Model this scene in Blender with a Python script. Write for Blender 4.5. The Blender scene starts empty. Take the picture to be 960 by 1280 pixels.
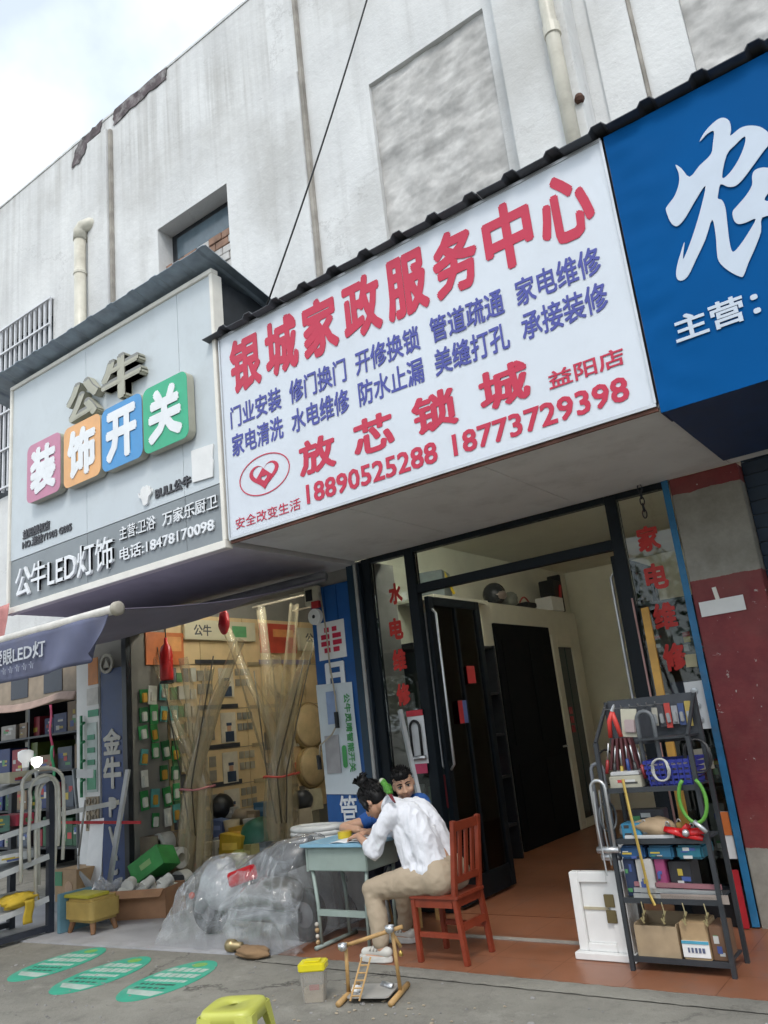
import bpy, bmesh, math, random
from mathutils import Vector, Matrix, noise
R = math.radians
PI = math.pi
random.seed(7)
scene = bpy.context.scene
C = scene.collection

# ------------------------------------------------------------------ camera
cd = bpy.data.cameras.new('camera')
cam = bpy.data.objects.new('camera', cd)
C.objects.link(cam)
cam.matrix_world = Matrix(((0.7991, 0.2377, 0.5521, 0.0), (0.5920, -0.1516, -0.7915, 0.0), (-0.1045, 0.9594, -0.2619, 1.5), (0, 0, 0, 1)))
cd.sensor_fit = 'VERTICAL'
cd.sensor_height = 36.0
cd.lens = 996.5 / 1280 * 36
cd.clip_start = 0.05
cd.clip_end = 3000
scene.camera = cam

# ------------------------------------------------------------------ daylight: thin bright cloud
SUN_EL, SUN_AZ = R(52), R(150)       # azimuth clockwise from +Y
world = bpy.data.worlds.new('World')
scene.world = world
world.use_nodes = True
nt = world.node_tree
nt.nodes.clear()
sky = nt.nodes.new('ShaderNodeTexSky')
sky.sky_type = 'NISHITA'
sky.sun_disc = False
sky.sun_elevation = SUN_EL
sky.sun_rotation = SUN_AZ
sky.air_density = 1.0
sky.dust_density = 2.5
bg1 = nt.nodes.new('ShaderNodeBackground')
bg1.inputs['Strength'].default_value = 0.15
nt.links.new(sky.outputs[0], bg1.inputs['Color'])
bg2 = nt.nodes.new('ShaderNodeBackground')          # cloud sheet
bg2.inputs['Color'].default_value = (0.86, 0.95, 1.03, 1)
bg2.inputs['Strength'].default_value = 1.32
tc = nt.nodes.new('ShaderNodeTexCoord')
nz = nt.nodes.new('ShaderNodeTexNoise')
nz.inputs['Scale'].default_value = 2.6
nz.inputs['Detail'].default_value = 6
nt.links.new(tc.outputs['Generated'], nz.inputs['Vector'])
rp = nt.nodes.new('ShaderNodeValToRGB')
rp.color_ramp.elements[0].position = 0.36
rp.color_ramp.elements[0].color = (0.52, 0.52, 0.52, 1)
rp.color_ramp.elements[1].position = 0.56
nt.links.new(nz.outputs['Fac'], rp.inputs['Fac'])
mx = nt.nodes.new('ShaderNodeMixShader')
nt.links.new(rp.outputs['Color'], mx.inputs['Fac'])
nt.links.new(bg1.outputs[0], mx.inputs[1])
nt.links.new(bg2.outputs[0], mx.inputs[2])
wo = nt.nodes.new('ShaderNodeOutputWorld')
nt.links.new(mx.outputs[0], wo.inputs['Surface'])

sd = bpy.data.lights.new('sun', 'SUN')
sd.energy = 1.3
sd.angle = R(14)
sd.color = (1.0, 0.95, 0.88)
sun = bpy.data.objects.new('sun', sd)
C.objects.link(sun)
sdir = Vector((math.sin(SUN_AZ) * math.cos(SUN_EL), math.cos(SUN_AZ) * math.cos(SUN_EL), math.sin(SUN_EL)))
sun.rotation_euler = sdir.to_track_quat('Z', 'Y').to_euler()

vs = scene.view_settings
vs.view_transform = 'Standard'
vs.look = 'None'
vs.exposure = 0.25
vs.gamma = 1.0
vs.use_curve_mapping = False
scene.cycles.max_bounces = 7
scene.cycles.diffuse_bounces = 6
scene.cycles.glossy_bounces = 3
scene.cycles.use_adaptive_sampling = True
scene.cycles.adaptive_threshold = 0.03
scene.cycles.use_denoising = True
scene.cycles.transparent_max_bounces = 14
scene.cycles.caustics_reflective = False
scene.cycles.caustics_refractive = False

# ------------------------------------------------------------------ materials
MATS = {}
def new_mat(name):
    m = bpy.data.materials.new(name)
    m.use_nodes = True
    n = m.node_tree
    b = n.nodes['Principled BSDF']
    MATS[name] = m
    return m, n, b
def noise_node(n, scale, detail=4, stretch=(1, 1, 1), rough=0.55, dist=0.0, loc=(0, 0, 0)):
    t = n.nodes.new('ShaderNodeTexCoord')
    mp = n.nodes.new('ShaderNodeMapping')
    mp.inputs['Scale'].default_value = stretch
    mp.inputs['Location'].default_value = loc
    n.links.new(t.outputs['Object'], mp.inputs['Vector'])
    q = n.nodes.new('ShaderNodeTexNoise')
    q.inputs['Scale'].default_value = scale
    q.inputs['Detail'].default_value = detail
    q.inputs['Roughness'].default_value = rough
    q.inputs['Distortion'].default_value = dist
    n.links.new(mp.outputs[0], q.inputs['Vector'])
    return q
def ramp(n, src, p0, p1, c0=(0, 0, 0), c1=(1, 1, 1)):
    r = n.nodes.new('ShaderNodeValToRGB')
    r.color_ramp.elements[0].position = p0
    r.color_ramp.elements[1].position = p1
    r.color_ramp.elements[0].color = (*c0, 1)
    r.color_ramp.elements[1].color = (*c1, 1)
    n.links.new(src, r.inputs['Fac'])
    return r.outputs['Color']
def mix(n, fac, a, b, mode='MIX'):
    x = n.nodes.new('ShaderNodeMix')
    x.data_type = 'RGBA'
    x.blend_type = mode
    if isinstance(fac, (int, float)): x.inputs[0].default_value = fac
    else: n.links.new(fac, x.inputs[0])
    for i, v in ((6, a), (7, b)):
        if isinstance(v, tuple): x.inputs[i].default_value = (*v, 1)
        else: n.links.new(v, x.inputs[i])
    return x.outputs[2]
def bump(n, b, src, strength, dist=0.01):
    k = n.nodes.new('ShaderNodeBump')
    k.inputs['Strength'].default_value = strength
    k.inputs['Distance'].default_value = dist
    n.links.new(src, k.inputs['Height'])
    n.links.new(k.outputs[0], b.inputs['Normal'])
def M(name, col=(0.5, 0.5, 0.5), rough=0.55, metal=0.0, var=0.16, scale=7.0, bmp=0.12, bscale=60, emit=0.0, spec=None, dirt=0.0, dirtcol=(0.16, 0.14, 0.12)):
    if name in MATS: return MATS[name]
    m, n, b = new_mat(name)
    q = noise_node(n, scale, 5)
    lo = tuple(max(0, c * (1 - var)) for c in col)
    hi = tuple(min(1, c * (1 + var)) for c in col)
    out = ramp(n, q.outputs['Fac'], 0.32, 0.68, lo, hi)
    if dirt:
        d = noise_node(n, 3.1, 7, rough=0.7, loc=(3, 1, 7))
        out = mix(n, ramp(n, d.outputs['Fac'], 0.5, 0.74, (0, 0, 0), (dirt,) * 3), out, dirtcol)
    n.links.new(out, b.inputs['Base Color'])
    rr = n.nodes.new('ShaderNodeMapRange')
    rr.inputs['To Min'].default_value = max(0.03, rough - 0.1)
    rr.inputs['To Max'].default_value = min(1, rough + 0.1)
    n.links.new(q.outputs['Fac'], rr.inputs['Value'])
    n.links.new(rr.outputs[0], b.inputs['Roughness'])
    b.inputs['Metallic'].default_value = metal
    if spec is not None: b.inputs['Specular IOR Level'].default_value = spec
    if emit:
        b.inputs['Emission Color'].default_value = (*col, 1)
        b.inputs['Emission Strength'].default_value = emit
    if bmp:
        q2 = noise_node(n, bscale, 3)
        bump(n, b, q2.outputs['Fac'], bmp, 0.004)
    return m
def glass_mat(name, tint=(0.8, 0.86, 0.82), rough=0.02, ior=1.5):
    m = bpy.data.materials.new(name)
    m.use_nodes = True
    n = m.node_tree
    n.nodes.clear()
    o = n.nodes.new('ShaderNodeOutputMaterial')
    f = n.nodes.new('ShaderNodeFresnel')
    f.inputs['IOR'].default_value = ior
    t = n.nodes.new('ShaderNodeBsdfTransparent')
    t.inputs['Color'].default_value = (*tint, 1)
    g = n.nodes.new('ShaderNodeBsdfGlossy')
    g.inputs['Roughness'].default_value = rough
    x = n.nodes.new('ShaderNodeMixShader')
    n.links.new(f.outputs[0], x.inputs[0])
    n.links.new(t.outputs[0], x.inputs[1])
    n.links.new(g.outputs[0], x.inputs[2])
    n.links.new(x.outputs[0], o.inputs['Surface'])
    MATS[name] = m
    return m
def film_mat(name, tint, white, haze, rough=0.12, crease=9.0, haze_var=0.25, edge=0.3, line=0.0):
    # thin plastic sheet: see-through, milky along the creases, shiny
    m = bpy.data.materials.new(name)
    m.use_nodes = True
    n = m.node_tree
    n.nodes.clear()
    o = n.nodes.new('ShaderNodeOutputMaterial')
    t = n.nodes.new('ShaderNodeBsdfTransparent')
    t.inputs['Color'].default_value = (*tint, 1)
    p = n.nodes.new('ShaderNodeBsdfPrincipled')
    p.inputs['Base Color'].default_value = (*white, 1)
    p.inputs['Roughness'].default_value = rough
    q = noise_node(n, crease, 4, dist=1.2)
    k = n.nodes.new('ShaderNodeBump')
    k.inputs['Strength'].default_value = 0.6
    k.inputs['Distance'].default_value = 0.02
    n.links.new(q.outputs['Fac'], k.inputs['Height'])
    n.links.new(k.outputs[0], p.inputs['Normal'])
    rdg = noise_node(n, crease * 0.55, 3, dist=0.6, loc=(2, 6, 1))
    ab = n.nodes.new('ShaderNodeMath')
    ab.operation = 'SUBTRACT'
    ab.inputs[1].default_value = 0.5
    n.links.new(rdg.outputs['Fac'], ab.inputs[0])
    ab2 = n.nodes.new('ShaderNodeMath')
    ab2.operation = 'ABSOLUTE'
    n.links.new(ab.outputs[0], ab2.inputs[0])
    lines = ramp(n, ab2.outputs[0], 0.0, 0.035, (line,) * 3, (0, 0, 0))
    lw = n.nodes.new('ShaderNodeLayerWeight')
    lw.inputs['Blend'].default_value = 0.35
    n.links.new(k.outputs[0], lw.inputs['Normal'])
    mr = n.nodes.new('ShaderNodeMapRange')
    mr.inputs['To Min'].default_value = haze
    mr.inputs['To Max'].default_value = min(1, haze + haze_var + edge)
    n.links.new(lw.outputs['Facing'], mr.inputs['Value'])
    x = n.nodes.new('ShaderNodeMixShader')
    mxm = n.nodes.new('ShaderNodeMath')
    mxm.operation = 'MAXIMUM'
    n.links.new(mr.outputs[0], mxm.inputs[0])
    n.links.new(lines, mxm.inputs[1])
    n.links.new(mxm.outputs[0], x.inputs[0])
    n.links.new(t.outputs[0], x.inputs[1])
    n.links.new(p.outputs[0], x.inputs[2])
    lf = n.nodes.new('ShaderNodeLayerWeight')
    lf.inputs['Blend'].default_value = 0.5
    n.links.new(k.outputs[0], lf.inputs['Normal'])
    pw = n.nodes.new('ShaderNodeMath')
    pw.operation = 'POWER'
    pw.inputs[1].default_value = 3.5
    n.links.new(lf.outputs['Facing'], pw.inputs[0])
    fr = n.nodes.new('ShaderNodeMath')
    fr.operation = 'MULTIPLY_ADD'
    fr.inputs[1].default_value = 0.85
    fr.inputs[2].default_value = 0.05
    n.links.new(pw.outputs[0], fr.inputs[0])
    gl = n.nodes.new('ShaderNodeBsdfGlossy')
    gl.inputs['Roughness'].default_value = rough
    n.links.new(k.outputs[0], gl.inputs['Normal'])
    y_ = n.nodes.new('ShaderNodeMixShader')
    n.links.new(fr.outputs[0], y_.inputs[0])
    n.links.new(x.outputs[0], y_.inputs[1])
    n.links.new(gl.outputs[0], y_.inputs[2])
    n.links.new(y_.outputs[0], o.inputs['Surface'])
    MATS[name] = m
    return m

def cracks(n, base, scale, width, col, amount, loc=(0, 0, 0)):
    t = n.nodes.new('ShaderNodeTexCoord')
    q = noise_node(n, 2.5, 6, rough=0.7, loc=loc)
    va = n.nodes.new('ShaderNodeVectorMath')
    va.operation = 'MULTIPLY_ADD'
    va.inputs[1].default_value = (0.9, 0.9, 0.9)
    n.links.new(q.outputs['Color'], va.inputs[0])
    n.links.new(t.outputs['Object'], va.inputs[2])
    v = n.nodes.new('ShaderNodeTexVoronoi')
    v.feature = 'DISTANCE_TO_EDGE'
    v.inputs['Scale'].default_value = scale
    n.links.new(va.outputs[0], v.inputs['Vector'])
    m_ = noise_node(n, 0.8, 3, loc=(4, 4, 1))
    k = n.nodes.new('ShaderNodeMath')
    k.operation = 'MULTIPLY'
    n.links.new(ramp(n, v.outputs['Distance'], 0.0, width, (amount,) * 3, (0, 0, 0)), k.inputs[0])
    n.links.new(ramp(n, m_.outputs['Fac'], 0.45, 0.6), k.inputs[1])
    return mix(n, k.outputs[0], base, col)
# whitewashed plaster with run-off streaks and trowel marks
m, n, b = new_mat('plaster')
q = noise_node(n, 1.1, 6)
base = ramp(n, q.outputs['Fac'], 0.3, 0.7, (0.62, 0.625, 0.625), (0.76, 0.765, 0.76))
st = noise_node(n, 1.0, 5, stretch=(3.2, 3.2, 0.22), rough=0.68, dist=0.35)
base = mix(n, ramp(n, st.outputs['Fac'], 0.54, 0.85, (0, 0, 0), (0.4,) * 3), base, (0.30, 0.29, 0.28))
tcn = n.nodes.new('ShaderNodeTexCoord')              # run-off below the coping: rain carries dirt down from the wall top
sp = n.nodes.new('ShaderNodeSeparateXYZ')
n.links.new(tcn.outputs['Object'], sp.inputs[0])
mr = n.nodes.new('ShaderNodeMapRange')
mr.inputs['From Min'].default_value = 8.0
mr.inputs['From Max'].default_value = 10.6
n.links.new(sp.outputs['Z'], mr.inputs['Value'])
st2 = noise_node(n, 1.0, 5, stretch=(6.5, 6.5, 0.16), rough=0.7, dist=0.2, loc=(4, 0, 0))
pm = noise_node(n, 0.5, 3, loc=(3, 3, 3))
m0 = n.nodes.new('ShaderNodeMath')
m0.operation = 'MULTIPLY'
n.links.new(mr.outputs[0], m0.inputs[0])
n.links.new(ramp(n, pm.outputs['Fac'], 0.38, 0.62, (0.25,) * 3, (1, 1, 1)), m0.inputs[1])
mm = n.nodes.new('ShaderNodeMath')
mm.operation = 'MULTIPLY'
n.links.new(m0.outputs[0], mm.inputs[0])
n.links.new(ramp(n, st2.outputs['Fac'], 0.40, 0.66), mm.inputs[1])
base = mix(n, mm.outputs[0], base, (0.30, 0.285, 0.26))
sc = noise_node(n, 3.4, 5, stretch=(1, 1, 2.2), rough=0.75, dist=1.6, loc=(1, 9, 2))
base = mix(n, ramp(n, sc.outputs['Fac'], 0.66, 0.75, (0, 0, 0), (0.45,) * 3), base, (0.26, 0.25, 0.25))
sc2 = noise_node(n, 17, 5, stretch=(0.5, 1, 1.6), rough=0.7, dist=2.0, loc=(7, 3, 2))
base = mix(n, ramp(n, sc2.outputs['Fac'], 0.68, 0.76, (0, 0, 0), (0.35,) * 3), base, (0.3, 0.29, 0.28))
base = cracks(n, base, 0.4, 0.008, (0.25, 0.24, 0.23), 0.28)
bl = noise_node(n, 0.55, 6, rough=0.6, loc=(8, 2, 5))
base = mix(n, ramp(n, bl.outputs['Fac'], 0.5, 0.66, (0, 0, 0), (0.5,) * 3), base, (0.42, 0.41, 0.385))
n.links.new(base, b.inputs['Base Color'])
b.inputs['Roughness'].default_value = 0.9
bq = noise_node(n, 9, 4, rough=0.7)
bump(n, b, bq.outputs['Fac'], 0.5, 0.02)

# cement ground, stained
m, n, b = new_mat('cement')
q = noise_node(n, 0.9, 8, rough=0.65)
base = ramp(n, q.outputs['Fac'], 0.28, 0.72, (0.15, 0.142, 0.122), (0.30, 0.285, 0.245))
q2 = noise_node(n, 6.5, 8, rough=0.75, loc=(2, 5, 0))
base = mix(n, ramp(n, q2.outputs['Fac'], 0.5, 0.75, (0, 0, 0), (0.55,) * 3), base, (0.10, 0.09, 0.08))
q3 = noise_node(n, 60, 4, rough=0.7)
base = mix(n, ramp(n, q3.outputs['Fac'], 0.6, 0.78, (0, 0, 0), (0.5,) * 3), base, (0.34, 0.33, 0.29))
base = cracks(n, base, 0.55, 0.018, (0.05, 0.045, 0.04), 0.9)
q5 = noise_node(n, 2.1, 9, rough=0.8, loc=(9, 1, 0))
base = mix(n, ramp(n, q5.outputs['Fac'], 0.56, 0.70, (0, 0, 0), (0.55,) * 3), base, (0.37, 0.355, 0.31))
q6 = noise_node(n, 130, 2, rough=0.6)
base = mix(n, ramp(n, q6.outputs['Fac'], 0.66, 0.72, (0, 0, 0), (0.6,) * 3), base, (0.06, 0.055, 0.05))
n.links.new(base, b.inputs['Base Color'])
b.inputs['Roughness'].default_value = 0.85
q4 = noise_node(n, 28, 4, rough=0.8)
bump(n, b, q4.outputs['Fac'], 0.55, 0.015)

# pillar: bare grey render above, flaking maroon paint below with chips
m, n, b = new_mat('pillar_paint')
tcn = n.nodes.new('ShaderNodeTexCoord')
sp = n.nodes.new('ShaderNodeSeparateXYZ')
n.links.new(tcn.outputs['Object'], sp.inputs[0])
q = noise_node(n, 4, 7, rough=0.7)
grey = ramp(n, q.outputs['Fac'], 0.3, 0.7, (0.20, 0.19, 0.16), (0.36, 0.34, 0.30))
red = ramp(n, q.outputs['Fac'], 0.35, 0.75, (0.17, 0.022, 0.028), (0.27, 0.045, 0.045))
ch = noise_node(n, 8, 9, stretch=(1, 1, 1.6), rough=0.75, loc=(5, 2, 1))
red = mix(n, ramp(n, ch.outputs['Fac'], 0.64, 0.66), red, (0.5, 0.46, 0.42))
fd = noise_node(n, 2.2, 6, rough=0.65, loc=(1, 1, 6))
red = mix(n, ramp(n, fd.outputs['Fac'], 0.45, 0.75, (0, 0, 0), (0.5,) * 3), red, (0.20, 0.085, 0.07))
ch2 = noise_node(n, 30, 4, stretch=(1, 1, 0.6), rough=0.6, loc=(2, 8, 1))
red = mix(n, ramp(n, ch2.outputs['Fac'], 0.70, 0.73, (0, 0, 0), (0.8,) * 3), red, (0.55, 0.5, 0.45))
ad = n.nodes.new('ShaderNodeMath')
ad.operation = 'MULTIPLY_ADD'
ad.inputs[1].default_value = 0.06
n.links.new(q.outputs['Fac'], ad.inputs[0])
n.links.new(sp.outputs['Z'], ad.inputs[2])
lim = n.nodes.new('ShaderNodeMath')
lim.operation = 'LESS_THAN'
lim.inputs[1].default_value = 2.33
n.links.new(ad.outputs[0], lim.inputs[0])
hi = n.nodes.new('ShaderNodeMath')
hi.operation = 'GREATER_THAN'
hi.inputs[1].default_value = 2.98
n.links.new(ad.outputs[0], hi.inputs[0])
lo = n.nodes.new('ShaderNodeMath')
lo.operation = 'GREATER_THAN'
lo.inputs[1].default_value = 0.52
n.links.new(ad.outputs[0], lo.inputs[0])
ml = n.nodes.new('ShaderNodeMath')
ml.operation = 'MULTIPLY'
n.links.new(lim.outputs[0], ml.inputs[0])
n.links.new(lo.outputs[0], ml.inputs[1])
mxx = n.nodes.new('ShaderNodeMath')
mxx.operation = 'MAXIMUM'
n.links.new(ml.outputs[0], mxx.inputs[0])
n.links.new(hi.outputs[0], mxx.inputs[1])
base = mix(n, mxx.outputs[0], grey, red)
n.links.new(base, b.inputs['Base Color'])
b.inputs['Roughness'].default_value = 0.62
bump(n, b, ch.outputs['Fac'], 0.4, 0.01)

# fired clay floor tile with thin joints (too dark and worn to pick apart)
m, n, b = new_mat('floor_tile')
q = noise_node(n, 2.2, 6)
base = ramp(n, q.outputs['Fac'], 0.3, 0.7, (0.235, 0.092, 0.046), (0.32, 0.135, 0.075))
br = n.nodes.new('ShaderNodeTexBrick')
br.offset = 0.0
br.inputs['Scale'].default_value = 1.0
br.inputs['Brick Width'].default_value = 0.5
br.inputs['Row Height'].default_value = 0.5
br.inputs['Mortar Size'].default_value = 0.003
br.inputs['Color1'].default_value = (1, 1, 1, 1)
br.inputs['Color2'].default_value = (0.9, 0.9, 0.9, 1)
br.inputs['Mortar'].default_value = (0.55, 0.5, 0.45, 1)
tcn = n.nodes.new('ShaderNodeTexCoord')
n.links.new(tcn.outputs['Object'], br.inputs['Vector'])
base = mix(n, 1.0, base, br.outputs['Color'], 'MULTIPLY')
d = noise_node(n, 5, 7, rough=0.7)
base = mix(n, ramp(n, d.outputs['Fac'], 0.52, 0.8, (0, 0, 0), (0.7,) * 3), base, (0.16, 0.12, 0.10))
n.links.new(base, b.inputs['Base Color'])
b.inputs['Roughness'].default_value = 0.38

M('concrete', (0.27, 0.26, 0.25), 0.85, var=0.25, scale=3, bmp=0.5, bscale=30, dirt=0.4)
M('infill', (0.50, 0.49, 0.475), 0.92, var=0.28, scale=3.5, bmp=0.35, bscale=18, dirt=0.5, dirtcol=(0.27, 0.26, 0.25))
M('brick_red', (0.28, 0.17, 0.12), 0.85, var=0.3, bmp=0.4)
M('old_cap', (0.10, 0.08, 0.085), 0.9, var=0.6, scale=5, bmp=0.6, bscale=20, dirt=0.9, dirtcol=(0.48, 0.47, 0.46))
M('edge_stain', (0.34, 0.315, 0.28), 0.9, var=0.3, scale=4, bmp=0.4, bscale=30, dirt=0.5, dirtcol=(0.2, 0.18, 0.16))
M('pvc_cream', (0.62, 0.59, 0.50), 0.4, var=0.12, scale=5, bmp=0.05, dirt=0.45, dirtcol=(0.30, 0.26, 0.2))
M('roof_sheet', (0.25, 0.31, 0.37), 0.42, metal=0.2, var=0.2, bmp=0.06, dirt=0.25)
M('roof_dark', (0.05, 0.056, 0.066), 0.5, metal=0.1, var=0.25, bmp=0.1, dirt=0.2)
M('sign_white', (0.67, 0.715, 0.78), 0.4, var=0.03, scale=1.5, bmp=0.05, bscale=4, dirt=0.08)
M('sign_red', (0.54, 0.022, 0.065), 0.42, var=0.05, bmp=0.0)
M('sign_indigo', (0.065, 0.075, 0.34), 0.42, var=0.06, bmp=0.0)
M('sign_blue', (0.002, 0.085, 0.28), 0.6, spec=0.05, var=0.06, scale=1.5, bmp=0.05, bscale=5)
M('sign_pale', (0.55, 0.62, 0.72), 0.42, var=0.03, bmp=0.0)
M('panel_grey', (0.56, 0.61, 0.64), 0.34, var=0.04, scale=1.3, bmp=0.03, bscale=5, dirt=0.12)
M('band_grey', (0.235, 0.26, 0.275), 0.42, var=0.08, scale=3, bmp=0.03, dirt=0.3, dirtcol=(0.32, 0.35, 0.37))
M('frame_white', (0.80, 0.77, 0.70), 0.4, var=0.06, bmp=0.03, dirt=0.15)
M('letter_white', (0.80, 0.82, 0.84), 0.45, var=0.04, bmp=0.03)
M('letter_taupe', (0.24, 0.24, 0.225), 0.5, var=0.08, bmp=0.05)
M('letter_side', (0.42, 0.41, 0.33), 0.5, var=0.08, bmp=0.05)
M('letter_black', (0.06, 0.06, 0.07), 0.5, var=0.1, bmp=0.0)
M('plate_pink', (0.55, 0.22, 0.33), 0.4, var=0.06, bmp=0.02)
M('plate_orange', (0.80, 0.42, 0.17), 0.4, var=0.06, bmp=0.02)
M('plate_blue', (0.07, 0.30, 0.62), 0.4, var=0.06, bmp=0.02)
M('plate_green', (0.04, 0.42, 0.23), 0.4, var=0.06, bmp=0.02)
M('soffit', (0.68, 0.68, 0.68), 0.6, var=0.06, scale=2, bmp=0.04, dirt=0.25)
M('soffit_purple', (0.53, 0.52, 0.535), 0.6, var=0.08, scale=2, bmp=0.04, dirt=0.2)
M('steel_dark', (0.03, 0.035, 0.042), 0.35, metal=0.3, var=0.2, bmp=0.04)
M('frame_green', (0.005, 0.009, 0.013), 0.5, spec=0.25, metal=0.0, var=0.25, bmp=0.03)
M('alu', (0.55, 0.56, 0.57), 0.35, metal=0.8, var=0.08, bmp=0.03)
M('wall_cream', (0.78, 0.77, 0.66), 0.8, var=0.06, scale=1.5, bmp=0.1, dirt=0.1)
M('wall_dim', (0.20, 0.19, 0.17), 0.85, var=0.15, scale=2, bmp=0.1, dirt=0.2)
M('black', (0.007, 0.008, 0.010), 0.45, var=0.3, bmp=0.03)
M('white', (0.78, 0.78, 0.77), 0.45, var=0.05, bmp=0.03)
M('paper', (0.74, 0.75, 0.76), 0.7, var=0.04, bmp=0.04)
glass_mat('glass', (0.93, 0.96, 0.945))

# ------------------------------------------------------------------ mesh helpers
class MB:
    def __init__(s): s.v, s.f = [], []
    def add(s, vs, fs):
        k = len(s.v)
        s.v += [Vector(p) for p in vs]
        s.f += [tuple(i + k for i in f) for f in fs]
        return s
    def box(s, lo, hi):
        (a, b, c), (d, e, f) = lo, hi
        return s.add([(a, b, c), (d, b, c), (d, e, c), (a, e, c), (a, b, f), (d, b, f), (d, e, f), (a, e, f)],
                     [(0, 3, 2, 1), (4, 5, 6, 7), (0, 1, 5, 4), (1, 2, 6, 5), (2, 3, 7, 6), (3, 0, 4, 7)])
    def obox(s, c, size, rot=None, taper=1.0):
        rot = rot or Matrix.Identity(3)
        x, y, z = (q / 2 for q in size)
        vs = []
        for dz in (-1, 1):
            t = taper if dz > 0 else 1.0
            for dx, dy in ((-1, -1), (1, -1), (1, 1), (-1, 1)):
                vs.append(Vector(c) + rot @ Vector((dx * x * t, dy * y * t, dz * z)))
        return s.add(vs, [(0, 3, 2, 1), (4, 5, 6, 7), (0, 1, 5, 4), (1, 2, 6, 5), (2, 3, 7, 6), (3, 0, 4, 7)])
    def bar(s, p0, p1, w, d=None, up=(0, 0, 1)):
        p0, p1 = Vector(p0), Vector(p1)
        d = d or w
        z = (p1 - p0).normalized()
        u = Vector(up)
        if abs(z.dot(u)) > 0.95: u = Vector((0, 1, 0))
        x = u.cross(z).normalized()
        y = z.cross(x)
        return s.obox((p0 + p1) / 2, (w, d, (p1 - p0).length), Matrix((x, y, z)).transposed())
    def tube(s, pts, r, n=8, caps=True, flat=1.0):
        pts = [Vector(p) for p in pts]
        rs = r if isinstance(r, (list, tuple)) else [r] * len(pts)
        k = len(s.v)
        px = None
        for i, p in enumerate(pts):
            t = (pts[min(i + 1, len(pts) - 1)] - pts[max(i - 1, 0)]).normalized()
            if px is None:
                px = t.orthogonal().normalized()
            px = (px - t * px.dot(t))
            px = px.normalized() if px.length > 1e-6 else t.orthogonal().normalized()
            py = t.cross(px)
            for j in range(n):
                a = 2 * PI * j / n
                s.v.append(p + px * (math.cos(a) * rs[i]) + py * (math.sin(a) * rs[i] * flat))
        for i in range(len(pts) - 1):
            for j in range(n):
                a, b = k + i * n + j, k + i * n + (j + 1) % n
                s.f.append((a, b, b + n, a + n))
        if caps:
            s.f.append(tuple(k + j for j in range(n))[::-1])
            s.f.append(tuple(k + (len(pts) - 1) * n + j for j in range(n)))
        return s
    def lathe(s, c, prof, n=20, axis='Z'):
        k = len(s.v)
        c = Vector(c)
        for r, h in prof:
            for j in range(n):
                a = 2 * PI * j / n
                p = (r * math.cos(a), r * math.sin(a), h)
                if axis == 'X': p = (h, p[0], p[1])
                if axis == 'Y': p = (p[0], h, p[1])
                s.v.append(c + Vector(p))
        for i in range(len(prof) - 1):
            for j in range(n):
                a, b = k + i * n + j, k + i * n + (j + 1) % n
                s.f.append((a, b, b + n, a + n))
        s.f.append(tuple(k + j for j in range(n))[::-1])
        s.f.append(tuple(k + (len(prof) - 1) * n + j for j in range(n)))
        return s
    def prism(s, poly, y0, y1):
        # polygon in X,Z extruded along Y
        k = len(poly)
        s.add([(x, y0, z) for x, z in poly] + [(x, y1, z) for x, z in poly],
              [tuple(range(k)), tuple(range(2 * k - 1, k - 1, -1))] + [(i + k, (i + 1) % k + k, (i + 1) % k, i) for i in range(k)])
        return s
    def prism_xy(s, poly, z0, z1):
        k = len(poly)
        return s.add([(x, y, z1) for x, y in poly] + [(x, y, z0) for x, y in poly],
              [tuple(range(k)), tuple(range(2 * k - 1, k - 1, -1))] + [(i + k, (i + 1) % k + k, (i + 1) % k, i) for i in range(k)])
    def ball(s, c, r, n=12, m=8, sq=(1, 1, 1), rot=None):
        k = len(s.v)
        c = Vector(c)
        for i in range(m + 1):
            th = PI * i / m
            for j in range(n):
                a = 2 * PI * j / n
                p = Vector((r * sq[0] * math.sin(th) * math.cos(a), r * sq[1] * math.sin(th) * math.sin(a), r * sq[2] * math.cos(th)))
                s.v.append(c + (rot @ p if rot else p))
        for i in range(m):
            for j in range(n):
                a, b = k + i * n + j, k + i * n + (j + 1) % n
                s.f.append((a, a + n, b + n, b))
        return s
    def grid(s, fn, nu, nv):
        k = len(s.v)
        for i in range(nu + 1):
            for j in range(nv + 1): s.v.append(Vector(fn(i / nu, j / nv)))
        for i in range(nu):
            for j in range(nv):
                a = k + i * (nv + 1) + j
                s.f.append((a, a + nv + 1, a + nv + 2, a + 1))
        return s
    def build(s, name, mat, parent=None, label=None, cat=None, group=None, kind=None, smooth=False, bevel=0.0, local=False, solid=0.0, weld=False):
        me = bpy.data.meshes.new(name)
        o = Vector((0, 0, 0))
        if parent is not None and not local:
            r = parent
            while r.parent: r = r.parent
            o = r.location
        me.from_pydata([v - o for v in s.v], [], s.f)
        bm = bmesh.new()
        bm.from_mesh(me)
        if weld: bmesh.ops.remove_doubles(bm, verts=bm.verts, dist=1e-5)
        bmesh.ops.recalc_face_normals(bm, faces=bm.faces)
        if bevel:
            ed = [e for e in bm.edges if len(e.link_faces) == 2 and e.calc_face_angle(0) > 0.5]
            bmesh.ops.bevel(bm, geom=ed, offset=bevel, segments=2, affect='EDGES', clamp_overlap=True)
        bm.to_mesh(me)
        bm.free()
        return link(me, name, mat, parent, label, cat, group, kind, smooth, solid)
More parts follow.
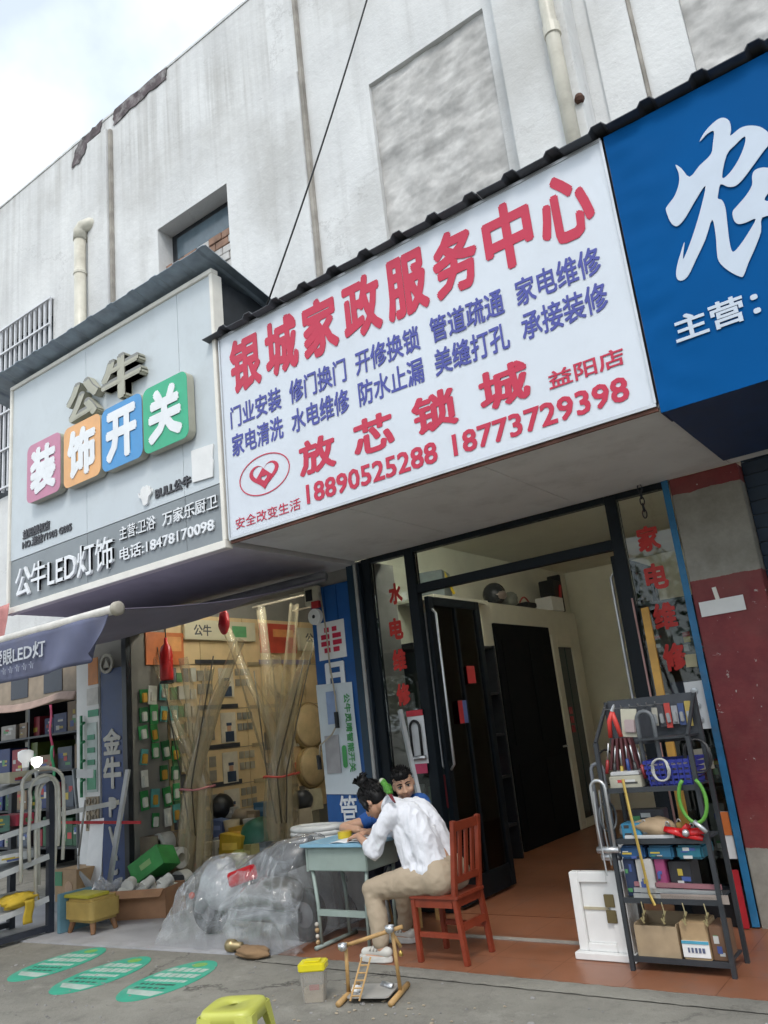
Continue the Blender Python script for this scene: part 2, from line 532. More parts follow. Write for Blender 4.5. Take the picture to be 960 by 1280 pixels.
def link(me, name, mat, parent=None, label=None, cat=None, group=None, kind=None, smooth=False, solid=0.0):
    ob = bpy.data.objects.new(name, me)
    C.objects.link(ob)
    if mat: me.materials.append(MATS[mat] if isinstance(mat, str) else mat)
    if smooth: me.shade_smooth()
    if solid:
        sm = ob.modifiers.new('thickness', 'SOLIDIFY')
        sm.thickness = solid
    if parent is not None: ob.parent = parent
    tag(ob, label, cat, group, kind)
    return ob
def tag(o, label=None, cat=None, group=None, kind=None):
    for k, v in (('label', label), ('category', cat), ('group', group), ('kind', kind)):
        if v: o[k] = v
    return o
def thing(name, label, cat, loc=(0, 0, 0), group=None, rz=0.0):
    o = bpy.data.objects.new(name, None)
    o.empty_display_size = 0.1
    C.objects.link(o)
    o.location = loc
    o.rotation_euler = (0, 0, rz)
    return tag(o, label, cat, group)
def box(name, lo, hi, mat, parent=None, bevel=0.0, **kw):
    return MB().box(lo, hi).build(name, mat, parent, bevel=bevel, **kw)
def copy_tree(o, parent=None):
    c = o.copy()
    C.objects.link(c)
    c.parent = parent
    for ch in list(o.children): copy_tree(ch, c)
    return c
def rootloc(parent):
    r = parent
    while r is not None and r.parent: r = r.parent
    return r.location if r else Vector((0, 0, 0))
def fitted(me, fn, parent):
    o = rootloc(parent)
    for v in me.vertices: v.co = Vector(fn(v.co)) - o
    return me
def text(parent, s, x0, x1, z0, z1, y, mat, ext=0.003, bold=0.02, name='lettering', put=None, label=None, lean=0.0):
    cu = bpy.data.curves.new('t', 'FONT')
    cu.body = s
    cu.size = 1.0
    cu.resolution_u = 2
    cu.extrude = 0.5
    to = bpy.data.objects.new('t', cu)
    C.objects.link(to)
    dg = bpy.context.evaluated_depsgraph_get()
    me = bpy.data.meshes.new_from_object(to.evaluated_get(dg))
    bpy.data.objects.remove(to)
    bpy.data.curves.remove(cu)
    if not me.vertices: return None
    xs = [v.co.x for v in me.vertices]
    ys = [v.co.y for v in me.vertices]
    ax, bx, ay, by = min(xs), max(xs), min(ys), max(ys)
    if bold > 0:                       # heavier strokes: the glyph laid over itself, each layer a hair prouder
        k_ = 8 if bold > 0.03 else 4
        sh = [(0, 0)] + [(bold * math.cos(2 * PI * (i + 0.5) / k_), bold * math.sin(2 * PI * (i + 0.5) / k_)) for i in range(k_)]
        co = [v.co.copy() for v in me.vertices]
        fc = [tuple(p.vertices) for p in me.polygons]
        vv, ff = [], []
        for i, (dx, dy) in enumerate(sh):
            ff += [tuple(q + len(vv) for q in f) for f in fc]
            vv += [Vector((c.x + dx, c.y + dy, c.z * (1 + 0.06 * i))) for c in co]
        me = bpy.data.meshes.new(name)
        me.from_pydata(vv, [], ff)
        ax, bx, ay, by = ax - bold, bx + bold, ay - bold, by + bold
    def fn(c):
        u, w = (c.x - ax) / (bx - ax), (c.y - ay) / (by - ay)
        d = -(c.z + 0.5) * ext
        if put: return put(u, w, d)
        return (x0 + (x1 - x0) * u + lean * w, y + d, z0 + (z1 - z0) * w)
    fitted(me, fn, parent)
    me.materials.clear()
    me.name = name
    return link(me, name, mat, parent, label=label)
def outline(parent, loops, y, mat, ext=0.003, name='emblem', label=None):
    cu = bpy.data.curves.new('t', 'CURVE')
    cu.dimensions = '2D'
    cu.fill_mode = 'BOTH'
    cu.extrude = 0.5
    for lp in loops:
        sp = cu.splines.new('POLY')
        sp.points.add(len(lp) - 1)
        for p, (a, b) in zip(sp.points, lp): p.co = (a, b, 0, 1)
        sp.use_cyclic_u = True
    to = bpy.data.objects.new('t', cu)
    C.objects.link(to)
    me = bpy.data.meshes.new_from_object(to.evaluated_get(bpy.context.evaluated_depsgraph_get()))
    bpy.data.objects.remove(to)
    bpy.data.curves.remove(cu)
    fitted(me, lambda c: (c.x, y - (c.z + 0.5) * ext, c.y), parent)
    me.materials.clear()
    return link(me, name, mat, parent, label=label)
def smooth_loop(pts, k=4):
    out = []
    n_ = len(pts)
    for i in range(n_):
        p0, p1, p2, p3 = (Vector((*pts[(i + d) % n_], 0)) for d in (-1, 0, 1, 2))
        for j in range(k):
            t = j / k
            q = 0.5 * ((2 * p1) + (p2 - p0) * t + (2 * p0 - 5 * p1 + 4 * p2 - p3) * t * t + (3 * p1 - p0 - 3 * p2 + p3) * t ** 3)
            out.append((q.x, q.y))
    return out
def rrect(x0, x1, z0, z1, r, n=5):
    out = []
    for cx, cz, a0 in ((x1 - r, z1 - r, 0), (x0 + r, z1 - r, 90), (x0 + r, z0 + r, 180), (x1 - r, z0 + r, 270)):
        for i in range(n + 1):
            a = R(a0 + 90 * i / n)
            out.append((cx + r * math.cos(a), cz + r * math.sin(a)))
    return out

# ================================================================== SETTING
FY, SY = 6.0, 4.35            # plane of the shop fronts, plane of the signboards
SOF = 3.09                    # height of the soffit
MB().grid(lambda u, v: (-400 + 800 * u, -400 + 800 * v, -0.012), 4, 4).build('ground', 'cement', kind='structure')
# concrete strip in front of the right shop, left shop apron
MB().box((-4.62, 4.66, -0.3), (-1.25, FY, 0.0)).build('shop_floor', 'floor_tile', kind='structure')
MB().box((-4.95, FY, -0.3), (-1.1, 12.0, 0.004)).build('shop_floor', 'floor_tile', kind='structure')
M('apron', (0.40, 0.40, 0.42), 0.55, var=0.12, scale=3, bmp=0.15, dirt=0.45, dirtcol=(0.2, 0.19, 0.18))
MB().prism_xy([(-9.6, 4.22), (-4.64, 4.62), (-4.64, 10.0), (-9.6, 10.0)], -0.3, 0.002).build('shop_apron', 'apron', kind='structure')
# worn mortar kerb along the tile edge
kb = MB()
kb.grid(lambda u, v: (-4.7 + 3.6 * u, 4.50 + 0.16 * v + 0.01 * noise.noise(Vector((u * 60, v, 0))), -0.006 + 0.004 * v + 0.006 * math.sin(v * PI) + 0.004 * noise.noise(Vector((u * 50, v * 3, 2)))), 90, 4)
kb.build('kerb', 'cement', kind='structure', smooth=True)

bld = thing('shop_building', 'whitewashed concrete building with stained flat parapet above the shops', 'building', (0, FY, 0))
def wall_holes(x0, x1, z0, z1, y, depth, holes):
    xs = sorted({x0, x1} | {h[0] for h in holes} | {h[1] for h in holes})
    zs = sorted({z0, z1} | {h[2] for h in holes} | {h[3] for h in holes})
    mb = MB()
    for a, b_ in zip(xs, xs[1:]):
        for c, d in zip(zs, zs[1:]):
            if any(h[0] <= a and b_ <= h[1] and h[2] <= c and d <= h[3] for h in holes): continue
            mb.add([(a, y, c), (b_, y, c), (b_, y, d), (a, y, d)], [(0, 1, 2, 3)])
    for h in holes:
        a, b_, c, d = h[:4]
        for p, q in (((a, c), (a, d)), ((b_, c), (b_, d)), ((a, c), (b_, c)), ((a, d), (b_, d))):
            mb.add([(p[0], y, p[1]), (q[0], y, q[1]), (q[0], y + depth, q[1]), (p[0], y + depth, p[1])], [(0, 1, 2, 3)])
    return mb
TOP = 10.55
holes = [(-7.32, -6.0, 6.35, 8.15), (-3.78, -2.37, 5.2, 8.18), (-0.69, 0.75, 5.2, 8.18), (-11.9, -9.73, 5.4, 8.2)]
wl = wall_holes(-16, 5, SOF + 0.005, TOP, FY, 0.34, holes)
wl.add([(-16, FY, TOP), (5, FY, TOP), (5, FY + 0.28, TOP), (-16, FY + 0.28, TOP)], [(0, 1, 2, 3)])
wl.add([(-16, FY + 0.28, TOP), (5, FY + 0.28, TOP), (5, FY + 0.28, TOP - 1), (-16, FY + 0.28, TOP - 1)], [(0, 1, 2, 3)])
wl.build('upper_wall', 'plaster', bld)
box('roof_slab', (-16, FY + 0.29, 9.5), (5, 14, 9.6), 'concrete', bld)
cp = MB()
for i in range(42):                                     # thin uneven coping line
    x = -16 + i * 0.5
    cp.box((x, FY - 0.012, TOP + 0.002), (x + 0.498, FY + 0.3, TOP + 0.03 + 0.012 * random.random()))
cp.build('coping', 'plaster', bld)
def ragged(pts, amp, k=6):
    out = []
    for i, p in enumerate(pts):
        q = pts[(i + 1) % len(pts)]
        for j in range(k):
            t = j / k
            out.append((p[0] + (q[0] - p[0]) * t + (random.random() - 0.5) * amp, p[1] + (q[1] - p[1]) * t + (random.random() - 0.5) * amp))
    return out
outline(bld, [ragged([(-9.22, 10.16), (-8.98, 10.2), (-8.86, 10.36), (-8.5, 10.42), (-8.45, 10.575), (-8.95, 10.575), (-9.18, 10.42)], 0.06)], FY - 0.0125, 'old_cap', 0.003, 'bare_patch', label='dark patch of peeled render at the parapet edge')
outline(bld, [ragged([(-8.2, 10.34), (-7.6, 10.38), (-7.02, 10.40), (-7.0, 10.575), (-8.18, 10.575)], 0.045)], FY - 0.0125, 'old_cap', 0.003, 'bare_patch', label='long dark strip of peeled render under the coping')
# pilasters
box('pilaster', (-5.17, FY - 0.07, SOF + 0.01), (-4.69, FY - 0.001, 8.93), 'plaster', bld, bevel=0.006)
box('pilaster', (-5.13, FY - 0.035, 8.94), (-4.69, FY - 0.001, TOP - 0.01), 'plaster', bld, bevel=0.006)
box('pilaster', (-8.75, FY - 0.08, SOF + 0.01), (-8.29, FY - 0.001, 10.3), 'plaster', bld, bevel=0.006)
box('pilaster', (-2.16, FY - 0.3, SOF + 0.01), (-1.53, FY - 0.001, TOP - 0.02), 'plaster', bld, bevel=0.006)
box('pilaster', (-1.40, FY - 0.05, SOF + 0.01), (-1.08, FY - 0.001, TOP - 0.02), 'plaster', bld, bevel=0.006)
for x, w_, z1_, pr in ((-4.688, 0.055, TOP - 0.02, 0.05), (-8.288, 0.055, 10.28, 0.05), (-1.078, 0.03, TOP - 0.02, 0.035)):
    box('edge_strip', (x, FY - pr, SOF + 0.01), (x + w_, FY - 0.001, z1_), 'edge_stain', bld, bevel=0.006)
# rough bricked-up openings: lumpy whitewashed rubble
for i, (a, b_, zt) in enumerate(((-3.775, -2.375, 8.175), (-0.685, 0.745, 8.175))):
    def fn(u, v, a=a, b_=b_, zt=zt, i=i):
        x, z = a + (b_ - a) * u, 5.2 + (zt - 5.2) * v
        row = math.floor(z / 0.105)
        bx = (x + (row % 2) * 0.12) / 0.24
        fz, fx = (z / 0.105) % 1, bx % 1
        joint = min(fz, 1 - fz) * 0.105 < 0.012 or min(fx, 1 - fx) * 0.24 < 0.012
        p = Vector((x * 3, z * 3, i * 9))
        soft = noise.noise(p) * 0.5 + 0.5
        h = 0.019 * noise.fractal(Vector((x * 2.6, z * 3.4, i)), 0.75, 2.0, 6) + 0.004 * noise.noise(Vector((math.floor(bx) * 3.1, row * 5.3, 0)))
        return (x, FY + 0.05 - h + (0.008 * soft * soft if joint else 0), z)
    MB().grid(fn, 70, 150).build('bricked_opening', 'infill', bld, smooth=True, label='rough whitewashed brickwork closing an old window')
# small upstairs window: half bricked up
w = box('window', (-7.315, FY + 0.24, 7.66), (-6.005, FY + 0.27, 8.145), 'steel_dark', bld)
box('pane', (-7.2, FY + 0.22, 7.74), (-6.12, FY + 0.239, 8.06), M('dull_glass', (0.10, 0.14, 0.17), 0.15, var=0.15, bmp=0.0), w)
for r_ in range(12):
    for c_ in range(6):
        x = -7.31 + c_ * 0.235 - (0.117 if r_ % 2 else 0)
        a, b_ = max(x, -7.312), min(x + 0.222, -6.008)
        if b_ - a < 0.03: continue
        z = 6.36 + r_ * 0.108
        j = random.uniform(-0.012, 0.012)
        mt = 'brick_red' if (r_ > 10 and random.random() < 0.75) or (r_ == 10 and random.random() < 0.3) else 'infill'
        box('brick', (a, FY + 0.12 + j, z), (b_, FY + 0.233, z + 0.096), mt, bld, bevel=0.004)
box('mortar_bed', (-7.312, FY + 0.14, 6.352), (-6.008, FY + 0.236, 7.64), 'infill', bld)
# barred window at far left
w = box('window', (-11.89, FY + 0.28, 5.41), (-9.74, FY + 0.33, 8.19), M('dark_glass', (0.05, 0.06, 0.07), 0.2, var=0.2, bmp=0.0), bld)
g = thing('window_grille', 'white steel bar grille over the window left of the grey signboard', 'grille', (-10.8, FY, 5.4))
gm = M('grille_white', (0.70, 0.71, 0.74), 0.45, var=0.06, bmp=0.03, dirt=0.2)
for i in range(17):
    x = -11.88 + i * 0.134
    MB().bar((x, FY - 0.05, 5.45), (x, FY - 0.05, 8.17), 0.03).build('bar', gm, g)
for z in (5.5, 6.1, 6.7, 7.3, 7.72, 8.14):
    MB().bar((-11.92, FY - 0.078, z), (-9.7, FY - 0.078, z), 0.026).build('rail', gm, g)
for z in (5.5, 8.14):
    for x in (-11.9, -9.73): MB().bar((x, FY - 0.066, z + 0.03), (x, FY + 0.02, z + 0.03), 0.025).build('bracket', gm, g)

# drain pipes
d = thing('drain_pipe', 'short cream plastic drain pipe with elbow at its top, left of the small window', 'pipe', (-8.84, 5.86, 5.7))
MB().tube([(-8.84, 5.86, 5.0), (-8.84, 5.86, 8.72)], 0.085, 14).build('pipe', 'pvc_cream', d, smooth=True)
MB().tube([(-8.84, 5.86, 8.66), (-8.84, 5.865, 8.80), (-8.79, 5.88, 8.87), (-8.70, 5.92, 8.885), (-8.66, 6.02, 8.885)], 0.098, 14).build('elbow', 'pvc_cream', d, smooth=True)
for z in (6.6, 8.1): MB().lathe((-8.84, 5.86, z), [(0.088, 0), (0.094, 0.004), (0.094, 0.036), (0.088, 0.04)], 14).build('clamp', 'pvc_cream', d)
d = thing('drain_pipe', 'tall weathered cream drain pipe running up the pilaster above the white sign', 'pipe', (-1.62, 5.6, 4.95))
MB().tube([(-1.63, 5.6, 4.9), (-1.635, 5.6, 7.2), (-1.63, 5.6, TOP - 0.3)], 0.062, 14).build('pipe', 'pvc_cream', d, smooth=True)
for z in (5.6, 7.0, 8.6): MB().lathe((-1.632, 5.6, z), [(0.064, 0), (0.074, 0.005), (0.074, 0.11), (0.064, 0.115)], 14).build('coupling', 'pvc_cream', d)
MB().lathe((-1.545, 5.69, 6.33), [(0.03, 0), (0.045, 0.03), (0.03, 0.07)], 10).build('bracket', M('rust', (0.10, 0.05, 0.035), 0.9, var=0.4), d)
# the thin cable
MB().tube([Vector((-4.05, 4.42, 4.98)).lerp(Vector((-2.55, 4.75, 8.3)), t / 12) + Vector((0, 0, -0.10 * math.sin(PI * t / 12))) for t in range(13)], 0.008, 6).build('power_cable', 'black', label='thin black cable slanting across the white upper wall', cat='cable', smooth=True)

# ------------------------------------------------------------------ signboards
def roof_sheet(name, label, x0, x1, y0, y1, z0, z1, pitch, rib, mat, amp=0.0):
    t = thing(name, label, 'awning', ((x0 + x1) / 2, y1, z1))
    n_ = max(1, round((x1 - x0) / pitch / 3))
    w_ = (x1 - x0) / n_
    for i in range(n_):
        prof = []
        a = x0 + i * w_
        for k in range(3):
            s = a + k * w_ / 3
            prof += [(s, 0), (s + 0.62 * w_ / 3, 0), (s + 0.70 * w_ / 3, rib), (s + 0.90 * w_ / 3, rib), (s + 0.98 * w_ / 3, 0)]
        prof.append((a + w_, 0))
        mb = MB()
        rows = [0, 0.12, 0.5, 1.0]
        k = len(prof)
        for v in rows:
            for x, h in prof:
                wob = amp * noise.noise(Vector((x * 2.1, v * 2, 3)))
                mb.v.append(Vector((x, y0 + (y1 - y0) * v + 0.3 * wob, z0 + (z1 - z0) * v + h + wob + i * 0.002)))
        for r_ in range(len(rows) - 1):
            for c_ in range(k - 1):
                p = r_ * k + c_
                mb.f.append((p, p + 1, p + 1 + k, p + k))
        mb.build('sheet', mat, t, solid=0.006)
    return t
# --- grey-panelled sign (left)
X0, X1, Z0, Z1 = -7.86, -4.585, 3.06, 5.55
s1 = thing('shop_signboard', 'grey panelled signboard with four coloured character tiles, left of the white sign', 'sign', (-6.2, 6.0, 3.06))
xs = [X0 + 0.04, -6.475, -5.075, X1 - 0.04]
for a, b_ in zip(xs, xs[1:]):
    box('panel', (a + 0.002, SY, 3.585), (b_ - 0.002, SY + 0.03, Z1 - 0.03), 'panel_grey', s1, bevel=0.0015)
    box('panel', (a + 0.002, SY + 0.004, Z0 + 0.03), (b_ - 0.002, SY + 0.03, 3.58), 'band_grey', s1, bevel=0.0015, label='dark grey lower band')
box('backing_box', (X0 + 0.03, SY + 0.031, Z0 + 0.06), (X1 - 0.03, 5.99, Z1 - 0.06), 'steel_dark', s1)
for lo, hi_ in (((X0, SY - 0.02, Z1 - 0.03), (X1, SY + 0.06, Z1 + 0.015)), ((X0, SY - 0.025, Z0 - 0.035), (X1, SY + 0.06, Z0 + 0.03)), ((X0 - 0.001, SY - 0.018, Z0 + 0.031), (X0 + 0.04, SY + 0.06, Z1 - 0.031)), ((X1 - 0.04, SY - 0.018, Z0 + 0.031), (X1 + 0.001, SY + 0.10, Z1 - 0.031))):
    box('frame', lo, hi_, 'frame_white', s1, bevel=0.004)
sf = box('soffit', (X0, SY + 0.061, Z0 - 0.02), (X1 + 0.004, 5.985, Z0 + 0.05), 'soffit_purple', s1)
def block_char(parent, loops, y, d, face, side, name):
    o = outline(parent, loops, y - 0.004, side, d - 0.004, name)
    outline(o, loops, y - d - 0.001, face, 0.004, 'face')
    return o
# raised block characters of the name, from their strokes
for ch, a, b_, c_, d_ in (('公', -6.69, -6.15, 4.70, 5.13), ('牛', -6.11, -5.50, 4.72, 5.18)):
    o = text(s1, ch, a, b_, c_, d_, SY - 0.012, 'letter_side', 0.062, 0.06, 'raised_character')
    text(o, ch, a, b_, c_, d_, SY - 0.078, 'letter_taupe', 0.004, 0.06, 'face')
for i, (a, mt, ch, dz) in enumerate(((-7.365, 'plate_pink', '装', 0.025), (-6.71, 'plate_orange', '饰', 0.01), (-6.09, 'plate_blue', '开', 0.005), (-5.475, 'plate_green', '关', 0.0))):
    lp = [rrect(a, a + 0.595, 4.05 + dz, 4.67 + dz, 0.075)]
    o = outline(s1, lp, SY - 0.015, 'letter_side', 0.075, 'character_tile')
    f_ = outline(o, lp, SY - 0.0905, mt, 0.004, 'face')
    text(o, ch, a + 0.07, a + 0.525, 4.11 + dz, 4.61 + dz, SY - 0.0955, 'letter_white', 0.006, 0.055, 'raised_character')
outline(s1, [[(-4.95, 3.67), (-4.70, 3.655), (-4.69, 3.80), (-4.70, 3.82), (-4.68, 3.94), (-4.95, 3.955)]], SY - 0.005, 'white', 0.012, 'cover_plate')
text(s1, 'BULL公牛', -5.45, -4.975, 3.65, 3.755, SY - 0.004, 'letter_black', 0.008, 0.045)
bull = [(0, 0.75), (0.18, 0.55), (0.2, 0.85), (0.38, 1.0), (0.5, 0.9), (0.62, 1.0), (0.8, 0.9), (0.78, 0.6), (1.0, 0.72), (0.96, 0.5), (0.76, 0.38), (0.66, 0.05), (0.5, -0.02), (0.34, 0.05), (0.24, 0.38), (0.05, 0.5)]
outline(s1, [[(-5.67 + x * 0.19, 3.63 + z * 0.18) for x, z in bull]], SY - 0.004, 'white', 0.02, 'emblem')
text(s1, '益阳授权店', -7.58, -7.09, 3.765, 3.865, SY - 0.004, 'letter_black', 0.006, 0.04)
text(s1, 'NO.湘益Y1903 G005', -7.585, -6.715, 3.66, 3.755, SY - 0.004, 'letter_black', 0.006, 0.035)
text(s1, '公牛LED灯饰', -7.68, -6.05, 3.165, 3.475, SY - 0.002, 'letter_white', 0.022, 0.012)
text(s1, '主营:卫浴', -5.965, -5.46, 3.39, 3.515, SY - 0.002, 'letter_white', 0.012, 0.012)
text(s1, '万家乐厨卫', -5.36, -4.665, 3.38, 3.505, SY - 0.002, 'letter_white', 0.012, 0.012)
text(s1, '电话:18478170098', -5.965, -4.72, 3.195, 3.32, SY - 0.002, 'letter_white', 0.012, 0.02)
rs = roof_sheet('sheet_metal_canopy', 'dark blue-grey ribbed metal canopy over the grey signboard', -8.35, -4.47, 4.17, 5.9, 5.66, 5.22, 0.30, 0.012, 'roof_sheet')
for x in (-7.6, -4.75):
    MB().bar((x, 4.9, 5.40), (x, 4.9, 5.02), 0.03).bar((x, 4.9, 5.035), (x, 5.95, 5.035), 0.03).bar((x, 4.45, 5.53), (x, 5.6, 5.25), 0.03).build('bracket', 'steel_dark', rs)
# --- white sign (middle)
X0, X1, Z0, Z1 = -4.56, -1.105, 3.085, 4.865
s2 = thing('shop_signboard', 'wide white signboard with red and indigo lettering over the lock shop', 'sign', (-2.85, 6.0, 3.085))
def face(u, v, X0=X0, X1=X1, Z0=Z0, Z1=Z1):
    e = 0.004 * noise.noise(Vector((u * 5, v * 2.5, 1))) * min(1, 8 * min(u, 1 - u, v, 1 - v))
    return (X0 + 0.012 + (X1 - X0 - 0.024) * u, SY + 0.002 + e, Z0 + 0.012 + (Z1 - Z0 - 0.024) * v)
MB().grid(face, 40, 20).build('banner_face', 'sign_white', s2, smooth=True)
for lo, hi_ in (((X0, SY - 0.006, Z1 - 0.012), (X1, SY + 0.05, Z1 + 0.008)), ((X0, SY - 0.006, Z0 - 0.008), (X1, SY + 0.05, Z0 + 0.012)), ((X0 - 0.004, SY - 0.007, Z0 + 0.0125), (X0 + 0.012, SY + 0.05, Z1 - 0.0125)), ((X1 - 0.012, SY - 0.007, Z0 + 0.0125), (X1 + 0.004, SY + 0.05, Z1 - 0.0125))):
    box('frame', lo, hi_, 'alu', s2)
box('backing_box', (X0 + 0.005, SY + 0.052, Z0 + 0.03), (X1 - 0.002, 5.685, Z1 - 0.02), 'steel_dark', s2)
box('bottom_strip', (X0, SY + 0.012, SOF - 0.035), (X1, SY + 0.03, Z0 - 0.009), M('rust_strip', (0.16, 0.07, 0.05), 0.8, var=0.4), s2)
xs = [X0 + 0.003, -3.42, -2.28, X1 + 0.01, 0.2, 1.6]
for a, b_ in zip(xs, xs[1:]):
    box('soffit', (a + 0.003, SY + 0.031, SOF - 0.012), (b_ - 0.003, 5.97, SOF + 0.012), 'soffit', s2)
ti = '银城家政服务中心'
for i, ch in enumerate(ti):
    a = -4.44 + i * 0.4085
    text(s2, ch, a, a + 0.355, 4.285, 4.775, SY - 0.001, 'sign_red', 0.002, 0.042)
for ws, z in ((('门业安装', '修门换门', '开修换锁', '管道疏通', '家电维修'), 4.0), (('家电清洗', '水电维修', '防水止漏', '美缝打孔', '承接装修'), 3.755)):
    for i, w_ in enumerate(ws):
        a = -4.47 + i * 0.662
        text(s2, w_, a, a + 0.572, z, z + 0.195, SY - 0.001, 'sign_indigo', 0.002, 0.022)
for ch, a in (('放', -3.765), ('芯', -3.235), ('锁', -2.715), ('城', -2.185)):
    text(s2, ch, a, a + 0.36, 3.385, 3.66, SY - 0.001, 'sign_red', 0.002, 0.036)
text(s2, '益阳店', -1.705, -1.225, 3.385, 3.50, SY - 0.001, 'sign_red', 0.002, 0.02)
text(s2, '18890525288', -3.72, -2.55, 3.165, 3.32, SY - 0.001, 'sign_red', 0.002, 0.03)
text(s2, '18773729398', -2.43, -1.235, 3.165, 3.32, SY - 0.001, 'sign_red', 0.002, 0.03)
text(s2, '安全改变生活', -4.48, -3.785, 3.15, 3.24, SY - 0.001, 'sign_red', 0.002, -0.002)
cx, cz = -4.135, 3.52
def ell(rx, rz, n_=40): return [(cx + rx * math.cos(2 * PI * i / n_), cz + rz * math.sin(2 * PI * i / n_)) for i in range(n_)]
outline(s2, [ell(0.275, 0.165), ell(0.265, 0.156)], SY - 0.001, 'sign_red', 0.002, 'emblem')
heart_o, heart_i = [], []
def hp(t, k, dx=0, dz=0): return (cx + dx + k * 0.0105 * 16 * math.sin(t) ** 3, cz + dz + k * 0.0078 * (13 * math.cos(t) - 5 * math.cos(2 * t) - 2 * math.cos(3 * t) - math.cos(4 * t)))
outline(s2, [[hp(2 * PI * i / 48, 0.95) for i in range(48)], [hp(2 * PI * i / 48, 0.72, 0, 0.012) for i in range(48)]], SY - 0.001, 'sign_red', 0.002, 'emblem')
outline(s2, [[(cx - 0.085, cz - 0.02), (cx - 0.01, cz + 0.055), (cx + 0.085, cz - 0.02), (cx + 0.03, cz - 0.09), (cx, cz - 0.118), (cx - 0.03, cz - 0.09)], [hp(2 * PI * i / 24, 0.2, 0, -0.03) for i in range(24)]], SY - 0.0035, 'sign_red', 0.002, 'emblem')
roof_sheet('sheet_metal_canopy', 'charcoal ribbed tile-sheet canopy edge along the top of the white and blue signs', -4.68, 1.7, 4.27, 5.68, 4.878, 4.80, 0.285, 0.032, 'roof_dark', 0.012)
# --- blue sign (right)
X0, X1, Z0, Z1 = -1.085, 1.6, 3.03, 4.86
s3 = thing('shop_signboard', 'bright blue signboard with a large white brush character at the right edge', 'sign', (0.2, 6.0, 3.03))
def face(u, v):
    x, z = X0 + (X1 - X0) * u, Z0 + (Z1 - Z0) * v
    w_ = 0.012 * math.exp(-((x + 1.0) / 0.16) ** 2) * noise.noise(Vector((x * 6, z * 9, 5)))
    return (x, SY - 0.01 + w_ + 0.004 * noise.noise(Vector((x * 2, z * 2, 0))), z)
MB().grid(face, 60, 50).build('banner_face', 'sign_blue', s3, smooth=True)
box('backing_box', (X0 + 0.004, SY + 0.012, Z0 + 0.004), (X1, 5.685, Z1 - 0.03), M('navy_box', (0.02, 0.04, 0.10), 0.6), s3)
box('edge_wrap', (X0 - 0.004, SY - 0.004, Z0 + 0.001), (X0 + 0.003, SY + 0.2, Z1 - 0.02), M('edge_dark', (0.05, 0.06, 0.10), 0.6), s3)
nong = [(-0.568,4.521),(-0.526,4.567),(-0.461,4.599),(-0.421,4.594),(-0.397,4.555),(-0.400,4.501),(-0.410,4.467),(-0.356,4.484),(-0.311,4.474),(-0.264,4.439),(-0.233,4.386),(-0.225,4.342),(-0.247,4.307),(-0.273,4.289),(-0.348,4.226),(-0.405,4.180),(-0.448,4.160),(-0.485,4.174),(-0.518,4.208),(-0.541,4.157),(-0.548,4.132),(-0.530,4.112),(-0.523,4.061),(-0.533,3.961),(-0.544,3.853),(-0.540,3.790),(-0.498,3.812),(-0.440,3.867),(-0.394,3.923),(-0.443,3.925),(-0.480,3.934),(-0.497,3.966),(-0.494,4.017),(-0.466,4.040),(-0.411,4.078),(-0.370,4.123),(-0.359,4.174),(-0.338,4.201),(-0.294,4.193),(-0.244,4.148),(-0.220,4.087),(-0.242,4.053),(-0.287,4.049),(-0.332,4.008),(-0.281,3.976),(-0.234,3.956),(-0.223,3.904),(-0.284,3.894),(-0.363,3.915),(-0.385,3.840),(-0.432,3.762),(-0.481,3.693),(-0.516,3.636),(-0.536,3.636),(-0.585,3.696),(-0.618,3.766),(-0.616,3.831),(-0.603,3.920),(-0.601,4.024),(-0.657,3.927),(-0.725,3.836),(-0.791,3.752),(-0.834,3.745),(-0.849,3.778),(-0.833,3.838),(-0.797,3.909),(-0.766,3.961),(-0.795,3.864),(-0.754,3.917),(-0.697,4.014),(-0.641,4.123),(-0.593,4.239),(-0.653,4.188),(-0.728,4.108),(-0.767,4.079),(-0.793,4.078),(-0.815,4.118),(-0.824,4.198),(-0.812,4.222),(-0.766,4.258),(-0.736,4.302),(-0.719,4.343),(-0.713,4.391),(-0.719,4.450),(-0.692,4.409),(-0.661,4.336),(-0.598,4.376),(-0.528,4.412),(-0.504,4.473),(-0.485,4.542),(-0.522,4.544)]
hole = [(-0.453,4.363),(-0.398,4.400),(-0.344,4.423),(-0.355,4.375),(-0.402,4.304),(-0.461,4.250),(-0.502,4.244)]
outline(s3, [smooth_loop(nong, 3), smooth_loop(hole, 3)], SY - 0.016, 'sign_pale', 0.003, 'brush_character')
text(s3, '主营：', -0.925, -0.475, 3.385, 3.545, SY - 0.016, 'sign_pale', 0.003, 0.03)

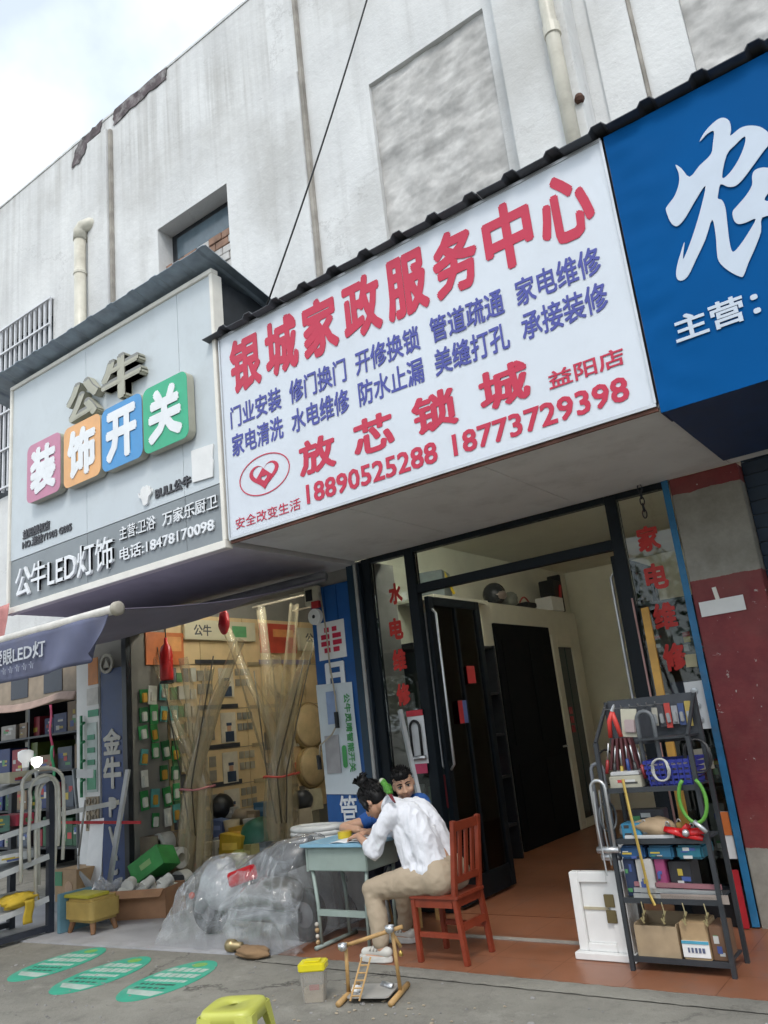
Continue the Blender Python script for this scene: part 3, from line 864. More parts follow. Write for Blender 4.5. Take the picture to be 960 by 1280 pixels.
# ================================================================== GROUND FLOOR
def K(r, g, b_, rough=0.5, **kw): return M('paint_%02x%02x%02x_%d' % (int(r * 255), int(g * 255), int(b_ * 255), int(rough * 100)), (r, g, b_), rough, **kw)
ordn = ['first', 'second', 'third', 'fourth', 'fifth', 'sixth', 'seventh', 'eighth', 'ninth', 'tenth', 'eleventh', 'twelfth']
def prints(o, lo, hi, n_=4, ax='Y'):
    # small printed labels on the side of a pack that faces the street
    for k in range(n_):
        a = random.uniform(0.06, 0.55)
        w_ = random.uniform(0.2, 0.4)
        c_ = random.uniform(0.06, 0.7)
        h_ = random.uniform(0.05, 0.24)
        cc = random.choice([(0.55, 0.55, 0.53), (0.45, 0.05, 0.05), (0.06, 0.10, 0.30), (0.5, 0.38, 0.06), (0.05, 0.05, 0.05), (0.10, 0.30, 0.12)])
        z0_, z1_ = lo[2] + (hi[2] - lo[2]) * c_, lo[2] + (hi[2] - lo[2]) * min(0.95, c_ + h_)
        e = 0.0012 + 0.0009 * k
        if ax == 'Y':
            x0_ = lo[0] + (hi[0] - lo[0]) * a
            box('print', (x0_, lo[1] - e - 0.0006, z0_), (min(hi[0] - 0.004, x0_ + (hi[0] - lo[0]) * w_), lo[1] - e, z1_), K(*cc, 0.45), o)
        else:
            y0_ = lo[1] + (hi[1] - lo[1]) * a
            box('print', (hi[0] + e, y0_, z0_), (hi[0] + e + 0.0006, min(hi[1] - 0.004, y0_ + (hi[1] - lo[1]) * w_), z1_), K(*cc, 0.45), o)
# pillars and inner walls of the building
box('pillar', (-1.545, 5.975, -0.012), (-1.055, 6.5, SOF - 0.013), 'pillar_paint', bld, bevel=0.006, label='pillar with flaking maroon paint and a bare grey top')
box('pillar', (-5.14, 6.0, 0.0), (-4.50, 6.5, SOF - 0.013), 'concrete', bld)
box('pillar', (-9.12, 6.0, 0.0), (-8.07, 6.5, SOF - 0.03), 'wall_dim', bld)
box('inner_wall', (-5.12, 6.51, 0.0), (-5.0, 12.2, 3.6), 'wall_cream', bld)
box('inner_wall', (-4.99, 12.0, 0.0), (-1.0, 12.2, 3.6), 'wall_cream', bld)
box('inner_wall', (-1.2, 6.51, 0.0), (-1.08, 11.99, 3.6), 'wall_cream', bld)
box('ceiling', (-5.1, 6.36, 3.605), (-1.08, 12.2, 3.75), 'wall_cream', bld)
box('lintel', (-4.49, 6.06, SOF + 0.013), (-1.56, 6.35, 3.6), 'wall_cream', bld)
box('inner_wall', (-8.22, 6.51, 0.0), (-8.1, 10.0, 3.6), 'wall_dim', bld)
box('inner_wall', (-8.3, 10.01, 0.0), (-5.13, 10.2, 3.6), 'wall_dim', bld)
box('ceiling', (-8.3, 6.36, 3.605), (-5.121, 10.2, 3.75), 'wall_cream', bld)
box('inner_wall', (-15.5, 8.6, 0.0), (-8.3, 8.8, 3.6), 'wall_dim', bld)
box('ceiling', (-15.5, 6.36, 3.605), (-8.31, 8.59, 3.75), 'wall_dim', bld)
sh = thing('roller_shutter', 'dark navy roller shutter right of the maroon pillar', 'shutter', (0.3, 6.1, 0))
box('curtain_box', (-1.04, 6.16, 0.0), (2.4, 6.9, 3.6), 'wall_dim', sh)
for i in range(32):
    MB().obox((0.3, 6.12, 0.05 + i * 0.1), (2.7, 0.02, 0.094), Matrix.Rotation(R(9), 3, 'X')).build('slat', K(0.012, 0.03, 0.062, 0.45), sh)

# ---- glazed front of the lock shop
gf = thing('glazed_shopfront', 'dark framed glass shopfront with its double doors folded inward', 'shopfront', (-3.0, 6.0, 0))
FR = 'frame_green'
for a, b_ in ((-4.50, -4.40), (-4.0, -3.90), (-2.06, -1.97), (-1.60, -1.586)):
    box('mullion', (a, 5.97, 0.003), (b_, 6.05, SOF - 0.014), FR, gf, bevel=0.004)
for a, b_ in ((-4.399, -4.001), (-3.899, -2.061), (-1.969, -1.601)):
    box('head_rail', (a, 5.972, 3.03), (b_, 6.048, SOF - 0.014), FR, gf)
box('transom', (-3.899, 5.972, 2.65), (-2.061, 6.048, 2.73), FR, gf, bevel=0.004)
for a, b_ in ((-4.399, -4.001), (-1.969, -1.601)):
    box('kickboard', (a, 5.974, 0.003), (b_, 6.046, 0.2), 'black', gf)
    box('rail', (a, 5.972, 0.201), (b_, 6.048, 0.25), FR, gf)
pl = box('pane', (-4.398, 6.006, 0.251), (-4.002, 6.014, 3.029), 'glass', gf)
pr = box('pane', (-1.968, 6.006, 0.251), (-1.602, 6.014, 3.029), 'glass', gf)
box('pane', (-3.898, 6.006, 2.731), (-2.062, 6.014, 3.029), 'glass', gf)
M('film_red', (0.46, 0.022, 0.016), 0.5, var=0.08, bmp=0.0)
for ch, px_ in (('家', (-1.785, 2.682)), ('电', (-1.781, 2.390)), ('维', (-1.775, 2.088)), ('修', (-1.764, 1.788))):
    x, z = px_
    text(pr, ch, x - 0.085, x + 0.085, z - 0.1, z + 0.1, 6.003, 'film_red', 0.001, 0.045, 'lettering')
for ch, px_ in (('水', (-4.159, 2.694)), ('电', (-4.193, 2.374)), ('维', (-4.195, 2.091)), ('修', (-4.192, 1.785))):
    x, z = px_
    text(pl, ch, x - 0.075, x + 0.075, z - 0.1, z + 0.1, 6.003, 'film_red', 0.001, 0.05, 'lettering')
M('strip_blue', (0.02, 0.16, 0.34), 0.5, var=0.2, scale=9, bmp=0.1, dirt=0.35)
box('trim_strip', (-1.598, 5.962, 0.01), (-1.55, 5.969, SOF - 0.014), 'strip_blue', gf, label='bright blue edging strip beside the pillar')
for nm, x, y1, lab in (('door', -3.87, 6.98, 'left glass leaf folded inward'), ('door', -2.10, 6.98, 'right glass leaf folded inward')):
    dr = box(nm, (x - 0.022, 6.06, 0.03), (x + 0.022, 6.14, 2.62), FR, gf, bevel=0.003, label=lab)
    for lo, hi_ in (((x - 0.022, y1 - 0.08, 0.03), (x + 0.022, y1, 2.62)), ((x - 0.021, 6.141, 0.03), (x + 0.021, y1 - 0.081, 0.22)), ((x - 0.021, 6.141, 2.54), (x + 0.021, y1 - 0.081, 2.62)), ((x - 0.02, 6.5, 0.221), (x + 0.02, 6.53, 2.539))):
        box('stile', lo, hi_, FR, dr, bevel=0.003)
    box('pane', (x - 0.004, 6.142, 0.221), (x + 0.004, 6.499, 2.539), 'glass', dr)
    box('pane', (x - 0.004, 6.531, 0.221), (x + 0.004, y1 - 0.082, 2.539), 'glass', dr)
    for s in (-1, 1):
        MB().tube([(x + s * 0.022, 6.10, 2.5), (x + s * 0.06, 6.10, 2.46), (x + s * 0.06, 6.10, 1.15), (x + s * 0.022, 6.10, 1.11)], 0.012, 8).build('pull_handle', 'alu', dr, smooth=True)
box('threshold', (-4.5, 5.36, 0.0015), (-1.56, 5.42, 0.008), M('stone_strip', (0.34, 0.31, 0.28), 0.6, dirt=0.3), gf)
# small papers stuck on the right pane
def card(name, lab, cat, x0, x1, z0, z1, y, mat, tilt=0.0, group=None):
    c = Vector(((x0 + x1) / 2, y, (z0 + z1) / 2))
    t = thing(name, lab, cat, c, group)
    o = MB().obox(c, (x1 - x0, 0.006, z1 - z0), Matrix.Rotation(tilt, 3, 'Y')).build('sheet', mat, t)
    return t, o, c
ct, co, c = card('lock_sample_card', 'white card with three round lock cylinders stuck on the right pane', 'card', -1.735, -1.60, 1.27, 1.60, 5.995, 'paper')
for k in range(3):
    MB().lathe((-1.672, 5.985, 1.33 + k * 0.1), [(0.028, 0.006), (0.026, -0.002), (0.012, -0.004)], 12, 'Y').build('lock_cylinder', 'alu', ct)
card('paper_note', 'small yellowed paper note on the right pane above the lock card', 'paper', -1.69, -1.61, 1.70, 1.79, 5.995, K(0.42, 0.38, 0.24, 0.7), 0.05)
card('sticker', 'faded grey and tan sticker on the right pane, below the lock card', 'sticker', -1.78, -1.64, 1.0, 1.14, 5.995, K(0.33, 0.30, 0.24, 0.6), -0.05)
t_, o_, c = card('sticker', 'orange and white paper label low on the right pane', 'sticker', -1.69, -1.61, 0.42, 0.72, 5.995, 'paper')
box('orange_top', (-1.689, 5.986, 0.57), (-1.611, 5.9915, 0.719), K(0.62, 0.17, 0.04, 0.6), t_)
box('red_plank', (-1.68, 5.93, 0.004), (-1.61, 5.955, 0.36), K(0.42, 0.02, 0.03, 0.5), label='short red painted plank standing at the foot of the right pane', cat='plank', bevel=0.004)
# U-lock pack hanging on the left pane
up = thing('lock_package', 'white carded U-lock hanging on the left pane behind the boy', 'lock', (-4.061, 5.930, 1.385))
ux, uz = -4.061, 1.385
box('card', (ux - 0.085, 5.955, uz - 0.2), (ux + 0.085, 5.962, uz + 0.2), 'paper', up)
box('card_header', (ux - 0.085, 5.948, uz + 0.201), (ux + 0.085, 5.954, uz + 0.25), K(0.55, 0.04, 0.06, 0.5), up)
MB().tube([(ux - 0.05, 5.93, uz - 0.14), (ux - 0.05, 5.93, uz + 0.1)] + [(ux - 0.05 * math.cos(PI * k / 8), 5.93, uz + 0.1 + 0.06 * math.sin(PI * k / 8)) for k in range(1, 8)] + [(ux + 0.05, 5.93, uz + 0.1), (ux + 0.05, 5.93, uz - 0.14)], 0.012, 8).build('shackle', 'black', up, smooth=True)
MB().tube([(ux - 0.08, 5.93, uz - 0.15), (ux + 0.08, 5.93, uz - 0.15)], 0.02, 10).build('crossbar', 'alu', up, smooth=True)
box('card_footer', (ux - 0.07, 5.948, uz - 0.28), (ux + 0.07, 5.954, uz - 0.201), K(0.5, 0.05, 0.12, 0.5), up)
MB().bar((-4.147, 5.860, 1.647), (-3.919, 5.700, 0.823), 0.03, 0.05).build('leaning_profile', 'alu', label='grey aluminium profile leaning on the left pane behind the boy', cat='profile')
# chain hanging from the soffit over the right pane
chn = thing('hanging_chain', 'short dark chain hanging from the soffit in front of the right pane', 'chain', (-1.744, 5.900, 3.041))
for k in range(5):
    z = SOF - 0.04 - k * 0.05
    x0_, _ = -1.744, 3.041
    pts = [(x0_ + (0.016 * math.cos(2 * PI * i / 10) if k % 2 == 0 else 0), 5.9 + (0 if k % 2 == 0 else 0.016 * math.cos(2 * PI * i / 10)), z + 0.034 * math.sin(2 * PI * i / 10)) for i in range(11)]
    MB().tube(pts, 0.005, 6, caps=False).build('link', 'steel_dark', chn, smooth=True)

# ---- things inside the lock shop
cab = thing('door_surround', 'cream boxed wall recess holding the black door inside the lock shop', 'partition', (-4.8, 9.8, 0))
box('side', (-4.995, 8.4, 0.005), (-4.62, 11.25, 2.86), M('cab_cream', (0.66, 0.64, 0.54), 0.6, var=0.04), cab, bevel=0.004)
bd = thing('security_door', 'black steel security door displayed inside the lock shop', 'door', (-4.6, 9.4, 0))
box('leaf', (-4.615, 8.62, 0.01), (-4.58, 10.16, 2.6), M('door_black', (0.004, 0.005, 0.007), 0.7, spec=0.2, var=0.2, bmp=0.05), bd, bevel=0.004)
for z0, z1 in ((0.2, 0.95), (1.15, 2.4)):
    for y0, y1 in ((8.74, 9.3), (9.46, 10.04)):
        box('moulding', (-4.579, y0, z0), (-4.568, y1, z1), 'door_black', bd, bevel=0.004)
MB().tube([(-4.578, 10.08, 1.05), (-4.54, 10.08, 1.05), (-4.54, 9.96, 1.05)], 0.012, 8).build('handle', 'alu', bd, smooth=True)
wd = thing('door_frame', 'cream door frame with dark glass strips beyond the black door', 'door', (-4.6, 10.6, 0))
box('jamb', (-4.6, 10.17, 0.01), (-4.56, 10.33, 2.5), 'cab_cream', wd, bevel=0.004)
box('jamb', (-4.6, 10.8, 0.01), (-4.56, 10.98, 2.5), 'cab_cream', wd, bevel=0.004)
box('head', (-4.6, 10.331, 2.34), (-4.56, 10.799, 2.5), 'cab_cream', wd, bevel=0.004)
box('sill', (-4.6, 10.331, 0.01), (-4.56, 10.799, 0.12), 'cab_cream', wd, bevel=0.004)
box('glass_strip', (-4.59, 10.34, 0.121), (-4.575, 10.55, 2.339), K(0.03, 0.045, 0.045, 0.15), wd)
box('glass_strip', (-4.59, 10.58, 0.121), (-4.575, 10.79, 2.339), K(0.03, 0.045, 0.045, 0.15), wd)
for z in (1.2, 1.32, 1.44): box('red_tag', (-4.574, 10.39, z), (-4.57, 10.49, z + 0.09), K(0.4, 0.03, 0.04, 0.5), wd)
# goods on top of the recess
box('wall_shelf', (-4.99, 7.2, 2.80), (-4.5, 8.39, 2.84), 'cab_cream', label='cream shelf high on the left inner wall of the lock shop', cat='shelf')
tb = thing('carton', 'grey carton with a yellow printed stripe on the high shelf inside the lock shop', 'box', (-4.72, 7.6, 2.842))
MB().obox((-4.72, 7.6, 2.99), (0.3, 0.35, 0.3), Matrix.Rotation(0.3, 3, 'Z')).build('body', K(0.16, 0.19, 0.20, 0.5), tb, bevel=0.004)
MB().bar((-4.565, 7.58, 3.13), (-4.535, 7.70, 2.88), 0.012, 0.03).build('stripe', K(0.7, 0.5, 0.03, 0.5), tb)
hm = thing('motorcycle_helmet', 'dark helmet on the ledge above the black door', 'helmet', (-4.72, 9.0, 2.862))
MB().ball((-4.72, 9.0, 3.0), 0.15, 16, 10, (1, 0.95, 1)).build('shell', K(0.04, 0.045, 0.05, 0.25), hm, smooth=True)
MB().ball((-4.66, 9.0, 2.98), 0.115, 14, 8, (0.9, 1, 0.7)).build('visor', K(0.3, 0.25, 0.22, 0.3), hm, smooth=True)
rb = thing('rag_bundle', 'crumpled grey cloth bundle beside the helmet on the ledge', 'cloth', (-4.72, 9.35, 2.862))
def blob(c, r, sq, seed, amp=0.2, n_=22, m_=14):
    mb = MB().ball((0, 0, 0), 1, n_, m_)
    out = MB()
    out.f = mb.f
    for p in mb.v:
        k = 1 + amp * noise.fractal(p * 1.6 + Vector((seed, 0, 0)), 0.8, 2.0, 3)
        out.v.append(Vector(c) + Vector((p.x * r * sq[0] * k, p.y * r * sq[1] * k, max(-0.97, p.z) * r * sq[2] * (k if p.z > 0 else 1))))
    return out
blob((-4.72, 9.38, 2.95), 0.12, (1, 1.3, 0.75), 3, 0.4).build('cloth', K(0.25, 0.27, 0.24, 0.9), rb, smooth=True)
box('tool_tray', (-4.85, 9.65, 2.863), (-4.6, 9.95, 2.93), K(0.03, 0.03, 0.035, 0.5), label='flat black tray with a red handle on the ledge above the black door', cat='tray', bevel=0.01)
MB().tube([(-4.7, 9.65 + 0.3 * k / 8, 2.935 + 0.08 * math.sin(PI * k / 8)) for k in range(9)], 0.012, 6).build('red_handle', K(0.45, 0.08, 0.07, 0.5), bpy.data.objects['tool_tray'], smooth=True)
cm = thing('power_tool', 'black and red tool case standing on a white box above the cream frame', 'tool', (-4.7, 10.7, 2.862))
box('white_box', (-4.85, 10.45, 2.863), (-4.6, 10.85, 3.06), 'white', cm, bevel=0.005)
box('black_case', (-4.84, 10.62, 3.061), (-4.62, 10.9, 3.32), 'black', cm, bevel=0.01)
box('red_side', (-4.83, 10.92, 2.864), (-4.63, 10.97, 3.42), 'black', cm, bevel=0.01)
MB().bar((-4.61, 10.8, 3.07), (-4.61, 10.86, 3.24), 0.02, 0.05).build('red_grip', K(0.5, 0.02, 0.03, 0.4), cm)
# dim stock shelves behind the left pane and the leaf
ss = thing('stock_shelf', 'dark shelf with red packs behind the folded left glass leaf', 'shelf', (-4.7, 7.3, 0))
for y in (6.62, 8.28):
    box('upright', (-4.98, y, 0.005), (-4.45, y + 0.03, 2.3), 'steel_dark', ss)
for z in (0.35, 0.85, 1.3, 1.75, 2.27): box('board', (-4.97, 6.651, z), (-4.46, 8.279, z + 0.025), 'steel_dark', ss)
cols = [(0.36, 0.02, 0.03), (0.09, 0.09, 0.10), (0.42, 0.05, 0.05), (0.30, 0.30, 0.29), (0.05, 0.07, 0.16), (0.20, 0.14, 0.08)]
words = ['crimson', 'charcoal', 'scarlet', 'grey', 'navy', 'brown']
rows = ['bottom', 'second', 'third', 'fourth']
for zi, z in enumerate((0.376, 0.876, 1.326, 1.776)):
    y = 6.68
    k = 0
    while y < 8.1:
        w_ = random.uniform(0.12, 0.26)
        ci = random.randrange(6)
        h_ = random.uniform(0.16, 0.36)
        box('stock_box', (-4.9, y, z), (-4.5 + random.uniform(-0.08, 0.02), min(y + w_, 8.27), z + h_), K(*cols[ci], 0.45), bevel=0.004,
            label='%s stock box, %s from the front on the %s shelf behind the left pane' % (words[ci], ordn[k], rows[zi]), cat='box', group='stock behind the left pane')
        y += w_ + random.uniform(0.01, 0.06)
        k += 1
dc = thing('stock_cabinet', 'dark stock cabinet standing behind the right pane', 'cabinet', (-1.6, 6.5, 0))
box('back', (-2.04, 6.40, 0.005), (-1.22, 6.42, 2.25), K(0.03, 0.04, 0.04, 0.5), dc)
for x in (-2.04, -1.24): box('side', (x, 6.1, 0.005), (x + 0.02, 6.399, 2.25), K(0.03, 0.04, 0.04, 0.5), dc)
for z in (0.4, 0.85, 1.3, 1.75, 2.2): box('shelf', (-2.019, 6.1, z), (-1.241, 6.399, z + 0.02), K(0.035, 0.045, 0.045, 0.5), dc)
for zi, z in enumerate((0.42, 0.87, 1.32, 1.77)):
    x = -2.01
    k = 0
    while x < -1.35:
        w_ = random.uniform(0.09, 0.2)
        cc, nm = random.choice([((0.05, 0.07, 0.07), 'dark green'), ((0.10, 0.09, 0.07), 'dull brown'), ((0.20, 0.20, 0.18), 'grey'), ((0.04, 0.05, 0.09), 'deep blue'), ((0.22, 0.06, 0.05), 'rust red')])
        lo_, hi_ = (x, 6.16, z + 0.021), (min(x + w_, -1.25), 6.38, z + random.uniform(0.15, 0.34))
        o = box('stock_box', lo_, hi_, K(*cc, 0.45), bevel=0.004, label='%s stock box, %s from the left on the %s shelf behind the right pane' % (nm, ordn[k], rows[zi]), cat='box', group='stock behind the right pane')
        prints(o, lo_, hi_, 3)
        x += w_ + 0.02
        k += 1
dc2 = thing('display_board', 'dark green display board behind the left pane', 'board', (-4.2, 6.5, 0))
box('panel', (-4.985, 6.56, 0.005), (-3.95, 6.59, 2.2), K(0.03, 0.042, 0.038, 0.45), dc2, bevel=0.004)
for k in range(9):
    x, z = -4.40 + 0.15 * (k % 3), 0.75 + 0.45 * (k // 3)
    box('hung_pack', (x - 0.15, 6.535, z), (x - 0.05, 6.558, z + random.uniform(0.16, 0.3)), K(*random.choice([(0.12, 0.12, 0.12), (0.3, 0.03, 0.04), (0.3, 0.3, 0.28), (0.05, 0.10, 0.07)]), 0.45), dc2)
box('red_tag_panel', (-3.838, 6.56, 1.83), (-3.832, 6.70, 1.99), K(0.5, 0.035, 0.04, 0.5), label='square red paper stuck on the folded left glass leaf', cat='paper')
st = thing('sticker', 'red and blue phone sticker on the folded left glass leaf', 'sticker', (-3.835, 6.4, 1.5))
box('red_half', (-3.838, 6.33, 1.48), (-3.832, 6.40, 1.68), K(0.5, 0.035, 0.04, 0.5), st)
box('blue_half', (-3.838, 6.401, 1.48), (-3.832, 6.47, 1.68), K(0.12, 0.16, 0.38, 0.5), st)
# ---- white plate fixed on the maroon pillar
t_, o_, c = card('mounting_plate', 'blank white plate on the maroon pillar', 'plate', -1.508, -1.205, 2.035, 2.14, 5.964, 'white', -0.015)
MB().bar((c.x - 0.02, 5.968, c.z + 0.053), (c.x - 0.03, 5.968, c.z + 0.14), 0.028, 0.008).build('tab', 'frame_white', t_)

# ================================================================== LEFT SHOP
# blue advertising pillar between the two shops
ab = thing('advertising_board', 'blue pipe-brand advertising pillar board between the two shops', 'board', (-4.9, 5.99, 0.5))
M('ad_blue', (0.012, 0.09, 0.30), 0.4, var=0.1, bmp=0.03, dirt=0.1)
for k, (a, b_) in enumerate(((-5.16, -4.985), (-4.98, -4.83), (-4.825, -4.66))):
    box('panel', (a, 5.962, 0.35), (b_, 5.992, 2.91), 'ad_blue', ab, bevel=0.003)
box('logo_plate', (-5.10, 5.955, 2.20), (-4.76, 5.961, 2.56), 'white', ab)
cx, cz = -4.93, 2.385
for s in (-1, 1):
    for k in range(4):
        z0_ = cz - 0.12 + k * 0.065
        zz = z0_ + 0.02
        hw = math.sqrt(max(0.0, 0.13 ** 2 - (zz + 0.01 - cz) ** 2))
        a, b_ = sorted((cx + s * 0.02, cx + s * hw))
        box('emblem_bar', (a, 5.951, z0_), (b_, 5.9545, z0_ + 0.045), 'sign_red', ab)
text(ab, '日', -5.04, -4.80, 1.90, 2.17, 5.9605, 'letter_white', 0.006, 0.05)
text(ab, '管', -5.0, -4.80, 0.66, 0.96, 5.9605, 'letter_white', 0.006, 0.015)
po = thing('poster', 'white and pale blue poster with green sideways lettering on the blue pillar', 'poster', (-4.93, 5.955, 0.98))
def pfn(u, v): return (-5.165 + 0.44 * u + 0.02 * (1 - v), 5.948 + 0.006 * math.sin(v * 7) * u, 0.98 + 1.0 * v - 0.02 * u)
MB().grid(pfn, 8, 16).build('sheet', M('poster_sheet', (0.60, 0.66, 0.70), 0.45, var=0.1, scale=2.5, bmp=0.02), po, smooth=True)
box('printed_picture', (-5.10, 5.934, 1.16), (-4.93, 5.938, 1.50), K(0.34, 0.33, 0.34, 0.5), po)
box('printed_picture', (-5.04, 5.934, 1.60), (-4.92, 5.938, 1.90), K(0.25, 0.33, 0.52, 0.5), po)
def side(x_, z_, w_, h_): return lambda u, v, d: (x_ + w_ * (v - 1) + w_, 5.9375 + d, z_ - h_ * u)
text(po, '公牛灵睛智能开关', 0, 0, 0, 0, 0, K(0.05, 0.30, 0.08, 0.5), 0.002, 0.02, put=side(-4.83, 1.86, 0.075, 0.70))

outline(po, [rrect(-4.90, -4.85, 1.2, 1.40, 0.024)], 5.936, K(0.05, 0.30, 0.08, 0.5), 0.002, 'print')
gd = thing('shutter_guide', 'dark teal shutter guide rail with a pale stripe beside the blue pillar', 'rail', (-4.58, 5.99, 0))
box('channel', (-4.655, 5.93, 0.003), (-4.57, 5.995, SOF - 0.04), K(0.012, 0.035, 0.06, 0.35), gd, bevel=0.004)
box('stripe', (-4.568, 5.925, 0.003), (-4.535, 5.994, SOF - 0.04), K(0.35, 0.35, 0.34, 0.4), gd, bevel=0.003)
box('channel', (-4.533, 5.935, 0.003), (-4.502, 5.993, SOF - 0.04), K(0.012, 0.02, 0.03, 0.35), gd, bevel=0.003)
# cable reel and plug lead hanging by the pillar
rl = thing('wire_reel', 'small white round wire reel hung at the top left of the blue pillar', 'reel', (-5.062, 5.900, 2.624))
x, z = -5.062, 2.624
MB().lathe((x, 5.9, z), [(0.075, -0.02), (0.08, -0.012), (0.03, -0.01), (0.03, 0.02), (0.08, 0.022), (0.075, 0.03)], 20, 'Y').build('spool', 'white', rl)
MB().lathe((x, 5.878, z), [(0.018, 0), (0.018, -0.004)], 10, 'Y').build('hub', 'black', rl)
box('red_clip', (x - 0.03, 5.89, z + 0.085), (x + 0.06, 5.93, z + 0.15), K(0.45, 0.03, 0.03, 0.5), rl)
jb = thing('junction_box', 'cream junction box with a black socket under the soffit at the blue pillar', 'box', (-5.078, 5.920, 2.833))
x, z = -5.098, 2.837
box('case', (x - 0.09, 5.9, z - 0.09), (x + 0.09, 5.96, z + 0.09), K(0.5, 0.47, 0.36, 0.5), jb, bevel=0.008)
box('socket', (x - 0.06, 5.892, z - 0.05), (x + 0.02, 5.8995, z + 0.06), 'black', jb)
wr = thing('hanging_lead', 'thin beige lead with a black inline switch hanging over the poster', 'cable', (-4.942, 5.880, 2.533))
MB().tube([(-4.975, 5.900, 2.852), (-4.929, 5.890, 2.454), (-4.923, 5.890, 2.150), (-4.889, 5.890, 1.849), (-4.889, 5.890, 1.595), (-4.967, 5.890, 1.508), (-5.124, 5.890, 1.419), (-5.156, 5.890, 1.220)], 0.008, 6).build('wire', K(0.42, 0.36, 0.27, 0.5), wr, smooth=True)
MB().bar((-4.891, 5.885, 1.704), (-4.889, 5.885, 1.559), 0.03).build('switch', 'black', wr)
MB().bar((-5.149, 5.885, 1.335), (-5.144, 5.885, 1.205), 0.03).build('plug', 'black', wr)

# ---- display wall (left side wall of the left shop, facing the street door)
DX = -8.085
dw = thing('display_wall', 'tan switch display boards covering the side wall of the left shop', 'display', (DX, 8, 0.5))
M('tan_board', (0.64, 0.47, 0.26), 0.6, var=0.10, scale=3, bmp=0.04, dirt=0.12)
ys = [6.52, 7.08, 7.85, 8.45, 9.05, 9.9]
zs = [0.55, 1.02, 1.48, 1.98, 2.56, 3.2]
for a, b_ in zip(ys, ys[1:]):
    for c_, d_ in zip(zs, zs[1:]):
        box('panel', (DX - 0.012, a + 0.004, c_ + 0.004), (DX + random.uniform(0, 0.008), b_ - 0.004, d_ - 0.004), 'tan_board', dw, bevel=0.002)
def onx(name, y0, y1, z0, z1, mat, dx=0.012, th=0.008, parent=None): return box(name, (DX + dx, y0, z0), (DX + dx + th, y1, z1), mat, parent or dw)
grey_sw = [(0.28, 0.25, 0.2), (0.2, 0.19, 0.17), (0.09, 0.085, 0.08), (0.36, 0.32, 0.25)]
for k, z in enumerate((2.56, 1.98, 1.48, 1.02)):
    onx('name_strip', 6.98, 7.68, z + 0.006, z + 0.06, K(0.04, 0.04, 0.045, 0.4), 0.011)
    onx('name_strip', 7.90, 8.46, z - 0.02, z + 0.03, K(0.35, 0.27, 0.16, 0.5), 0.011)
    zt = z - 0.05
    zb = zt - (0.38 if k < 3 else 0.40)
    c_ = onx('photo_card', 7.36, 7.62, zb, zt, K(0.58, 0.52, 0.42, 0.5), 0.012)
    # printed figure: head, cap and overalls
    hx = 7.50

    onx('printed_body', hx - 0.07, hx + 0.08, zb + 0.01, zb + 0.14, K(0.03, 0.05, 0.09, 0.5), 0.0205, 0.002, c_)
    onx('printed_head', hx - 0.035, hx + 0.035, zb + 0.142, zb + 0.21, K(0.45, 0.26, 0.17, 0.5), 0.0205, 0.002, c_)
    onx('printed_cap', hx - 0.045, hx + 0.045, zb + 0.212, zb + 0.25, K(0.03, 0.05, 0.10, 0.5), 0.0205, 0.002, c_)
    for r_ in range(2):
        for q_ in range(3):
            y = 7.66 + q_ * 0.095
            onx('switch_sample', y, y + 0.078, zt - 0.1 - r_ * 0.14, zt - 0.01 - r_ * 0.14, K(*grey_sw[(k + 1) % 4 if k > 1 else k % 2], 0.4), 0.012)
    for r_ in range(2):
        for q_ in range(2):
            y = 7.0 + q_ * 0.14
            onx('switch_sample', y, y + 0.11, zt - 0.16 - r_ * 0.17, zt - 0.03 - r_ * 0.17, K(*grey_sw[k % 2], 0.4), 0.012)
for r_ in range(5):
    for q_ in range(9):
        y, z = 8.14 + q_ * 0.105, 0.68 + r_ * 0.36
        if random.random() < 0.25: continue
        onx('sample_card', y, y + random.uniform(0.06, 0.092), z, z + random.uniform(0.10, 0.24), K(*random.choice([(0.5, 0.44, 0.34), (0.16, 0.14, 0.12), (0.42, 0.30, 0.16), (0.07, 0.07, 0.08), (0.45, 0.12, 0.05), (0.55, 0.53, 0.48)]), 0.45), 0.012, random.uniform(0.008, 0.04))
for r_ in range(9):
    for q_ in range(4):
        y, z = 6.56 + q_ * 0.105, 0.62 + r_ * 0.215
        onx('sample_card', y, y + 0.085, z, z + random.uniform(0.11, 0.19), K(*random.choice([(0.5, 0.44, 0.34), (0.10, 0.22, 0.10), (0.42, 0.30, 0.16), (0.50, 0.48, 0.42), (0.12, 0.12, 0.13)]), 0.45), 0.012, random.uniform(0.008, 0.05))
onx('purple_strip', 8.12, 9.2, 2.56, 2.625, K(0.22, 0.18, 0.26, 0.5), 0.02)
onx('small_print', 8.62, 8.74, 0.86, 0.90, K(0.2, 0.15, 0.1, 0.5), 0.02)
hs = thing('header_sign', 'cream lightbox sign with a green logo above the display boards', 'sign', (DX + 0.05, 7.4, 2.9))
HM = M('lightbox_cream', (0.55, 0.50, 0.36), 0.5, var=0.05, bmp=0.0)
box('case', (DX + 0.012, 6.78, 2.87), (DX + 0.07, 8.04, 3.13), HM, hs, bevel=0.005)
def onside(y0, w_, z0, h_, x_): return lambda u, v, d: (x_ - d, y0 + w_ * u, z0 + h_ * v)
text(hs, '公牛', 0, 0, 0, 0, 0, 'letter_black', 0.003, 0.02, put=onside(6.93, 0.3, 2.92, 0.15, DX + 0.071))
box('green_logo', (DX + 0.0705, 7.6, 2.92), (DX + 0.074, 7.86, 3.07), K(0.10, 0.28, 0.12, 0.5), hs)
h2 = thing('header_sign', 'second cream lightbox sign beside the red banner', 'sign', (DX + 0.05, 9.4, 2.7))
box('case', (DX + 0.012, 8.95, 2.76), (DX + 0.07, 9.75, 3.1), HM, h2, bevel=0.005)
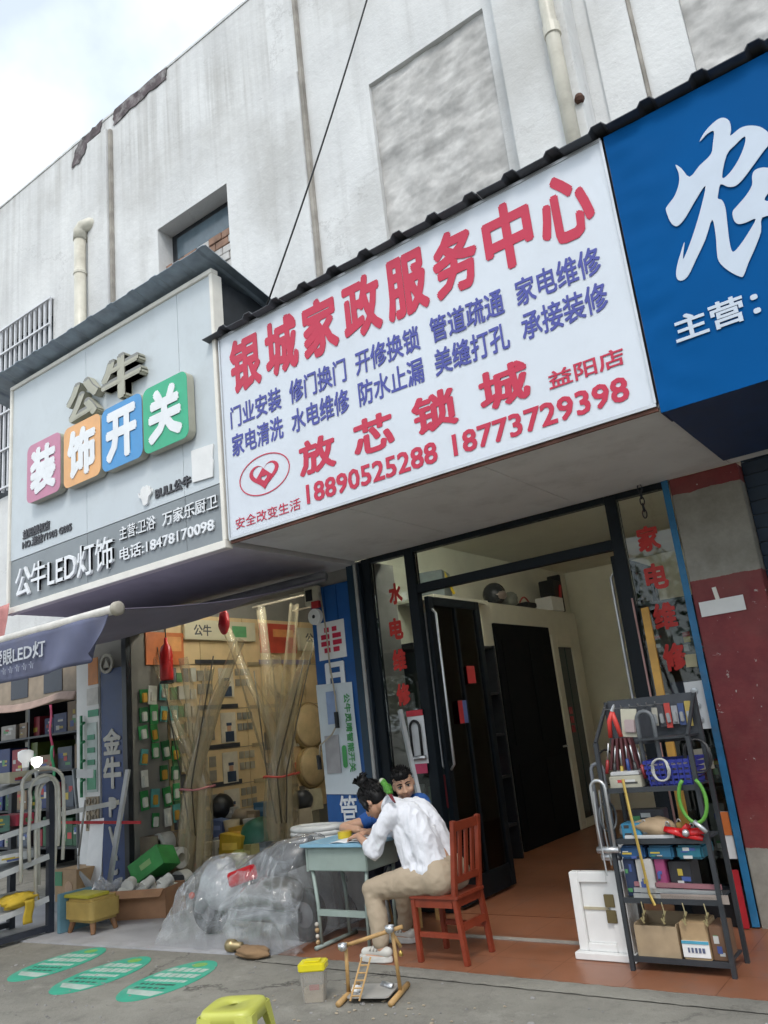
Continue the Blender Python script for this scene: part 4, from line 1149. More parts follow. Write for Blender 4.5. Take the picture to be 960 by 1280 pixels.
text(h2, '公', 0, 0, 0, 0, 0, 'letter_black', 0.003, 0.02, put=onside(9.08, 0.18, 2.88, 0.14, DX + 0.071))
card_r = box('red_banner', (DX + 0.02, 8.16, 2.72), (DX + 0.04, 8.9, 3.14), K(0.46, 0.06, 0.035, 0.5), label='red orange paper banner beside the header sign of the display wall', cat='banner')
box('orange_print', (DX + 0.0405, 8.42, 2.95), (DX + 0.043, 8.84, 3.06), K(0.6, 0.25, 0.08, 0.5), card_r)
b2 = box('red_banner', (DX + 0.02, 6.2, 2.55), (DX + 0.04, 6.78, 2.95), K(0.5, 0.14, 0.04, 0.5), label='orange shelf banner near the shop entrance, above the green packs', cat='banner')
box('orange_print', (DX + 0.0405, 6.5, 2.72), (DX + 0.043, 6.74, 2.9), K(0.6, 0.28, 0.10, 0.5), b2)
for k, (px_, r_, lab) in enumerate((((9.020, 1.668), 0.34, 'upper round tan ceiling lamp on the display wall'), ((9.020, 1.099), 0.30, 'lower round tan ceiling lamp on the display wall'), ((8.483, 2.330), 0.24, 'faint round tan ceiling lamp behind the second film bundle'))):
    y, z = px_
    lp = thing('ceiling_lamp', lab, 'lamp', (DX, y, z), 'round lamps on the display wall')
    MB().lathe((DX + 0.02, y, z), [(r_, -0.005), (r_, 0.05), (r_ * 0.96, 0.06)], 32, 'X').build('rim', K(0.33, 0.22, 0.09, 0.4), lp)
    MB().lathe((DX + 0.08, y, z), [(r_ * 0.93, 0.0), (r_ * 0.8, 0.03), (r_ * 0.4, 0.05)], 32, 'X').build('shade', K(0.60, 0.45, 0.25, 0.4), lp, smooth=True)
# header beam and the dark folded awning box above
box('cross_beam', (-8.07, 6.0, 2.97), (-5.15, 6.2, SOF - 0.04), K(0.1, 0.1, 0.11, 0.5), label='dark beam across the top of the left shop opening', cat='beam')
for (xa, ya), (xb, yb), r_, lab in (((-7.6, 7.6), (-5.3, 7.6), 0.014, 'front thin rail under the left shop ceiling'), ((-7.6, 8.4), (-5.3, 8.4), 0.014, 'rear thin rail under the left shop ceiling')):
    MB().tube([(xa, ya, 3.25), (xb, yb, 3.25)], r_, 6).build('ceiling_rail', K(0.3, 0.26, 0.2, 0.5), label=lab, cat='rail')

# ---- rolled-up film bundles
film_mat('film_amber', (0.985, 0.955, 0.88), (0.70, 0.61, 0.43), 0.20, 0.12, 3.0, 0.15, 0.25, 0.0)
def film_bundle(lab, base, waist, tips, rb_, rw, tie, dark=2):
    t = thing('film_bundle', lab, 'film bundle', base)
    bx, by, bz = base
    for k, tp in enumerate(tips):
        a = 2 * PI * k / len(tips) + 0.4
        tp = Vector(tp)
        w_ = Vector(waist) + Vector((math.cos(a) * rw * 0.62, math.sin(a) * rw * 0.62, 0))
        b0 = Vector((bx + math.cos(a) * rb_ * 0.6, by + math.sin(a) * rb_ * 0.6, bz))
        pts = []
        for i in range(9):
            u = i / 8
            pts.append(b0.lerp(w_, u))
        for i in range(1, 9):
            u = i / 8
            q = w_.lerp(tp, u)
            q.z += 0.10 * math.sin(PI * u)
            pts.append(q)
        prof = MB()
        n_ = 12
        rr = [rw * (0.62 - 0.06 * math.sin(i)) * (1 if i < 9 else 1 - 0.40 * (i - 8) / 8) for i in range(len(pts))]
        k0 = []
        for i, p in enumerate(pts):
            t_ = (pts[min(i + 1, len(pts) - 1)] - pts[max(i - 1, 0)]).normalized()
            s_ = Vector((0, 1, 0)).cross(t_).normalized()
            f_ = t_.cross(s_)
            for j in range(n_):
                ang = a + 5.4 * j / (n_ - 1)
                prof.v.append(p + s_ * math.cos(ang) * rr[i] + f_ * math.sin(ang) * rr[i])
        for i in range(len(pts) - 1):
            for j in range(n_ - 1):
                q = i * n_ + j
                prof.f.append((q, q + 1, q + 1 + n_, q + n_))
        prof.build('rolled_film', 'film_amber', t, smooth=True)
    for k in range(dark):                                        # dark edge strips stuck in the bundle
        tp = Vector(tips[k * 2 % len(tips)]) + Vector((0.05, 0.02, 0.12))
        MB().tube([Vector(waist) + Vector((rw * 0.5 * (k - 0.5), -rw * 0.6, -0.5)), Vector(waist) + Vector((rw * (k - 0.5), -rw, 0.05)), tp], [0.007, 0.007, 0.007], 6).build('dark_strip', K(0.06, 0.055, 0.045, 0.4), t, smooth=True)
    ring = [Vector(waist) + Vector((math.cos(2 * PI * i / 20) * rw * 1.32, math.sin(2 * PI * i / 20) * rw * 1.32, 0.01 * math.sin(i))) for i in range(21)]
    MB().tube(ring, 0.012, 6, caps=False).build('tie', tie, t, smooth=True)
    return t
film_bundle('tall bundle of clear amber film rolls tied with pink string, nearer the street', (-7.62, 6.42, 0.004), (-7.473, 6.420, 1.083),
            [(-8.098, 6.350, 2.645), (-7.491, 6.300, 2.562), (-7.044, 6.300, 2.393), (-6.632, 6.400, 2.644), (-6.995, 6.500, 2.240), (-7.976, 6.500, 1.880)], 0.21, 0.15, K(0.6, 0.22, 0.24, 0.5))
film_bundle('second bundle of clear amber film rolls tied with red string, deeper in the shop', (-6.890, 7.100, 0.197), (-6.705, 7.000, 1.121),
            [(-7.015, 6.900, 2.217), (-6.524, 6.850, 2.435), (-6.200, 6.900, 2.246), (-7.565, 7.100, 2.902), (-6.070, 7.000, 2.575), (-7.059, 7.200, 3.129), (-6.401, 7.100, 3.058)], 0.20, 0.155, K(0.6, 0.08, 0.06, 0.5), 3)

# ---- green blister packs hanging on the pegboard by the entrance
pgb = box('pegboard', (-8.095, 6.06, 0.75), (-8.075, 6.51, 2.5), K(0.10, 0.13, 0.10, 0.6), label='dark pegboard full of hanging packs at the left shop entrance', cat='pegboard')
pcol = [((0.03, 0.22, 0.06), 'green'), ((0.05, 0.30, 0.10), 'bright green'), ((0.62, 0.62, 0.58), 'white'), ((0.02, 0.14, 0.05), 'dark green'), ((0.10, 0.35, 0.33), 'teal')]
for r_ in range(7):
    for q_ in range(4):
        y = 6.08 + q_ * 0.145
        z = 2.32 - r_ * 0.235
        if (r_ * 5 + q_ * 3) % 7 == 2: continue
        y += random.uniform(-0.022, 0.022)
        z += random.uniform(-0.04, 0.03)
        hh = random.uniform(0.15, 0.23)
        (cc, nm) = pcol[(r_ * 3 + q_ * 2 + (r_ * q_) % 3) % 5]
        o = thing('blister_pack', '%s hanging pack, %s row from the top, %s column from the street' % (nm, ordn[r_], ordn[q_]), 'pack', (-8.05, y, z), 'packs on the pegboard')
        tl = random.uniform(-0.16, 0.16)
        MB().obox((-8.045 + 0.01 * q_ % 0.02, y + 0.06, z - 0.1), (0.012, random.uniform(0.09, 0.13), hh), Matrix.Rotation(tl, 3, 'X')).build('card', K(*cc, 0.4), o)
        MB().obox((-8.03, y + 0.06, z - 0.12), (0.03, 0.07, 0.11), Matrix.Rotation(tl, 3, 'X')).build('blister', K(0.62, 0.62, 0.57, 0.25) if (r_ + q_) % 3 else K(0.55, 0.30, 0.05, 0.3), o, bevel=0.008)
# red things hanging at the entrance
rt = thing('fire_extinguisher', 'red cylinder hanging at the entrance above the green packs', 'cylinder', (-7.560, 6.100, 2.313))
x, z = -7.611, 2.550
MB().lathe((x, 6.15, z), [(0.02, 0.26), (0.025, 0.19), (0.06, 0.15), (0.075, 0.08), (0.078, -0.22), (0.07, -0.24)], 18).build('body', K(0.55, 0.02, 0.02, 0.3), rt, smooth=True)
MB().lathe((x, 6.15, z), [(0.08, -0.27), (0.08, -0.241)], 18).build('foot_ring', 'black', rt)
MB().tube([(x, 6.15, z + 0.25), (x, 6.15, SOF - 0.06)], 0.006, 6).build('cord', 'black', rt)
rt = thing('red_bag', 'glossy red bag hanging under the awning edge in the left shop', 'bag', (-6.811, 6.300, 2.668))
x, z = -6.770, 2.862
blob((x, 6.3, z), 0.095, (0.8, 0.5, 1.5), 5, 0.15).build('pouch', K(0.5, 0.02, 0.03, 0.3), rt, smooth=True)
MB().tube([(x, 6.3, z + 0.1), (x, 6.3, SOF - 0.05)], 0.006, 6).build('cord', 'black', rt)

# ---- entrance column left: dark blue brand board, white panel, stickers
jn = thing('advertising_board', 'navy pipe-brand board with white lettering at the left edge of the left shop', 'board', (-8.33, 5.98, 0.1))
box('panel', (-8.60, 5.95, 0.14), (-8.17, 5.99, 2.55), M('ad_navy', (0.015, 0.045, 0.16), 0.45, var=0.1, bmp=0.03), jn, bevel=0.004)
box('post', (-8.165, 5.93, 0.004), (-8.075, 5.995, SOF - 0.05), 'steel_dark', jn, bevel=0.004)
cx, cz = -8.46, 2.62
ro = [(cx + 0.13 * math.cos(2 * PI * i / 24), cz + 0.12 * math.sin(2 * PI * i / 24)) for i in range(24)]
ri = [(cx + 0.095 * math.cos(2 * PI * i / 24), cz + 0.085 * math.sin(2 * PI * i / 24)) for i in range(24)]
outline(jn, [ro, ri], 5.948, K(0.42, 0.40, 0.34, 0.5), 0.02, 'emblem')
outline(jn, [[(cx - 0.06, cz - 0.05), (cx + 0.06, cz - 0.05), (cx, cz + 0.06)]], 5.948, K(0.42, 0.40, 0.34, 0.5), 0.02, 'emblem')
for ch, z0_, h_, w_ in (('金', 1.55, 0.30, 0.34), ('牛', 1.17, 0.36, 0.34), ('P', 0.86, 0.22, 0.15), ('V', 0.54, 0.22, 0.17), ('C', 0.24, 0.22, 0.15)):
    text(jn, ch, -8.385 - w_ / 2, -8.385 + w_ / 2, z0_, z0_ + h_, 5.949, K(0.50, 0.49, 0.45, 0.5), 0.008, 0.04)
wp = thing('door_panel', 'tall white door panel beside the navy board, hung with green posters', 'panel', (-8.85, 5.98, 0.1))
box('leaf', (-9.09, 5.94, 0.05), (-8.625, 5.985, 2.72), 'white', wp, bevel=0.005)
for lo, hi_, cc in (((-8.83, 5.93, 2.40), (-8.63, 5.938, 2.72), (0.62, 0.22, 0.04)), ((-8.86, 5.93, 2.16), (-8.63, 5.938, 2.36), (0.62, 0.60, 0.56)), ((-8.84, 5.93, 2.02), (-8.63, 5.938, 2.10), (0.04, 0.30, 0.16)), ((-8.86, 5.928, 1.15), (-8.66, 5.938, 1.95), (0.50, 0.58, 0.56)), ((-8.85, 5.92, 1.18), (-8.68, 5.9275, 1.40), (0.10, 0.34, 0.20)), ((-8.88, 5.92, 0.72), (-8.63, 5.938, 1.1), (0.36, 0.29, 0.2))):
    box('poster', lo, hi_, K(*cc, 0.5), wp)
for z in (1.75, 1.6, 1.46): box('print', (-8.84, 5.92, z), (-8.70, 5.9275, z + 0.06), K(0.05, 0.26, 0.15, 0.5), wp)
for r_ in range(4):
    for q_ in range(2):
        MB().lathe((-8.81 + q_ * 0.11, 5.918, 0.78 + r_ * 0.09), [(0.042, 0), (0.042, -0.012), (0.03, -0.013), (0.03, -0.002)], 14, 'Y').build('round_sample', K(0.28, 0.24, 0.18, 0.5), wp)
cb = thing('plastic_clasp', 'green plastic pipe rack hung on the white door panel', 'rack', (-8.85, 5.9, 1.2))
for k in range(4): MB().tube([(-8.93, 5.9, 1.15 + k * 0.22), (-8.93, 5.9, 1.28 + k * 0.22), (-8.86, 5.89, 1.30 + k * 0.22)], 0.018, 8).build('hook', K(0.02, 0.22, 0.09, 0.4), cb, smooth=True)
MB().bar((-8.94, 5.905, 1.1), (-8.94, 5.905, 2.05), 0.025).build('stem', K(0.02, 0.22, 0.09, 0.4), cb)

# ---- far-left shop: dark room with shelves of goods
fs = thing('goods_shelf', 'dark shelving with mixed cartons in the dim shop at the far left', 'shelf', (-11, 7.6, 0))
for x in (-14.0, -12.5, -11.0, -9.3): box('upright', (x, 7.3, 0.0), (x + 0.04, 8.1, 2.6), 'steel_dark', fs)
for z in (0.3, 0.85, 1.4, 1.95): box('board', (-13.95, 7.28, z), (-9.25, 8.12, z + 0.03), 'steel_dark', fs)
gc = [((0.30, 0.03, 0.05), 'maroon'), ((0.08, 0.10, 0.13), 'slate'), ((0.10, 0.14, 0.03), 'olive'), ((0.35, 0.33, 0.30), 'pale grey'), ((0.03, 0.10, 0.05), 'bottle green'), ((0.25, 0.17, 0.10), 'kraft'), ((0.03, 0.05, 0.16), 'navy')]
lv = ['lowest', 'second', 'third', 'top']
for zi, z in enumerate((0.331, 0.881, 1.431, 1.981)):
    x = -11.0
    k = 0
    while x > -13.4:
        w_ = random.uniform(0.2, 0.45)
        cc, nm = random.choice(gc)
        lo_, hi_ = (x - w_, 7.32 + random.uniform(0, 0.1), z), (x, 8.0, z + random.uniform(0.22, 0.46))
        o = box('carton', lo_, hi_, K(*cc, 0.5), bevel=0.005,
            label='%s carton, %s from the right on the %s shelf of the far-left shop' % (nm, ordn[k], lv[zi]), cat='box', group='cartons in the far-left shop')
        prints(o, lo_, hi_)
        x -= w_ + random.uniform(0.02, 0.08)
        k += 1
vb = thing('ventilation_band', 'tan boarded band with dark square openings above the far-left shop', 'wall panel', (-10.5, 6.05, 2.5))
box('board', (-13, 6.03, 2.28), (-9.13, 6.08, 3.0), K(0.30, 0.24, 0.18, 0.7), vb)
for x in (-9.95, -10.75, -11.6): box('opening', (x, 6.02, 2.42), (x + 0.42, 6.0295, 2.9), K(0.02, 0.025, 0.04, 0.4), vb)
def swag(u, v): return (-13 + 3.86 * u, 5.99 - 0.05 * v, 2.40 - 0.10 * v - 0.06 * math.sin(PI * ((u * 2.2) % 1)))
MB().grid(swag, 60, 6).build('cloth_swag', K(0.34, 0.24, 0.20, 0.8), label='faded tan cloth sagging along the top of the far-left shop', cat='cloth', smooth=True, solid=0.008)
MB().grid(lambda u, v: (-9.6 + 0.05 * u + 0.03 * math.sin(v * 5), 5.9 + 0.02 * math.sin(v * 9), 1.5 + 0.75 * v), 3, 14).build('ribbon', K(0.45, 0.03, 0.10, 0.6), label='red ribbon hanging at the far-left shop door', cat='ribbon', smooth=True, solid=0.004)
MB().grid(lambda u, v: (-9.53 + 0.06 * u, 5.88 + 0.02 * math.sin(v * 6), 1.32 + 0.42 * v), 3, 8).build('ribbon', K(0.02, 0.28, 0.10, 0.6), label='green ribbon hanging under the red one at the far-left shop', cat='ribbon', smooth=True, solid=0.004)

# ---- awning with valance over the left pavement
aw = thing('retractable_awning', 'slate-blue fabric awning with lettered valance over the left shop', 'awning', (-6.5, 5.6, 2.5))
M('awning_cloth', (0.11, 0.12, 0.195), 0.75, var=0.12, scale=4, bmp=0.15, bscale=150, dirt=0.2)
M('awning_purple', (0.21, 0.19, 0.26), 0.75, var=0.1, scale=4, bmp=0.15, bscale=150)
def canopy(u, v):
    x = -9.4 + 4.68 * u
    y = 3.4 + 2.3 * v
    s = 2.50 + 0.42 * v - 0.16 * math.sin(PI * v) * (0.7 + 0.3 * math.cos(u * 9)) - 0.02 * math.sin(u * 25) * math.sin(PI * v)
    return (x, y, s)
MB().grid(canopy, 60, 20).build('canopy', 'awning_purple', aw, smooth=True, solid=0.005)
MB().tube([(-9.45, 3.385, 2.50), (-4.72, 3.385, 2.50)], 0.036, 14).build('front_bar', K(0.62, 0.60, 0.56, 0.4), aw, smooth=True)
MB().lathe((-4.72, 3.385, 2.50), [(0.043, 0), (0.05, 0.01), (0.05, 0.045), (0.03, 0.055)], 16, 'X').build('end_cap', K(0.36, 0.33, 0.27, 0.5), aw, smooth=True)
def val(u, v):
    x = -9.4 + 4.64 * u
    lift = max(0, (u - 0.94) / 0.06)
    fold = 0.03 * math.sin(u * 46 + 2.0 * v) * (0.25 + v) * (0.3 + min(1.0, max(0.0, (u - 0.80) * 8)))
    fold += 0.012 * noise.noise(Vector((u * 30, v * 2, 4))) * v
    return (x - 0.20 * v * lift * 0.9, 3.355 + fold, 2.478 - (0.315 - 0.05 * lift) * v + 0.012 * math.sin(u * 14) * v)
MB().grid(val, 190, 10).build('valance', 'awning_cloth', aw, smooth=True, solid=0.004)
def onval(x0_, w_, z0_, h_): return lambda u, v, d: (x0_ + w_ * u, 3.345 + val((x0_ + w_ * u + 9.4) / 4.64, 0.5)[1] - 3.355 - 0.008 + d, z0_ + h_ * v)
text(aw, '爱眼LED灯', 0, 0, 0, 0, 0, K(0.50, 0.52, 0.56, 0.6), 0.003, 0.02, put=onval(-6.24, 0.72, 2.285, 0.125))
for k in range(6):
    x = -6.14 + k * 0.095
    MB().box((x, 3.318, 2.215), (x + 0.012, 3.321, 2.265)).box((x - 0.02, 3.318, 2.24), (x + 0.04, 3.321, 2.248)).box((x + 0.025, 3.318, 2.21), (x + 0.034, 3.321, 2.25)).build('faded_print', K(0.26, 0.28, 0.36, 0.6), aw)
for x in (-8.9,): MB().bar((x, 5.7, 2.75), (x - 0.3, 4.4, 2.36), 0.035).bar((x - 0.3, 4.4, 2.36), (x, 3.42, 2.48), 0.03).build('folding_arm', K(0.4, 0.4, 0.4, 0.4), aw)
MB().tube([(-9.4, 5.72, 2.95), (-4.75, 5.72, 2.95)], 0.05, 12).build('roller', K(0.25, 0.25, 0.27, 0.4), aw, smooth=True)
# hanging pale red cloth at the left corner of the grey sign
MB().grid(lambda u, v: (-7.98 + 0.30 * u - 0.05 * v, 4.25 + 0.02 * math.sin(u * 8 + v * 3), 3.06 - 0.52 * v + 0.06 * u), 8, 10).build('faded_flag', K(0.55, 0.24, 0.22, 0.7), label='faded pink cloth strip hanging from the corner of the grey signboard', cat='cloth', smooth=True, solid=0.004)
# lit bulbs at the far left
for k, (px_, r_, lab) in enumerate((((-9.122, 5.300, 1.614), 0.085, 'larger white bulb on the shelf of the far-left shop'), ((-8.804, 5.250, 1.546), 0.06, 'smaller glowing white bulb beside the larger one'))):
    lb = thing('led_bulb', lab, 'bulb', px_)
    x, y, z = px_
    MB().lathe((x, y, z - r_ * 0.6), [(r_ * 0.4, -0.05), (r_ * 0.45, 0), (r_ * 0.95, r_ * 0.5), (r_, r_ * 1.1), (r_ * 0.98, r_ * 1.5), (r_ * 0.5, r_ * 1.72), (0.004, r_ * 1.76)], 18).build('globe', M('bulb_lit', (1.0, 0.98, 0.95), 0.4, emit=3.0, var=0.0, bmp=0) if k else M('bulb_dim', (0.85, 0.86, 0.86), 0.4, emit=0.25, var=0.0, bmp=0), lb, smooth=True)
    MB().lathe((x, y, z - r_ * 0.6), [(r_ * 0.3, -0.12), (r_ * 0.4, -0.051)], 12).build('cap', 'alu', lb)

# ================================================================== THINGS ON THE PAVEMENT
# ---- green oval floor stickers
M('sticker_green', (0.045, 0.37, 0.245), 0.6, var=0.1, scale=5, bmp=0.05, dirt=0.65, dirtcol=(0.3, 0.33, 0.29))
M('sticker_pale', (0.42, 0.52, 0.46), 0.6, var=0.15, scale=9, bmp=0.0, dirt=0.3)
for k, (cx, cy, lab) in enumerate(((-6.40, 4.02, 'leftmost of the three'), (-5.70, 3.93, 'middle one of the three'), (-5.02, 3.99, 'rightmost of the three'))):
    t = thing('floor_sticker', '%s green oval advertising stickers on the cement' % lab, 'sticker', (cx, cy, 0), 'green oval floor stickers')
    rot = 0.17
    def pt(a, b_): return (cx + a * math.cos(rot) - b_ * math.sin(rot), cy + a * math.sin(rot) + b_ * math.cos(rot))
    MB().prism_xy([pt(0.235 * math.cos(2 * PI * i / 48), 0.44 * math.sin(2 * PI * i / 48)) for i in range(48)], -0.0118, -0.0085).build('disc', 'sticker_green', t)
    def strip(a0, a1, b0, b1, mt, nm='print', z=-0.007):
        MB().prism_xy([pt(a0, b0), pt(a1, b0), pt(a1, b1), pt(a0, b1)], -0.0084, z).build(nm, mt, t)
    for r_, (b0, h_, n_, w_) in enumerate(((0.17, 0.09, 5, 0.34), (0.05, 0.085, 6, 0.38), (-0.05, 0.05, 9, 0.36))):
        for q_ in range(n_):
            a0 = -w_ / 2 + q_ * w_ / n_
            strip(a0, a0 + w_ / n_ * 0.8, b0, b0 + h_ * random.uniform(0.8, 1.0), 'sticker_pale')
    for q_ in range(7): strip(-0.16 + q_ * 0.046, -0.16 + q_ * 0.046 + random.uniform(0.02, 0.04), -0.12, -0.09, K(0.05, 0.12, 0.09, 0.6))
    for q_ in range(5): strip(-0.14 + q_ * 0.055, -0.14 + q_ * 0.055 + 0.035, -0.19, -0.165, K(0.05, 0.12, 0.09, 0.6))
    MB().prism_xy([pt(-0.16, -0.22), pt(0.17, -0.24), pt(0.13, -0.33), pt(-0.1, -0.30)], -0.0084, -0.0072).build('print', 'sticker_pale', t)
    MB().prism_xy([pt(0.06 * math.cos(2 * PI * i / 16), 0.33 + 0.05 * math.sin(2 * PI * i / 16)) for i in range(16)], -0.0084, -0.0072).build('print', K(0.20, 0.42, 0.10, 0.5), t)

# ---- yellow-green plastic stool
stl = thing('plastic_stool', 'lime yellow plastic stool at the bottom edge of the picture', 'stool', (-3.36, 3.06, -0.012), rz=R(24))
LM = M('lime_plastic', (0.50, 0.51, 0.10), 0.35, var=0.05, bmp=0.04, dirt=0.1, dirtcol=(0.4, 0.42, 0.15))
seat = MB()
ring = []
def sq(r, e=4.5, n_=40): return [(r * math.copysign(abs(math.cos(a)) ** (2 / e), math.cos(a)), r * math.copysign(abs(math.sin(a)) ** (2 / e), math.sin(a))) for a in [2 * PI * i / n_ for i in range(n_)]]
lev = [(0.022, 0.276), (0.024, 0.285), (0.12, 0.287), (0.133, 0.283), (0.140, 0.270), (0.146, 0.225)]
for r_, z in lev:
    for x, y in (sq(r_) if r_ > 0.05 else sq(r_, 2)): seat.v.append(Vector((x, y, z)))
for i in range(len(lev) - 1):
    for j in range(40):
        a, b_ = i * 40 + j, i * 40 + (j + 1) % 40
        seat.f.append((a, b_, b_ + 40, a + 40))
seat.build('seat', LM, stl, local=True, smooth=True, solid=0.004)
for sx in (-1, 1):
    for sy in (-1, 1):
        mb = MB()
        for z, o_, w_ in ((0.265, 0.141, 0.085), (0.14, 0.160, 0.06), (0.0, 0.180, 0.045)):
            q = [(o_, o_ - w_), (o_, o_ - 0.02), (o_ - 0.02, o_), (o_ - w_, o_), (o_ - w_, o_ - 0.006), (o_ - 0.022, o_ - 0.007), (o_ - 0.007, o_ - 0.022), (o_ - 0.006, o_ - w_)]
            mb.v += [Vector((sx * x, sy * y, z)) for x, y in q]
        for i in range(2):
            for j in range(8):
                a, b_ = i * 8 + j, i * 8 + (j + 1) % 8
                mb.f.append((a, b_, b_ + 8, a + 8))
        mb.f += [tuple(range(8)), tuple(range(16, 24))]
        mb.build('leg', LM, stl, local=True)

# ---- tub with yellow lid
tub = thing('plastic_tub', 'clear tub of seeds with a bright yellow lid on the pavement', 'tub', (-3.65, 3.97, -0.012), rz=R(28))
film_mat('tub_clear', (0.93, 0.92, 0.9), (0.55, 0.52, 0.47), 0.35, 0.2, 3, 0.2)
def rbox(lo, hi, r): return MB().prism_xy(rrect(lo[0], hi[0], lo[1], hi[1], r), lo[2], hi[2])
mb = MB()
for z, s in ((0.0, 0.85), (0.17, 1.0)):
    for x, y in rrect(-0.075 * s, 0.075 * s, -0.055 * s, 0.055 * s, 0.015): mb.v.append(Vector((x, y, z)))
k = 24
mb.f = [tuple(range(k))[::-1]] + [(j, (j + 1) % k, (j + 1) % k + k, j + k) for j in range(k)]
mb.build('body', 'tub_clear', tub, local=True, smooth=False)
rbox((-0.058, -0.042, 0.004), (0.058, 0.042, 0.075), 0.012).build('contents', K(0.46, 0.38, 0.28, 0.8), tub, local=True)
rbox((-0.02, -0.046, 0.07), (0.04, -0.043, 0.10), 0.002).build('label', K(0.5, 0.08, 0.08, 0.5), tub, local=True)
rbox((-0.083, -0.063, 0.171), (0.083, 0.063, 0.215), 0.018).build('lid', M('lid_yellow', (0.72, 0.62, 0.02), 0.35, var=0.05), tub, local=True, bevel=0.006)
rbox((-0.05, -0.035, 0.2155), (0.05, 0.035, 0.224), 0.012).build('grip', 'lid_yellow', tub, local=True, bevel=0.003)

# ---- parrot play stand
ps = thing('parrot_stand', 'wooden parrot play stand with steel cups and a small ladder', 'stand', (-3.33, 4.13, -0.012), rz=R(18))
WD = M('wood_pale', (0.46, 0.28, 0.11), 0.55, var=0.2, scale=12, bmp=0.1)
for x in (-0.16, 0.16):
    MB().tube([(x, -0.17, 0.017), (x, 0.17, 0.017)], 0.017, 10).build('base_rail', WD, ps, local=True, smooth=True)
    MB().tube([(x, 0.0 if x < 0 else 0.02, 0.03), (x * 0.95, 0.0, 0.30 if x < 0 else 0.38)], 0.012, 8).build('upright', WD, ps, local=True, smooth=True)
MB().tube([(-0.20, 0.0, 0.27), (0.22, 0.0, 0.375)], 0.012, 8).build('perch', WD, ps, local=True, smooth=True)
MB().tube([(0.13, 0.0, 0.38), (0.19, 0.02, 0.26)], 0.011, 8).build('perch', WD, ps, local=True, smooth=True)
rbox((-0.13, -0.12, 0.03), (0.13, 0.13, 0.036), 0.02).build('tray', K(0.33, 0.32, 0.30, 0.35), ps, local=True)
for x, z in ((-0.16, 0.285), (0.15, 0.375)):
    MB().lathe((x, -0.035, z), [(0.015, -0.024), (0.026, -0.012), (0.028, 0.016), (0.025, 0.016), (0.023, -0.008), (0.004, -0.016)], 16).build('cup', 'alu', ps, local=True, smooth=True)
ld = MB()
for s in (-1, 1): ld.tube([(-0.06 + s * 0.028, -0.16, 0.03), (-0.02 + s * 0.028, -0.02, 0.22)], 0.006, 6)
ld.build('ladder_rail', WD, ps, local=True)
for i in range(5): MB().tube([(-0.055 + 0.038 * i / 5 - 0.028, -0.145 + 0.125 * i / 5, 0.052 + 0.165 * i / 5), (-0.055 + 0.038 * i / 5 + 0.028, -0.145 + 0.125 * i / 5, 0.052 + 0.165 * i / 5)], 0.005, 6).build('rung', WD, ps, local=True)
MB().lathe((0.185, 0.02, 0.215), [(0.004, 0.03), (0.012, 0.02), (0.016, 0.0), (0.004, -0.006)], 10).build('bell', K(0.6, 0.42, 0.12, 0.3, metal=0.8), ps, local=True, smooth=True)
MB().tube([(0.02, 0.1, 0.045), (0.11, 0.03, 0.05)], 0.018, 10, flat=0.5).build('steel_scoop', 'alu', ps, local=True, smooth=True)
blob((-0.1, -0.02, 0.05), 0.03, (1, 1, 0.8), 2, 0.3).build('feed_cup', 'white', ps, local=True, smooth=True)
# crumbs scattered round the stand
cr = MB()
for k in range(40):
    a, r_ = random.uniform(0, 2 * PI), random.uniform(0.15, 0.8)
    x, y = -3.3 + r_ * 1.4 * math.cos(a), 4.0 + r_ * 0.5 * math.sin(a)
    if y > 4.45: continue
    q = blob((x, y, -0.008), random.uniform(0.004, 0.010), (1.3, 1, 0.5), k, 0.5, 7, 4)
    cr.add(q.v, q.f)
gr = MB()
rnd = random.Random(5)
for k in range(420):
    x, y = rnd.uniform(-8.5, -0.6), rnd.uniform(2.6, 4.46)
    q = blob((x, y, -0.010), rnd.uniform(0.003, 0.010) * (2.0 if rnd.random() < 0.06 else 1), (1.2, 1, 0.6), k, 0.4, 6, 4)
    gr.add(q.v, q.f)
gr.build('grit', 'concrete', label='loose grit and small stones scattered over the cement pavement', cat='grit', kind='stuff')
cr.build('seed_husks', K(0.36, 0.30, 0.22, 0.8), label='seed husks scattered on the cement round the parrot stand', cat='crumbs', kind='stuff')
# brass tap on a rag near the wrapped scooter
tp = thing('brass_tap', 'brown rag with a brass pipe fitting lying on the apron edge', 'fitting', (-4.9, 4.55, 0))
blob((-4.78, 4.56, 0.03), 0.12, (1.4, 0.6, 0.35), 8, 0.35).build('rag', K(0.24, 0.15, 0.08, 0.9), tp, smooth=True)
MB().lathe((-5.02, 4.6, 0.05), [(0.03, -0.06), (0.045, -0.055), (0.045, 0.0), (0.03, 0.004), (0.03, 0.08)], 14, 'X').build('fitting', K(0.42, 0.33, 0.18, 0.35, metal=0.6), tp, smooth=True)

